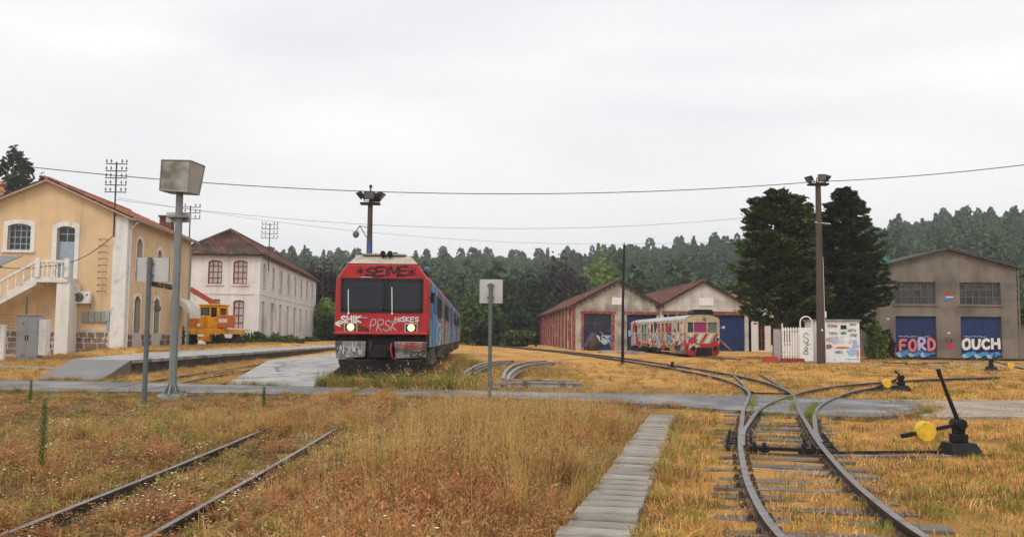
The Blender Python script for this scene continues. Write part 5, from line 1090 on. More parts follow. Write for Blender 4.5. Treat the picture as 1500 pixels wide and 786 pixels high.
plate_sign('blank square sign back on a slim grey pole standing in the tall dry grass', 717, 592, 416, (700, 735, 410, 445), .045)
def flood(t, p, d, s=1.0):
    d = Vector(d).normalized(); q = d.to_track_quat('-Y', 'Z').to_matrix().to_4x4(); M_ = Matrix.Translation(p) @ q @ Matrix.Scale(s, 4)
    mb = MB(); mb.add([M_ @ Vector(v) for v in ((-.28, -.12, -.22), (.28, -.12, -.22), (.28, -.12, .22), (-.28, -.12, .22), (-.17, .2, -.13), (.17, .2, -.13), (.17, .2, .13), (-.17, .2, .13))], [(3, 2, 1, 0), (4, 5, 6, 7), (0, 1, 5, 4), (1, 2, 6, 5), (2, 3, 7, 6), (3, 0, 4, 7)]); o = mb.build('floodlight', M_black, t)
    mb = MB(); mb.add([M_ @ Vector(v) for v in ((-.24, -.125, -.18), (.24, -.125, -.18), (.24, -.125, .18), (-.24, -.125, .18))], [(0, 1, 2, 3)]); mb.build('lens', pm('flood_glass', (.12, .12, .12), .2, .2, bump=0), o)
    mb = MB(); mb.bar(M_ @ Vector((-.3, 0, 0)), M_ @ Vector((-.3, .05, -.32)), .04); mb.bar(M_ @ Vector((.3, 0, 0)), M_ @ Vector((.3, .05, -.32)), .04); mb.bar(M_ @ Vector((-.3, .05, -.32)), M_ @ Vector((.3, .05, -.32)), .04); mb.build('yoke', M_black, o)
p = A(541, 372, 46); ztop = A(541, 297, 46).z
FM = thing('floodlight_mast', 'dark floodlight mast with a dome camera arm behind the red train', 'lamp mast', (p.x, 46, .64), 0, 'floodlight masts')
H_ = ztop-.64; mb = MB(); mb.tube([(0, 0, 0), (0, 0, H_)], [.17, .13], 10); mb.build('pole', M_pole, FM)
mb = MB(); mb.tube([(0, 0, H_-3.0), (0, 0, H_-1.95)], [.158, .152], 10); mb.build('blue_band', pm('blue_band', (.05, .08, .22), .6, .2), FM)
mb = MB(); mb.box(-.5, .5, -.25, .25, H_-.1, H_); mb.build('head_frame', M_black, FM)
flood(FM, (0, -.3, H_+.36), (0, -1, -.25), 1.0); flood(FM, (-.55, 0, H_+.4), (-1, -.1, -.9), .9); flood(FM, (.55, 0, H_+.4), (1, -.1, -.9), .9); flood(FM, (.2, .4, H_+.4), (.2, 1, -.3), 1.0)
mb = MB(); mb.tube([(0, 0, H_+.1), (0, 0, H_+.85)], .04, 6); mb.lathe([(.08, 0), (.08, .12), (.02, .16)], (0, 0, H_+.8), 8); mb.build('finial', M_black, FM)
mb = MB(); mb.tube([(-.1, 0, H_-1.9), (-.35, 0, H_-1.5), (-.5, 0, H_-1.25), (-.6, 0, H_-1.3)], .03, 6); mb.tube([(-.1, 0, H_-1.3), (-.55, 0, H_-1.22)], .025, 6); ca_ = mb.build('camera_arm', M_greys, FM)
mb = MB(); mb.lathe([(.05, .12), (.15, .08), (.17, -.05), (.13, -.17), (.05, -.22)], (-.72, 0, H_-1.62), 12); mb.bar((-.72, 0, H_-1.5), (-.55, 0, H_-1.24), .05); mb.build('dome_camera', M_darkgrey, ca_)
p = P(1203, 533); s = F/p.y; H_ = (533-268)/s
FM2 = thing('floodlight_mast', 'stout wooden floodlight mast standing in front of the conifers and graffiti hut', 'lamp mast', p, 0, 'floodlight masts')
mb = MB(); mb.tube([(0, 0, -.2), (0, 0, H_)], [.25, .15], 12); mb.build('pole', M_pole, FM2)
mb = MB(); 
for z in np.arange(.8, H_-.5, .85): mb.tube([(-.3+.02*z, -.02, z), (.3-.02*z, -.02, z)], .012, 5)
mb.build('climbing_pegs', M_rust, FM2)
mb = MB(); mb.tube([(.26, -.05, 0), (.2, -.08, 3), (.17, -.06, 6)], .025, 6); mb.lathe([(.05, 0), (.05, .35)], (.26, -.1, 2.6), 8); mb.build('conduit', M_whitepaint, FM2)
mb = MB(); mb.lathe([(.055, 0), (.055, .01)], (0, -.235, 1.9), 12, Matrix.Rotation(PI/2, 3, 'X')); mb.build('round_disc', G_w, FM2)
mb = MB(); mb.bar((-.25, -.1, H_-2.5+.3), (.6, -.2, H_-2.5+.2), .05, .05); mb.build('side_arm', M_palemetal, FM2)
mb = MB(); mb.box(-.55, .55, -.25, .25, H_-.08, H_+.02); mb.build('head_frame', M_black, FM2)
flood(FM2, (.12, -.25, H_+.32), (.05, -1, -.25), .9); flood(FM2, (-.5, .0, H_+.3), (-1, -.4, -.7), .8); flood(FM2, (.58, .05, H_+.34), (1, -.3, -.8), .8)
p = P(912, 533); s = F/p.y; mb = MB(); mb.tube([(0, 0, -.2), (.02, 0, 3), (.09, 0, (533-358)/s)], [.085, .075, .06], 8); PB = thing('telegraph_pole', 'thin dark bare pole standing in the straw in front of the brick shed', 'pole', p); mb.build('pole', M_black, PB)
mb = MB(); mb.tube([(.09, 0, (533-358)/s), (.09, 0, (533-358)/s+.12)], .02, 6); mb.build('top_pin', M_black, PB)

# ---------------------------------------------------------------- switch levers
def lever(label, p, rz, sc_=1.0, lean=-.25, disc=True, arm=(-.80, .27), hh=1.13):
    t = thing('switch_lever', label, 'switch lever', p, rz, 'black point levers'); t.scale = (sc_,)*3
    mb = MB(); mb.add([(-.22, -.24, -.06), (.30, -.24, -.06), (.30, .24, -.06), (-.22, .24, -.06), (-.17, -.13, .19), (.17, -.13, .19), (.17, .13, .19), (-.17, .13, .19)], [(0, 3, 2, 1), (4, 5, 6, 7), (0, 1, 5, 4), (1, 2, 6, 5), (2, 3, 7, 6), (3, 0, 4, 7)]); mb.box(-.26, .34, -.28, .28, -.08, -.0); mb.build('base', M_black, t, bevel=.012)
    for x, y in ((-.2, -.22), (.28, -.22), (-.2, .22), (.28, .22)): mb = MB(); mb.tube([(x, y, 0), (x, y, .05)], .025, 6); mb.build('bolt', M_rust, t)
    mb = MB(); mb.box(-.10, .10, -.07, .07, .19, .30); mb.box(-.07, .07, -.055, .055, .30, .46); mb.tube([(0, -.11, .43), (0, .11, .43)], .075, 12); mb.build('column', M_black, t, bevel=.015)
    mb = MB(); mb.tube([(.01, 0, .44), (lean*.55, 0, .44+(hh-.44)*.55), (lean, 0, hh)], [.032, .026, .022], 8); mb.tube([(lean*.93, 0, hh-.07), (lean*1.03, 0, hh+.03)], .029, 8); mb.build('handle', M_black, t)
    mb = MB(); mb.bar((0, -.02, .43), (arm[0], -.02, arm[1]), .05, .045); mb.bar((arm[0]*.82, -.02, .43+(arm[1]-.43)*.82), (arm[0], -.02, arm[1]), .06, .055); a_ = mb.build('weight_arm', M_black, t)
    if disc:
        f = .60; mb = MB(); mb.lathe([(.122, -.055), (.135, -.045), (.135, .045), (.122, .055)], (arm[0]*f, -.03, .43+(arm[1]-.43)*f), 28, Matrix.Rotation(PI/2, 3, 'X')); mb.build('counterweight', M_yeldisc, a_)
    return t
p = P(1405, 668); lever('tall black point lever with yellow round counterweight beside the near track', p, R(4), 1.0)
mb = MB(); q = onT1(12.0, .62, .05); mb.tube([q, Vector((p.x-.22, p.y+.02, p.z+.06))], .018, 8); mb.bar(q+Vector((.15, -.06, 0)), q+Vector((.9, -.06, -.02)), .03, .02); tag(mb.build('point_rod', M_black), 'thin black steel rod joining the tall lever to the points', 'rod')
mb = MB(); mb.box(-.9, .9, -.06, .06, -.05, .03); o = mb.build('timber_plank', M_wood, None, bevel=.01); o.location = (p.x-1.05, p.y-.22, p.z+.01); o.rotation_euler = (0, 0, R(3)); tag(o, 'grey weathered plank lying flat beside the tall lever rod', 'plank')
lever('small black lever with yellow weight beside the curved branch track', P(1320, 573), R(8), .95, -.16, True, (-.8, .12), .62)
lever('black lever tilted towards the workshop path', P(1452, 543), R(-6), 1.1, .16, True, (1.3, .10), .72)
lever('low black lever stub beside the siding rails near the thin dark pole', P(985, 541), R(20), .7, .1, False, (-.45, .1), .5)

# ---------------------------------------------------------------- scrap rails
def scrap(label, px, h=.2, name='scrap_rail', prof=None):
    pts = [P(u, v, dz) for u, v, dz in px]; c = curve([(p.x, p.y) for p in pts], .15); zz = np.interp(np.linspace(0, 1, len(c)), np.linspace(0, 1, len(pts)), [p.z for p in pts])
    big = [(a*1.5, b*1.4) for a, b in PROF]; o = rail(c, zz, None, name, big, pm('pale_worn_rail', (.30, .27, .24), .5, .25, 8, (.12, .09, .07), 4, .5, .66, metal=.3))
    tag(o, label, 'rail', 'scrap rails lying in a heap')
SC_L = 'bent scrap rail lying in the weeds beside the square sign post'
scrap('long bent scrap rail at the weedy end of the heap', [(678, 546, 0.26), (690, 538, 0.32), (706, 531.5, 0.36), (726, 528, 0.36), (752, 527, 0.32)])
scrap('short bent scrap rail nested inside the long bent one', [(692, 541, 0.24), (706, 535, 0.28), (724, 531, 0.30), (748, 530, 0.28)])
scrap('double bent scrap rail curling up from the straight ones', [(737, 553, 0.38), (740, 543, 0.42), (750, 534.5, 0.44), (768, 529.5, 0.42), (800, 527, 0.38)])
scrap('bent scrap rail running alongside the curling one over the beams', [(743, 555, 0.32), (748, 545, 0.38), (760, 537, 0.40), (778, 532, 0.40), (806, 529, 0.36)])
scrap('straight grey scrap rail on the ground in front of the bent rails', [(722, 559, 0.26), (780, 558, 0.27), (852, 560, 0.25)]); scrap('second straight scrap rail lying behind the first', [(735, 555.5, 0.26), (800, 555, 0.26), (838, 556.5, 0.25)])
for (u, v, l_, a) in ((768, 549, 1.6, .3), (805, 536, 1.0, 1.2), (700, 545, 1.2, .6)):
    p = P(u, v); mb = MB(); mb.box(-l_/2, l_/2, -.12, .12, -.02, .16); o = mb.build('timber_beam', M_sleeper, None, bevel=.015); o.location = p; o.rotation_euler = (0, 0, a); tag(o, 'old grey timber beam under the scrap rails', 'beam', 'timber beams under the scrap rails')
p = P(328, 549); mb = MB(); mb.box(-.35, .35, -.04, .04, .05, .12); o = mb.build('loose_rail', M_rust); o.location = p; o.rotation_euler = (0, R(-8), R(10)); tag(o, 'short rusty bar lying in the trench between the platforms', 'bar')
# scrap heap at the shed door
p = A(868, 505, 83.4); HS = thing('scrap_heap', 'rusty boiler drum and frames dumped before the brick shed door', 'scrap', (p.x, 83.2, .34))
mb = MB(); mb.lathe([(.5, 0), (.62, .1), (.62, .9), (.5, 1.1), (.3, 1.5), (.2, 1.7)], n=16); mb.build('drum', M_rust, HS, True)
for i in range(7): a = i*.9; mb = MB(); mb.bar((math.cos(a)*.9, math.sin(a)*.4, 0), (math.cos(a+1.8)*.3, math.sin(a)*.2, 1.2+.1*i), .1, .06); mb.build('bent_frame', M_rust, HS)
mb = MB(); mb.bar((.7, -.2, 1.75), (2.0, -.2, .05), .16, .07); o = mb.build('plank', pm('pale_plank', (.36, .25, .15), .8, .3, 4)); o.location = (p.x, 82.9, .34); tag(o, 'pale plank leaning against the scrap before the brick shed', 'plank')
mb = MB(); mb.box(-1.9, 1.9, -.5, .5, -.05, .14); o = mb.build('concrete_slab', M_conc, None, bevel=.02); p = P(910, 517); o.location = p; tag(o, 'low concrete slab on the straw before the sheds', 'slab')
# small items beyond the train and near the workshop
p = P(692, 507); SG = thing('ground_signal', 'tiny dark ground signal beside the line past the train', 'signal', p); mb = MB(); mb.tube([(0, 0, 0), (0, 0, .8)], .06, 6); mb.build('post', M_rust, SG); mb = MB(); mb.lathe([(.3, 0), (.3, .15)], (-.35, 0, .95), 12, Matrix.Rotation(PI/2, 3, 'X')); mb.build('lamp', M_dark, SG)
for (u, v, a) in ((1312, 533, .1), (1342, 535, .3), (1370, 533, -.2)):
    p = P(u, v); mb = MB(); mb.box(-.7, .7, -.1, .1, -.02, .1); o = mb.build('dumped_sleeper', M_rust, None, bevel=.015); o.location = p; o.rotation_euler = (0, 0, a); tag(o, {1312: 'dark sleeper dumped in the straw close to the graffiti hut', 1342: 'slanted dark sleeper between two others in the straw before the workshop', 1370: 'dark sleeper dumped in the straw before the workshop pier'}[u], 'sleeper', 'dark sleepers dumped before the workshop')
c_ = curve([(26, 60.5), (33, 59), (45, 57.5), (60, 57)]); tw = thing('railway_track', 'dark track passing the foot of the grey workshop', 'railway track')
for k in (-.53, .53): n_, _ = normals(c_); q_ = c_+n_*k; rail(q_, g(q_[:, 0], q_[:, 1])+.16, tw, mat=M_black)

# ---------------------------------------------------------------- left edge: cabinet, fence, canopy
CB = thing('electrical_cabinet', 'grey steel electrical cabinet with white side box below the station stair', 'cabinet', P(45, 527), R(6))
mb = MB(); mb.box(-.62, .42, -.35, .35, .05, 2.25); mb.build('case', M_cabinet, CB, bevel=.03)
mb = MB(); mb.box(-.66, .46, -.40, .40, 2.25, 2.31); mb.build('lid', M_cabinet, CB, bevel=.015)
for x0, x1 in ((-.58, -.12), (-.08, .38)): mb = MB(); mb.box(x0, x1, -.372, -.35, .15, 2.15); d_ = mb.build('door', M_cabinet, CB, bevel=.01); mb = MB(); mb.box((x1-.06 if x0 < -.3 else x0+.02), (x1-.02 if x0 < -.3 else x0+.06), -.40, -.372, 1.0, 1.25); mb.build('handle', M_black, d_)
mb = MB(); mb.box(-.36, -.22, -.378, -.372, 1.75, 1.95); mb.box(-.36, -.16, -.378, -.372, .15, .35); mb.build('vent', M_meter, CB)
mb = MB(); mb.box(.425, .78, -.3, .3, .25, 2.05); mb.build('side_box', M_whitepaint, CB, bevel=.02)
mb = MB(); mb.box(-.7, .85, -.45, .45, -.2, .05); mb.build('plinth', M_conc, CB)
FN = thing('wire_fence', 'green wire mesh fence running off from the grey cabinet', 'fence', (-25.6, 46.3, .15), R(6))
for i in range(4): mb = MB(); mb.tube([(.3-i*2.2, 0, -.2), (.3-i*2.2, 0, 2.5 if i else 3.3)], .04, 6); mb.build('post', pm('green_post', (.06, .12, .10), .6, .2), FN)
mb = MB()
for k in range(14): mb.tube([(.3, 0, .1+k*.17), (-6.3, 0, .1+k*.17)], .007, 4, False)
for k in range(34): mb.tube([(.25-k*.19, 0, .1), (.25-k*.19, 0, 2.32)], .006, 4, False)
mb.build('mesh', MATS['green_post'], FN)
mb = MB(); p = P(3, 528); mb.box(-.12, .1, -.1, .1, -.2, 1.72); mb.box(-.14, .12, -.12, .12, 1.72, 1.78); o = mb.build('marker_post', M_whitepaint, None, bevel=.02); o.location = p; tag(o, 'squat white marker post at the edge of the dry grass before the cabinet', 'post')
CN = thing('sheet_canopy', 'grey corrugated sheet canopy corner below the station window', 'canopy', (-24.0, 43.5, 0), R(4))
mb = MB(); n = 40
for i in range(n+1):
    x = -.05-5*i/n; z0_ = 4.75; k = .03*math.cos(i*PI); mb.v += [(x, -2.0, z0_-.05+k), (x, 0, z0_+.55+k), (x, -2.0, z0_-.09+k), (x, 0, z0_+.51+k)]
mb.f = [(4*i+a, 4*i+b, 4*i+4+b, 4*i+4+a) for i in range(n) for a, b in ((0, 1), (2, 3), (0, 2), (1, 3))]+[(0, 1, 3, 2)]; mb.build('roof_sheet', M_greys, CN)
mb = MB(); mb.box(-5.1, -.1, -1.95, -1.88, 4.55, 4.66); mb.build('edge_beam', M_darkgrey, CN)
for x in (-1.9, -4.9): mb = MB(); mb.tube([(x, -1.0, 0), (x, -1.0, 4.85)], .06, 8); mb.build('post', M_greys, CN)
# potted shrubs on the platform by the house wall
def cable(label, pts, r, sag=0, n=40):
    mb = MB(); q = []
    for a, b in zip(pts[:-1], pts[1:]):
        a = Vector(a); b = Vector(b)
        for i in range(n): t = i/n; v = a.lerp(b, t); v.z -= sag*4*t*(1-t); q.append(v)
    q.append(Vector(pts[-1])); mb.tube(q, r, 5); tag(mb.build('overhead_cable', M_black), label, 'cable')
p0, p1, p2 = A(-60, 232, 44), A(1203, 268, 49.7), A(1600, 222, 40)
mid = A(700, 284, 47); lin = p0.lerp(p1, .6)
def cable3(label, px, r):
    c = [A(u, v, y) for u, v, y in px]; xs = np.array([q.x for q in c]); P3 = np.polyfit(xs, [q.z for q in c], 2); Py = np.polyfit(xs, [q.y for q in c], 1)
    xx = np.linspace(xs[0], xs[-1], 60); mb = MB(); mb.tube([(x, np.polyval(Py, x), np.polyval(P3, x)) for x in xx], r, 5); tag(mb.build('overhead_cable', M_black), label, 'cable')
cable3('thick black cable sagging across the whole yard to the wooden floodlight mast', [(-80, 229, 44), (30, 243, 44.5), (350, 273, 46), (700, 284, 47.5), (1000, 277, 48.7), (1203, 266, 49.6)], .022)
cable('thick black cable rising from the wooden floodlight mast out of the yard', [A(1203, 266, 49.6), A(1700, 214, 40)], .022, .25)
cable3('thin wire strung from the station mast towards the conifers', [(168, 291, 52.3), (420, 322, 54), (760, 334, 56), (1090, 319, 58)], .010)
cable3('fainter second thin wire strung below the first behind the train mast', [(166, 284, 52.3), (400, 330, 56), (750, 354, 62), (1100, 350, 66)], .008)
cable('slack black service wire looping across the gable to the stair door', [SBm @ Vector((-.75, -.2, 6.4)), SBm @ Vector((-3.9, -1.3, 4.5)), SBm @ Vector((-9.0, -1.2, 5.2))], .022, .45)
# ================================================================ vegetation
def quads(cen, size, asp=1.5, nup=0.0, axis_=None):
    """leaf shaped rhombi around the given centres"""
    n = len(cen); a = rng.normal(size=(n, 3)); a /= np.linalg.norm(a, axis=1)[:, None]
    if axis_ is not None: a = axis_+.45*a; a /= np.linalg.norm(a, axis=1)[:, None]
    b = rng.normal(size=(n, 3)); b[:, 2] += nup; b -= (b*a).sum(1)[:, None]*a; b /= np.linalg.norm(b, axis=1)[:, None]; c = np.cross(a, b)
    s = (size*rng.uniform(.6, 1.3, n))[:, None]
    V = np.stack([cen-a*s*asp*.5, cen+c*s*.5, cen+a*s*asp*.5, cen-c*s*.5], 1).reshape(-1, 3)
    return V, np.arange(4*n).reshape(-1, 4)
def blob_points(blobs, n, clumps=26, spread=.24):
    out = []; vol = np.array([b[3]*b[4]*b[5] for b in blobs])**.7; vol /= vol.sum()
    for b, k in zip(blobs, (vol*n).astype(int)):
        d = rng.normal(size=(clumps, 3)); d /= np.linalg.norm(d, axis=1)[:, None]; rad = rng.uniform(.45, 1.0, clumps)**.6
        cc = d*rad[:, None]; pick = rng.integers(0, clumps, k); p = cc[pick]+rng.normal(size=(k, 3))*spread
        out.append(p*np.array(b[3:6])+np.array(b[:3]))
    return np.concatenate(out)
def broad_tree(name, label, base, H, blobs, n, leaf, mat, tr=.2, cat='tree', group=None, clumps=26, trunk_top=.6):
    t = thing(name, label, cat, base, 0, group)
    mb = MB(); top = H*trunk_top; mb.tube([(0, 0, -.3), (.05*H*.1, 0, top*.5), (0, 0, top)], [tr*1.2, tr*.85, tr*.5], 8)
    for b in blobs: c = Vector(b[:3]); mb.tube([(0, 0, top*.55), c*.5+Vector((0, 0, top*.35)), c], [tr*.45, tr*.3, tr*.12], 6)
    mb.build('trunk', M_bark, t)
    p = blob_points(blobs, n, clumps); V, Q_ = quads(p, leaf); npmesh('crown', V, Q_, mat, t); return t
LF_dark = leafmat('dark_foliage', (.018, .030, .012), (.045, .062, .022))
LF_con = leafmat('conifer_foliage', (.022, .042, .014), (.090, .125, .036), trans=.12)
LF_mid = leafmat('green_foliage', (.05, .085, .02), (.12, .17, .04))
LF_lime = leafmat('lime_foliage', (.10, .16, .03), (.20, .27, .055))
LF_plum = leafmat('plum_foliage', (.020, .012, .015), (.05, .028, .032))
LF_brown = leafmat('purple_brown_foliage', (.028, .02, .018), (.06, .045, .038))
LF_pine = leafmat('pine_foliage', (.02, .032, .018), (.05, .065, .03))
LF_euc = leafmat('eucalyptus_foliage', (.026, .052, .018), (.085, .125, .042), trans=.1)

def conifer(label, base, H, prof, nb, per, leaf, off=(0, 0)):
    t = thing('conifer', label, 'tree', base, 0, 'tall dark conifers beside the sheds')
    mb = MB(); mb.tube([(0, 0, -.3), (.06, 0, H*.3), (.02, .05, H*.7), (0, 0, H*.97)], [.30, .24, .12, .02], 10)
    zs, rs = zip(*prof); pts = []; axs = []
    r2 = random.Random(label)
    for i in range(nb):
        z = zs[0]+(zs[-1]-zs[0])*(r2.random()**.85); a = r2.uniform(0, 2*PI); L_ = float(np.interp(z, zs, rs))*r2.uniform(.66, 1.1)*(1+.12*math.sin(3*a+z))
        if z > .74*H and r2.random() < .2: continue
        d = Vector((math.cos(a), math.sin(a), 0)); tip = d*L_+Vector((0, 0, z+L_*r2.uniform(-.05, .28)))
        s0 = Vector((0, 0, max(.5, z-.25*L_)))
        if i % 3 == 0: mb.tube([s0, (s0+tip)*.5+Vector((0, 0, .1)), tip], [.05, .03, .01], 5, False)
        for k in range(per):
            u = 1.02-.72*r2.random()**1.5; c = s0.lerp(tip, u); w = .12+.13*L_*(1-abs(u-.55))
            side = Vector((-d.y, d.x, 0))*r2.gauss(0, w)
            pts.append(c+side+Vector((0, 0, r2.gauss(0, .05)-abs(side.length)*.22))); axs.append(d*.8+side*.8+Vector((0, 0, .12)))
    mb.build('trunk', M_bark, t)
    V, Q_ = quads(np.array(pts), leaf, 2.0, 1.5, np.array(axs)); npmesh('crown', V, Q_, LF_con, t); return t
pc = A(1138, 516, 58)
conifer('broad dark conifer with flat double top beside the white fronted shed', (pc.x, 58, .2), 10.9, [(2.5, 1.6), (3.3, 2.8), (4.4, 3.1), (6, 2.8), (8, 2.45), (9.6, 2.05), (10.5, 1.5), (11, .6)], 300, 85, .21)
pc = A(1238, 516, 59.5)
conifer('pointed dark conifer with ragged spires close behind the floodlight mast', (pc.x, 59.5, .2), 11.4, [(1.9, .9), (2.6, 2.3), (4.6, 2.95), (6.4, 2.6), (8.2, 2.2), (9.6, 1.7), (10.6, 1.1), (11.5, .3)], 300, 85, .21)
pc = A(1180, 516, 61)
conifer('narrow dark conifer filling the gap between its two taller neighbours', (pc.x, 61, .2), 10.6, [(1.9, 1.0), (3, 2.0), (6, 2.2), (8.8, 1.8), (10.6, .5)], 150, 80, .22)

def px_tree(name, label, px, ytop, wpx, Y, mat, n=3500, leaf=.45, zb=None, nbl=6, squash=1.0, cat='tree', group='trees beyond the yard', low=.25):
    base = A(px, 500, Y); z0 = float(g(base.x, Y)) if zb is None else zb; H = A(px, ytop, Y).z-z0; Rr = wpx/2/F*Y
    r = random.Random(label); bl = []
    for i in range(nbl):
        a = 2*PI*i/nbl+r.uniform(-.4, .4); q = r.uniform(.35, .62); zc = H*r.uniform(low+.12, .72); bl.append((math.cos(a)*Rr*q, math.sin(a)*Rr*q, zc, Rr*r.uniform(.42, .6), Rr*r.uniform(.42, .6), H*r.uniform(.17, .26)))
    bl.append((r.uniform(-.15, .15)*Rr, 0, H*.76, Rr*.55, Rr*.55, H*.24)); bl.append((0, 0, H*(low+.2), Rr*.8, Rr*.8, H*.22))
    return broad_tree(name, label, (base.x, Y, z0), H, bl, n, leaf, mat, tr=max(.08, H*.018), cat=cat, group=group)
G_ = 'trees beyond the yard'
px_tree('broadleaf_tree', 'rounded dark green tree just past the end of the train', 700, 428, 76, 112, LF_mid, 4200, .5, low=.1)
px_tree('broadleaf_tree', 'dark tree behind the square sign post', 742, 418, 80, 128, LF_dark, 4200, .55, low=.1)
px_tree('broadleaf_tree', 'tall dark green tree beside the purple brown tree', 782, 405, 80, 135, LF_dark, 4500, .55, low=.08)
px_tree('broadleaf_tree', 'purple brown leaved tree behind the brick shed', 822, 386, 84, 150, LF_brown, 4500, .6, low=.08)
px_tree('broadleaf_tree', 'bright lime green tree rising over the brick shed roof', 876, 383, 78, 155, LF_lime, 4500, .6)
px_tree('broadleaf_tree', 'small dark tree between the two shed gables', 930, 412, 60, 150, LF_dark, 3000, .55)
px_tree('shrub', 'low bright green shrub at the wood edge left of the brick shed', 757, 484, 52, 104, LF_mid, 2200, .35, cat='shrub', low=0)
px_tree('shrub', 'dark green shrub beside the far corner of the brick shed', 722, 470, 60, 108, LF_dark, 2400, .38, cat='shrub', low=0)
px_tree('broadleaf_tree', 'second dark broadleaf tree filling in behind the lime tree', 905, 400, 80, 175, LF_dark, 3000, .6)
px_tree('plum_tree', 'dark plum coloured tree beyond the white annexe', 470, 384, 50, 122, LF_plum, 4200, .42, zb=.8)
px_tree('hedge_shrub', 'bright green hedge bush at the far corner of the white annexe', 478, 438, 42, 114, LF_lime, 3000, .35, zb=.8, cat='hedge', low=0)
px_tree('hedge_shrub', 'dark lower hedge bush between the white annexe and train', 484, 462, 34, 108, LF_dark, 2200, .3, zb=.8, cat='hedge', low=0)
px_tree('shrub', 'yellow green bush growing between the graffiti hut and workshop', 1283, 472, 32, 61, LF_lime, 2600, .17, cat='shrub', low=0)
px_tree('shrub', 'reddish brown bush against the workshop corner', 1299, 484, 22, 64, LF_brown, 1800, .17, cat='shrub', low=0)
px_tree('broadleaf_tree', 'green tree showing past the right corner of the workshop', 1512, 440, 46, 74, LF_mid, 3000, .3)
px_tree('broadleaf_tree', 'dark tree screening the back of the white fronted shed', 1262, 395, 70, 92, LF_dark, 3000, .4)
def pine(label, px, ytop, Y, wpx):
    base = A(px, 480, Y); z0 = .5; H = A(px, ytop, Y).z-z0; Rr = wpx/2/F*Y; r = random.Random(label); bl = []
    for i in range(15): z = H*(.42+.56*i/14); q = Rr*(1-.55*i/14); a = i*2.4; bl.append((math.cos(a)*q*.75, math.sin(a)*q*.75, z, q*.42, q*.42, H*.022+.35))
    t = thing('pine_tree', label, 'tree', (base.x, Y, z0), 0, 'tall pines behind the station')
    mb = MB(); mb.tube([(0, 0, -.5), (.1, 0, H*.5), (0, 0, H)], [.35, .22, .04], 8)
    for b in bl: mb.tube([(0, 0, b[2]-.8), Vector(b[:3])], [.08, .03], 5)
    mb.build('trunk', M_bark, t); p = blob_points(bl, 2600, 9, .42); V, Q_ = quads(p, .34, 2.4); npmesh('crown', V, Q_, LF_pine, t)
pine('tall thin pine with open crown behind the station chimney', 6, 222, 105, 56); pine('leaning pine rising just right of the station chimney', 21, 236, 112, 46); pine('short pine top peeping over the station ridge', 51, 262, 118, 26)
# small house beyond the plum tree
HB = thing('distant_house', 'white house with red roof glimpsed between plum tree and train', 'house', (A(498, 470, 150).x, 150, .6), R(5))
mb = MB(); mb.add([(-4, 0, 0), (4, 0, 0), (4, 0, 8.5), (0, 0, 10.6), (-4, 0, 8.5), (-4, 9, 0), (4, 9, 0), (4, 9, 8.5), (0, 9, 10.6), (-4, 9, 8.5)], [(0, 1, 2, 3, 4), (5, 9, 8, 7, 6), (0, 4, 9, 5), (1, 6, 7, 2)]); mb.build('wall', M_white2, HB)
gable_roof(HB, 8, -.4, 9.4, 8.5, 10.6, .5, M_tile3, .4, .5, sub=2, x0=-4)
for x in (-2, 1.2): opening(HB, frame((0, 0, 0)), x, 5, 6.4, 1.1, 0, .0, 'window', M_bluegrey, M_glassdark, None, .1, sill=False)
WBL = MB(); WBL.box(0, .3, 0, 5, -.3, 2.9); o = WBL.build('garden_wall', M_white2, None, bevel=.03); o.location = WBm @ Vector((1.5, L2+.5, 0)); tag(o, 'short white wall end beyond the white annexe', 'wall')

# ---------------------------------------------------------------- instancing helper
PROTO = {}
def scatter(name, protos, pts, rot, scl, idx_, label=None):
    """one 'stuff' object: geometry nodes instance a few small meshes on points"""
    coll = bpy.data.collections.new('proto_'+name)
    for i, me in enumerate(protos):
        o = bpy.data.objects.new(f'{name}_{i:02d}', me); coll.objects.link(o)
    me = bpy.data.meshes.new(name); n = len(pts); me.vertices.add(n); me.vertices.foreach_set('co', np.asarray(pts, np.float32).ravel())
    for nm, ty, dat in (('rot', 'FLOAT_VECTOR', rot), ('scl', 'FLOAT_VECTOR', scl)):
        me.attributes.new(nm, ty, 'POINT').data.foreach_set('vector', np.asarray(dat, np.float32).ravel())
    me.attributes.new('pick', 'INT', 'POINT').data.foreach_set('value', np.asarray(idx_, np.int32))
    ob = bpy.data.objects.new(name, me); C.objects.link(ob); ob['kind'] = 'stuff'
    t = bpy.data.node_groups.new('scatter_'+name, 'GeometryNodeTree')
    t.interface.new_socket('Geometry', in_out='INPUT', socket_type='NodeSocketGeometry'); t.interface.new_socket('Geometry', in_out='OUTPUT', socket_type='NodeSocketGeometry')
    N = t.nodes; l = t.links.new; gi = N.new('NodeGroupInput'); go = N.new('NodeGroupOutput'); ip = N.new('GeometryNodeInstanceOnPoints'); ci = N.new('GeometryNodeCollectionInfo')
    ci.inputs['Collection'].default_value = coll; ci.inputs['Separate Children'].default_value = True; ci.inputs['Reset Children'].default_value = True
    def att(nm, ty):
        a = N.new('GeometryNodeInputNamedAttribute'); a.data_type = ty; a.inputs['Name'].default_value = nm; return a.outputs['Attribute']
    l(gi.outputs[0], ip.inputs['Points']); l(ci.outputs[0], ip.inputs['Instance']); ip.inputs['Pick Instance'].default_value = True
    l(att('pick', 'INT'), ip.inputs['Instance Index']); l(att('rot', 'FLOAT_VECTOR'), ip.inputs['Rotation']); l(att('scl', 'FLOAT_VECTOR'), ip.inputs['Scale']); l(ip.outputs[0], go.inputs[0])
    md = ob.modifiers.new('scatter', 'NODES'); md.node_group = t
    if label: ob['label'] = label; ob['category'] = name.split('_')[-1]
    return ob

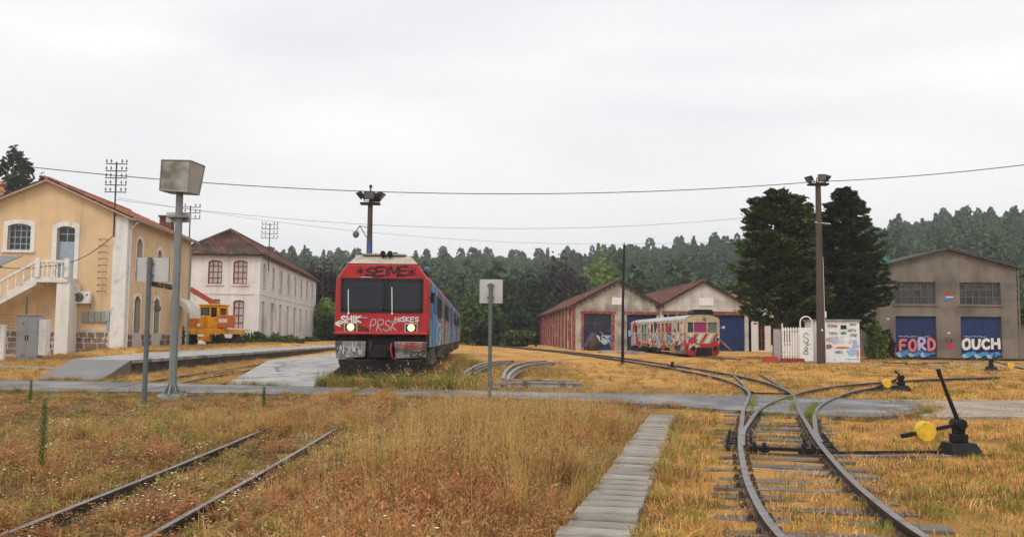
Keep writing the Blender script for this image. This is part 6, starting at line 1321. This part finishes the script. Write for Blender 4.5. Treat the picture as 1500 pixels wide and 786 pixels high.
# ---------------------------------------------------------------- wooded hills
RID = [(-900, 400), (-300, 395), (0, 390), (250, 372), (330, 360), (400, 361), (500, 367), (640, 366), (700, 362), (760, 368), (820, 366), (900, 356), (1000, 349), (1080, 341), (1180, 330), (1270, 319), (1350, 310), (1400, 305), (1500, 300), (1700, 290), (2200, 300)]
rpx, rpy = map(np.array, zip(*RID))
azs = np.linspace(-42, 44, 150)*PI/180; rr = np.concatenate([np.arange(150, 560, 12), np.arange(560, 900, 40)])
def ridgeR(az): return 470-60*ss(.1, .5, az)
def hill_h(az, r):
    px = 750+1300*np.tan(az); py = np.interp(px, rpx, rpy); hor = 492+(px-750)*.0087
    top = EYE+(hor-py)/1300*ridgeR(az)*np.cos(az)-11.0
    t = np.clip((r-150)/(ridgeR(az)-150), 0, 1.0); return .4+np.maximum(top-.4, 0)*(t**1.15)+2.0*np.sin(az*23+r*.02)*t*(1-t)*2
AZ, RR_ = np.meshgrid(azs, rr); HX, HY = RR_*np.sin(AZ), RR_*np.cos(AZ); HZ = hill_h(AZ, RR_); HZ = np.where(RR_ > ridgeR(AZ)+60, HZ-(RR_-ridgeR(AZ)-60)*.2, HZ)-np.where(RR_ < 155, 2.0, 0)
ii = np.arange(HX.size).reshape(HX.shape); Q = np.stack([ii[:-1, :-1], ii[:-1, 1:], ii[1:, 1:], ii[1:, :-1]], -1).reshape(-1, 4)
struct(npmesh('hill', np.stack([HX, HY, HZ], -1).reshape(-1, 3), Q, pm('hill_floor', (.035, .04, .018), .95, .3, .05, bump=0), None, True))
protos = []
for q in range(7):
    H_ = 1.0; kind = q % 3; V = []; r = np.random.default_rng(q+5)
    n = 240; z = r.uniform(.22 if kind == 0 else .12, 1.0, n); 
    w = {0: .15*np.sin(np.clip((z-.15)/.85, 0, 1)*PI)**.6+.02, 1: .19*(1-z)**.7+.012, 2: .20*np.sin(np.clip((z-.1)/.95, 0, 1)*PI)**.8+.015}[kind]
    cl = r.integers(0, 18, n); ca = r.uniform(0, 2*PI, 18); cz = r.uniform(.2, .98, 18)
    a = np.where(r.random(n) < .7, ca[cl]+r.normal(0, .5, n), r.uniform(0, 2*PI, n)); z = np.where(r.random(n) < .6, np.clip(cz[cl]+r.normal(0, .05, n), .12, 1), z)
    w = np.interp(z, np.linspace(0, 1, 50), {0: .15*np.sin(np.clip((np.linspace(0, 1, 50)-.15)/.85, 0, 1)*PI)**.6+.02, 1: .19*(1-np.linspace(0, 1, 50))**.7+.012, 2: .2*np.sin(np.clip((np.linspace(0, 1, 50)-.1)/.95, 0, 1)*PI)**.8+.015}[kind])
    rad = w*np.sqrt(r.uniform(.25, 1, n)); cen = np.stack([np.cos(a)*rad, np.sin(a)*rad, z], 1)
    V, Qq = quads(cen, .085, 1.5); base = len(V)
    tv = np.array([(.012*math.cos(k*2.1), .012*math.sin(k*2.1), zz) for zz in (-.05, .8) for k in range(3)]); tq = np.array([(base+k, base+(k+1) % 3, base+3+(k+1) % 3, base+3+k) for k in range(3)])
    me = npmesh('tree', np.concatenate([V, tv]), np.concatenate([Qq, tq]), LF_euc, False); protos.append(me)
pts = []
r = 158.0
while r < 500:
    st = 3.2+r*.0022; az = np.arange(-40, 42, math.degrees(st/r))*PI/180; az = az+rng.normal(0, .35*st/r, len(az)); rad = r+rng.normal(0, 1.8, len(az)); k = rad < ridgeR(az)+22
    pts.append(np.stack([az[k], rad[k]], 1)); r += st*.95
pts = np.concatenate(pts); n = len(pts); fx, fy = pts[:, 1]*np.sin(pts[:, 0]), pts[:, 1]*np.cos(pts[:, 0]); fz = hill_h(pts[:, 0], pts[:, 1])-.5
hgt = rng.uniform(5.0, 9.5, n)*np.where(rng.random(n) < .08, 1.5, 1); wid = hgt*rng.uniform(.8, 1.25, n)
scatter('hillside_wood', protos, np.stack([fx, fy, fz], 1), np.stack([rng.normal(0, .03, n), rng.normal(0, .03, n), rng.uniform(0, 6.28, n)], 1), np.stack([wid, wid, hgt], 1), rng.integers(0, len(protos), n), 'dense dark wood of tall trees covering the far hills')

# ---------------------------------------------------------------- grasses
def blade(V, F_, r, x, y, h, lean, w, az, n=3, curl=1.0):
    b = len(V); dx, dy = math.cos(az), math.sin(az); px_, py_ = -dy, dx
    for i in range(n):
        t = i/n; o = lean*h*t**(1.6*curl); ww = w*(1-t*.75); V += [(x+dx*o-px_*ww, y+dy*o-py_*ww, h*t*(1-.25*lean*t)), (x+dx*o+px_*ww, y+dy*o+py_*ww, h*t*(1-.25*lean*t))]
    o = lean*h; V.append((x+dx*o, y+dy*o, h*(1-.25*lean)))
    for i in range(n-1): F_.append((b+2*i, b+2*i+1, b+2*i+3, b+2*i+2))
    F_.append((b+2*n-2, b+2*n-1, b+2*n))
def tuft(mat, seed, nb, h0, h1, spread, lean, w, head=0, headmat=None, star=0, leafy=0):
    r = random.Random(seed); V = []; F_ = []; mi = []; mats = [mat]+([headmat] if headmat else [])
    for _ in range(nb):
        a = r.uniform(0, 2*PI); d = spread*r.random()**.6; h = r.uniform(h0, h1); x, y = math.cos(a)*d, math.sin(a)*d; az = a+r.uniform(-1, 1); le = abs(r.gauss(0, lean)); k = len(F_)
        blade(V, F_, r, x, y, h, le, w*r.uniform(.7, 1.3), az); mi += [0]*(len(F_)-k)
        tx, ty, tz = x+math.cos(az)*le*h, y+math.sin(az)*le*h, h*(1-.25*le)
        if head and r.random() < head:
            k = len(F_)
            for j in range(4):
                b = len(V); u = j*.012; s = .0055*(1-j*.12); ang = r.uniform(0, PI); cx, cy = tx+math.cos(az)*u*.8, ty+math.sin(az)*u*.8; cz = tz+u*(.7-le*.6)
                V += [(cx-math.cos(ang)*s, cy-math.sin(ang)*s, cz), (cx, cy, cz+s*2.2), (cx+math.cos(ang)*s, cy+math.sin(ang)*s, cz), (cx, cy, cz-s*1.2)]; F_.append((b, b+1, b+2, b+3))
            mi += [len(mats)-1]*(len(F_)-k)
        if star and r.random() < star:
            k = len(F_); b = len(V); s = r.uniform(.007, .013); ta = r.uniform(-.3, .3); m = 7
            V += [(tx+math.cos(2*PI*j/m)*s, ty+math.sin(2*PI*j/m)*s, tz+.004+ta*s*math.cos(2*PI*j/m)) for j in range(m)]; F_.append(tuple(range(b, b+m))); mi.append(len(mats)-1)
        if leafy:
            k = len(F_)
            for j in range(leafy):
                t = r.uniform(.2, 1); b = len(V); s = r.uniform(.008, .016); aa = r.uniform(0, 6.28); cx = x+math.cos(az)*le*h*t**1.6; cy = y+math.sin(az)*le*h*t**1.6; cz = h*t*.97; e = r.uniform(-.3, .9); L_ = s*2.5
                q = (cx+math.cos(aa)*L_, cy+math.sin(aa)*L_, cz+e*L_); sx_, sy_ = -math.sin(aa)*s*.5, math.cos(aa)*s*.5
                V += [(cx, cy, cz), ((cx+q[0])/2+sx_, (cy+q[1])/2+sy_, (cz+q[2])/2), q, ((cx+q[0])/2-sx_, (cy+q[1])/2-sy_, (cz+q[2])/2)]; F_.append((b, b+1, b+2, b+3))
            mi += [len(mats)-1]*(len(F_)-k)
    me = bpy.data.meshes.new('tuft'); me.from_pydata(V, [], F_); [me.materials.append(m) for m in mats]; me.polygons.foreach_set('material_index', mi); me.update(); return me
GR_gold = leafmat('golden_grass', (.48, .27, .07), (.74, .50, .19), trans=.35); GR_red = leafmat('russet_weed', (.27, .10, .04), (.50, .22, .08), trans=.2)
GR_green = leafmat('green_grass', (.16, .18, .03), (.34, .33, .07), trans=.3); GR_straw = leafmat('cut_straw', (.55, .275, .06), (.80, .50, .17), trans=.25)
GR_head = leafmat('grass_seed_head', (.40, .25, .09), (.62, .45, .22), trans=.3); GR_flower = pm('white_petals', (.75, .73, .66), .8, .1, 20, bump=0); GR_brown = leafmat('brown_stalks', (.13, .07, .032), (.32, .17, .065), trans=.15)
GR_lime = leafmat('fresh_weed', (.10, .15, .02), (.22, .27, .05), trans=.3); GR_yfl = pm('yellow_petals', (.6, .45, .05), .8, .1, 20, bump=0); GR_olive = leafmat('olive_weed', (.24, .20, .04), (.46, .36, .09), trans=.25)
def nz(x, y, s, o=0):
    x = x*s+o; y = y*s+o*1.7
    return (np.sin(x+1.3*np.sin(y*.8))+np.sin(y*1.1+1.7*np.sin(x*.7+2))+.6*np.sin(2.3*x-1.9*y+o)+.4*np.sin(4.1*x+3.7*y))/3
def path_x(y): return .10+(y-4.4)*(2.88/13.1)
def on_cross(x, y):
    f = np.interp(x, far[:, 0], far[:, 1]); nn = np.interp(x, near[:, 0], near[:, 1]); return (x < 9.1) & (y > nn-.02) & (y < f+.02)
def rail_d(x, y, c, gauge=.53):
    yy = np.clip(y, c[0, 1], c[-1, 1]); cx = np.interp(yy, c[:, 1], c[:, 0]); return np.abs(np.abs(x-cx)-gauge), np.abs(x-cx)
cTT = curve(TTpts); c1_ = curve(T1pts); c2_ = curve(T2pts); c3_ = curve(T3pts)
def plat(x, y):
    a = (x > np.interp(y, [24.5, 31, 66, 105], [-8.1, -8.8, -9.95, -10.7])) & (x < np.interp(y, [24.5, 31, 66, 105], [-5.35, -5.65, -6.95, -8.5])) & (y > 24.3)
    b = (x > np.interp(y, [26.5, 31, 39, 50, 68, 98], [-14.4, -15.6, -17.2, -18.1, -18.8, -19.7])) & (x < np.interp(y, [26.5, 31, 48, 68, 98], [-12.0, -13.1, -13.65, -14.3, -15.2])) & (y > 26)
    t = (np.abs(x-np.interp(y, cTT[:, 1], cTT[:, 0])) < 1.45) & (y > 24.6)
    return a | b | t
def sample(x0, x1, y0, y1, dens):
    n = int((x1-x0)*(y1-y0)*dens); return rng.uniform(x0, x1, n), rng.uniform(y0, y1, n)
def place(name, protos, x, y, s, pick, label=None, tilt=.08, hs=None, z0=-.015):
    n = len(x); z = g(x, y)+z0+lump(x, y)
    sz = s if hs is None else s*hs
    return scatter(name, protos, np.stack([x, y, z], 1), np.stack([rng.normal(0, tilt, n), rng.normal(0, tilt, n), rng.uniform(0, 6.28, n)], 1), np.stack([s, s, sz], 1), pick, label)
P_gold = [tuft(GR_gold, i, 24, .14, .40, .10, .4, .0024, .4, GR_head) for i in range(5)]
P_med = [tuft(GR_gold, 20+i, 30, .10, .26, .12, .5, .003) for i in range(4)]
P_red = [tuft(GR_red, 40+i, 16, .18, .44, .09, .25, .0022, headmat=GR_red, leafy=9) for i in range(4)]
P_brn = [tuft(GR_brown, 60+i, 12, .16, .40, .09, .3, .002, headmat=GR_brown, leafy=6) for i in range(3)]
P_grn = [tuft(GR_green, 80+i, 26, .12, .30, .09, .45, .0032) for i in range(3)]
P_olv = [tuft(GR_olive, 90+i, 22, .10, .30, .10, .4, .0026, headmat=GR_olive, leafy=5) for i in range(3)]
P_dai = [tuft(GR_olive, 100+i, 9, .18, .36, .10, .3, .0018, headmat=GR_flower, star=.75) for i in range(4)]
P_tall = [tuft(GR_gold, 120+i, 12, .45, .78, .07, .32, .0022, .95, GR_head) for i in range(3)]
P_lush = [tuft(GR_lime, 140+i, 26, .14, .36, .10, .5, .005, headmat=GR_lime, leafy=3) for i in range(3)]
P_yel = [tuft(GR_olive, 150+i, 8, .2, .4, .09, .3, .0018, headmat=GR_yfl, star=.6) for i in range(2)]
ALL = P_gold+P_med+P_red+P_brn+P_grn+P_olv+P_dai+P_tall+P_lush+P_yel
OFF = dict(gold=(0, 5), med=(5, 4), red=(9, 4), brn=(13, 3), grn=(16, 3), olv=(19, 3), dai=(22, 4), tall=(26, 3), lush=(29, 3), yel=(32, 2))
def choose(w):            # w: dict kind -> weights array
    ks = list(w); Wt = np.stack([np.maximum(w[k], 0) for k in ks]); Wt = Wt/Wt.sum(0); c = Wt.cumsum(0); u = rng.random(Wt.shape[1]); k = (u[None] > c).sum(0)
    off = np.array([OFF[q][0] for q in ks]); cnt = np.array([OFF[q][1] for q in ks]); return off[k]+(rng.random(len(k))*cnt[k]).astype(int)
# the rank field left of the slab path
xs, ys = [], []
for (y0, y1, d) in ((4.6, 8, 110), (8, 12, 80), (12, 17, 55), (17, 23.5, 40)):
    x_, y_ = sample(-15 if y0 > 12 else -9.5, 3.6, y0, y1, d); xs.append(x_); ys.append(y_)
x = np.concatenate(xs); y = np.concatenate(ys)
rd, cd = rail_d(x, y, cTT); keep = (x < path_x(y)-.34+.05*nz(x, y, 5)) & ~on_cross(x, y) & ((rd > .05) | (y > 13.5+1.5*nz(x, y, 2))) & (np.abs(x) < y*.62+1.5)
keep &= (nz(x, y, 1.4, 3) > -.25) | (rng.random(len(x)) < .28)
x, y, rd, cd = x[keep], y[keep], rd[keep], cd[keep]; o_ = np.ones(len(x))
left = ss(-1.0, -2.8, x); midz = ss(-3.0, -1.6, x)*ss(1.8, .2, x-.15*(y-8)); nearz = ss(11, 7, y)
pick = choose(dict(gold=.55+.5*midz+.8*nz(x, y, .9), med=.45+.6*nz(x, y, 1.1, 9), red=.45+1.0*nearz*ss(-3, -.5, x)+1.0*nz(x, y, .8, 5), brn=.30+.7*nz(x, y, .7, 14), grn=.12+.6*nz(x, y, .9, 21)*o_, olv=.25+.5*left+.3*nz(x, y, 1.3, 2), dai=.02+.40*left*ss(5.5, 8, y)*ss(21, 13, y)+.02*midz, tall=.26*midz*ss(6.5, 9, y)*ss(17, 14, y)+.01, lush=.03+.2*nz(x, y, 1.0, 30), yel=.02*o_))
hs = np.where((cd < .55) & (y < 13.5), .75, 1.0)*np.where((rd < .2) & (y < 13.5), .85, 1.0)*(.55+.75*(nz(x, y, 1.1, 8)*.5+.5))*np.where(x > path_x(y)-.6, .55, 1)*(.60+.75*ss(-2.1, -.9, x))*(1-.52*ss(13.5, 19, y))
place('dry_grass', ALL, x, y, rng.uniform(.7, 1.25, len(x)), pick, 'tall dry golden and russet grass with white daisies around the old track', .1, hs)
n = 1500; y = rng.uniform(13.6, 20.9, n)**1.0; x = np.interp(y, cTT[:, 1], cTT[:, 0])+rng.choice([-.53, .53], n)+rng.normal(.06, .17, n); k = ~on_cross(x, y) & (y > 13.3+1.8*nz(x, y, 1.5)); x, y = x[k], y[k]; n = len(x); o_ = np.ones(n)
place('rail_grass', ALL, x, y, rng.uniform(.8, 1.3, n), choose(dict(gold=.6*o_, med=1.0*o_, red=.5*o_, olv=.5*o_, grn=.15*o_, dai=.1*o_)), 'dry grass closing over the old rails before the crossing', .1, np.full(n, .72))
# trench, verge by the train, grass round the scrap rails
x, y = sample(-30, 9.5, 22.6, 48, 16); x2, y2 = sample(-26, -14, 48, 80, 9); x = np.r_[x, x2]; y = np.r_[y, y2]; k = ~on_cross(x, y) & ~plat(x, y) & (np.abs(x) < y*.64) & (rail_d(x, y, c1_)[0] > .1) & (rail_d(x, y, c3_)[0] > .1); 
front = (np.abs(x-np.interp(y, cTT[:, 1], cTT[:, 0])) < 2.1) & (y < 25.0)
k &= ((x < 2.5+nz(x, y, .8)*.8) | (rng.random(len(x)) < .3)); x, y = x[k], y[k]; o_ = np.ones(len(x)); wst = ss(-1.2, -2.4, x)*ss(-5.5, -4, x)+ss(1, .2, np.hypot((x-.9)/2.2, (y-32.5)/3))
pick = choose(dict(gold=.6+.4*nz(x, y, .6), med=1.2*o_, red=.2+.3*nz(x, y, .7, 5), olv=.4+.5*wst, grn=.12+.5*wst, lush=.02+.5*wst*(nz(x, y, .9, 4) > -.1), brn=.15*o_, dai=.05*o_))
place('verge_grass', ALL, x, y, rng.uniform(.9, 1.7, len(x)), pick, 'patchy golden and green grass on the verges around the platforms and scrap rails', .1, .38+.5*wst)
x, y = sample(-5.3, -1.0, 23.75, 25.6, 60); k = ~on_cross(x, y) & ~((np.abs(x+3.66) < 1.35) & (y > 24.9)); x, y = x[k], y[k]; n = len(x); o_ = np.ones(n)
place('train_weeds', ALL, x, y, rng.uniform(.9, 1.5, n), choose(dict(lush=.5+.4*nz(x, y, 1.5, 3), olv=.7*o_, grn=.7*o_, med=.5*o_, gold=.3*o_, dai=.15*o_)), 'yellow green weeds growing up in front of the red train', .1, np.full(n, 1.35))
# ragged tufts creeping over the edges of the asphalt, the slab path and the ramps
ex, ey = [], []
for e, n, s0 in ((far, 1100, .12), (near, 1300, .16)):
    i = rng.integers(0, len(e), n); ex.append(e[i, 0]+rng.normal(0, .15, n)); ey.append(e[i, 1]+rng.normal(0, s0, n)*(rng.random(n)**.5))
yy = rng.uniform(4.6, 17.3, 320); sd_ = rng.choice([-1, 1], 320); ex.append(path_x(yy)+sd_*rng.normal(.35, .035, 320)); ey.append(yy)
for (a_, b_) in (((-5.4, 24.6), (-8.0, 25.0)), ((-12.1, 26.3), (-14.35, 27.1)), ((-14.35, 27.1), (-15.5, 31.6)), ((-8.0, 25.0), (-8.75, 32.2)), ((-13.2, 31), (-12.1, 26.3))):
    u = rng.random(110); ex.append(a_[0]+(b_[0]-a_[0])*u+rng.normal(0, .06, 110)); ey.append(a_[1]+(b_[1]-a_[1])*u+rng.normal(0, .06, 110))
x, y = np.concatenate(ex), np.concatenate(ey); k = (np.abs(x) < y*.66) & (nz(x, y, 1.3, 11) > -.35); x, y = x[k], y[k]; n = len(x); o_ = np.ones(n)
place('edge_grass', ALL, x, y, rng.uniform(.6, 1.1, n), choose(dict(med=1.0*o_, olv=.5*o_, grn=.3*o_, gold=.3*o_, lush=.12*o_, brn=.25*o_, red=.2*o_)), 'ragged tufts of grass creeping over the asphalt and slab edges', .12, np.full(n, .6), .02)
# cut straw on the right
S_str = [tuft(GR_straw, 200+i, 26, .02, .065, .17, 1.8, .0028) for i in range(5)]+[tuft(GR_brown, 210+i, 22, .04, .10, .13, 1.0, .003) for i in range(2)]+[tuft(GR_green, 220+i, 20, .04, .11, .10, .6, .0035) for i in range(2)]
xs, ys = [], []
for (x0, x1, y0, y1, d) in ((.6, 9, 4.8, 9, 120), (.9, 11, 9, 14, 85), (1.5, 16, 14, 20, 52), (2.5, 22, 20, 30, 30), (0, 30, 30, 50, 10), (4, 38, 50, 64, 5)):
    x_, y_ = sample(x0, x1, y0, y1, d); xs.append(x_); ys.append(y_)
x = np.concatenate(xs); y = np.concatenate(ys); rd, cd = rail_d(x, y, c1_); rd2, cd2 = rail_d(x, y, c2_)
k = (x > path_x(y)+.33+.06*nz(x, y, 5)) & (~on_cross(x, y)) & ((rd > .07) | (y > 60)) & (~((y > 16.6) & (y < 22.2) & (x > 8.4)) | (rng.random(len(x)) < .10)) & ((rd2 > .08) | (y < 12) | (y > 32)) & ((nz(x, y, 1.6, 6) > -.5) | (rng.random(len(x)) < .2))
k &= (cd > .95) | (rng.random(len(x)) < .48)
x, y, cd = x[k], y[k], cd[k]; n = len(x); u = rng.random(n); gm = ss(.15, .5, nz(x, y, 1.0, 17)); pick = np.where(u < .16+.10*nz(x, y, .9), rng.integers(5, 7, n), np.where(u > 1-.07-.2*gm, rng.integers(7, 9, n), rng.integers(0, 5, n)))
place('cut_straw_grass', S_str, x, y, rng.uniform(.8, 1.4, n)*(1+.012*y), pick, 'short mown straw covering the ground around the points and sidings', .12, None, -.01)
# fresh green weeds in the flangeways of the crossing
def strip(c, off, y0, y1, n):
    s = rng.uniform(y0, y1, n); cx = np.interp(s, c[:, 1], c[:, 0]); return cx+off+rng.normal(0, .025, n), s
sx_, sy_ = zip(*[strip(c1_, -.42, 18, 22.2, 40), strip(c1_, .44, 17.5, 21.5, 25), strip(c2_, .43, 16.8, 19.8, 70), strip(c2_, -.42, 19, 22, 25), strip(cTT, -.4, 21, 24, 70), strip(cTT, .4, 21, 24, 60)])
x = np.concatenate(sx_); y = np.concatenate(sy_); place('crossing_weeds', [tuft((GR_lime, GR_green, GR_olive)[i], 300+i, 16, .05, .12, .05, .5, .0035) for i in range(3)], x, y, rng.uniform(.8, 1.3, len(x)), rng.integers(0, 3, len(x)), 'small fresh green weeds growing in the crossing flangeways', .1, None, .06)
# a few standing plants
def tall_weed(label, px, py, h, seed, mat):
    p = P(px, py); t = thing('tall_weed', label, 'plant', p, 0, 'single tall green weeds'); r = random.Random(seed); V = []; F_ = []
    mb = MB(); mb.tube([(0, 0, -.05), (.01, 0, h*.5), (.02, .01, h)], [.007, .006, .003], 5); mb.build('stem', GR_lime, t)
    for i in range(150):
        z = h*(.15+.85*i/150); a = i*2.4; L_ = .05*(1.2-.6*i/150)+.01; cz = z; b = len(V); w = .006; e = .9; dx, dy = math.cos(a), math.sin(a)
        V += [(0, 0, cz), (dx*L_*.5-dy*w, dy*L_*.5+dx*w, cz+e*L_*.6), (dx*L_, dy*L_, cz+e*L_), (dx*L_*.5+dy*w, dy*L_*.5-dx*w, cz+e*L_*.6)]; F_.append((b, b+1, b+2, b+3))
    me = bpy.data.meshes.new('leaves'); me.from_pydata(V, [], F_); me.materials.append(mat); o = bpy.data.objects.new('leaves', me); C.objects.link(o); o.parent = t
GR_weed = leafmat('weed_leaf', (.04, .10, .02), (.10, .20, .05), trans=.3)
tall_weed('tall spiky green fleabane plant standing alone beside the old track', 60, 700, .82, 1, GR_weed)
tall_weed('shorter green weed by the asphalt edge beside the side platform ramp', 44, 592, .5, 2, GR_weed); tall_weed('upright green weed beside the island platform ramp', 386, 600, .45, 3, GR_weed)
for i, (u, v, Y_, m_, lab) in enumerate(((265, 500, 63.5, LF_mid, 'clipped dark shrub in front of the station awning'), (272, 498, 65, LF_dark, 'second clipped shrub by the far station door'))):
    px_tree('potted_shrub', lab, u, v-22, 11, Y_, m_, 900, .12, zb=.72, cat='shrub', low=0, group='clipped shrubs by the station wall')
for i, (u, v, w, Y_, m_, lab) in enumerate(((370, 486, 44, 76, LF_mid, 'green weeds in front of the pierced white wall'), (425, 491, 40, 80, LF_olv if False else LF_mid, 'green weeds at the foot of the annexe doors'), (405, 488, 26, 82, LF_lime, 'bright weed clump by the annexe doors'), (455, 493, 30, 92, LF_mid, 'weeds at the far end of the annexe'))):
    px_tree('weed_clump', lab, u, v, w, Y_, m_, 900, .2, zb=.55, cat='weeds', low=0, group='weeds at the foot of the annexe')

# ================================================================ haze
hb = MB(); hb.box(-880, 880, -70, 1180, -3, 120); hz = hb.build('haze', None); hz.data.materials.clear()
m = bpy.data.materials.new('haze_air'); m.use_nodes = True; N = m.node_tree.nodes; N.remove(N['Principled BSDF']); v = N.new('ShaderNodeVolumePrincipled')
v.inputs['Color'].default_value = (.80, .83, .86, 1); v.inputs['Density'].default_value = .00055; v.inputs['Anisotropy'].default_value = .2
m.node_tree.links.new(v.outputs[0], N['Material Output'].inputs['Volume']); hz.data.materials.append(m); hz['kind'] = 'stuff'; hz.visible_shadow = True
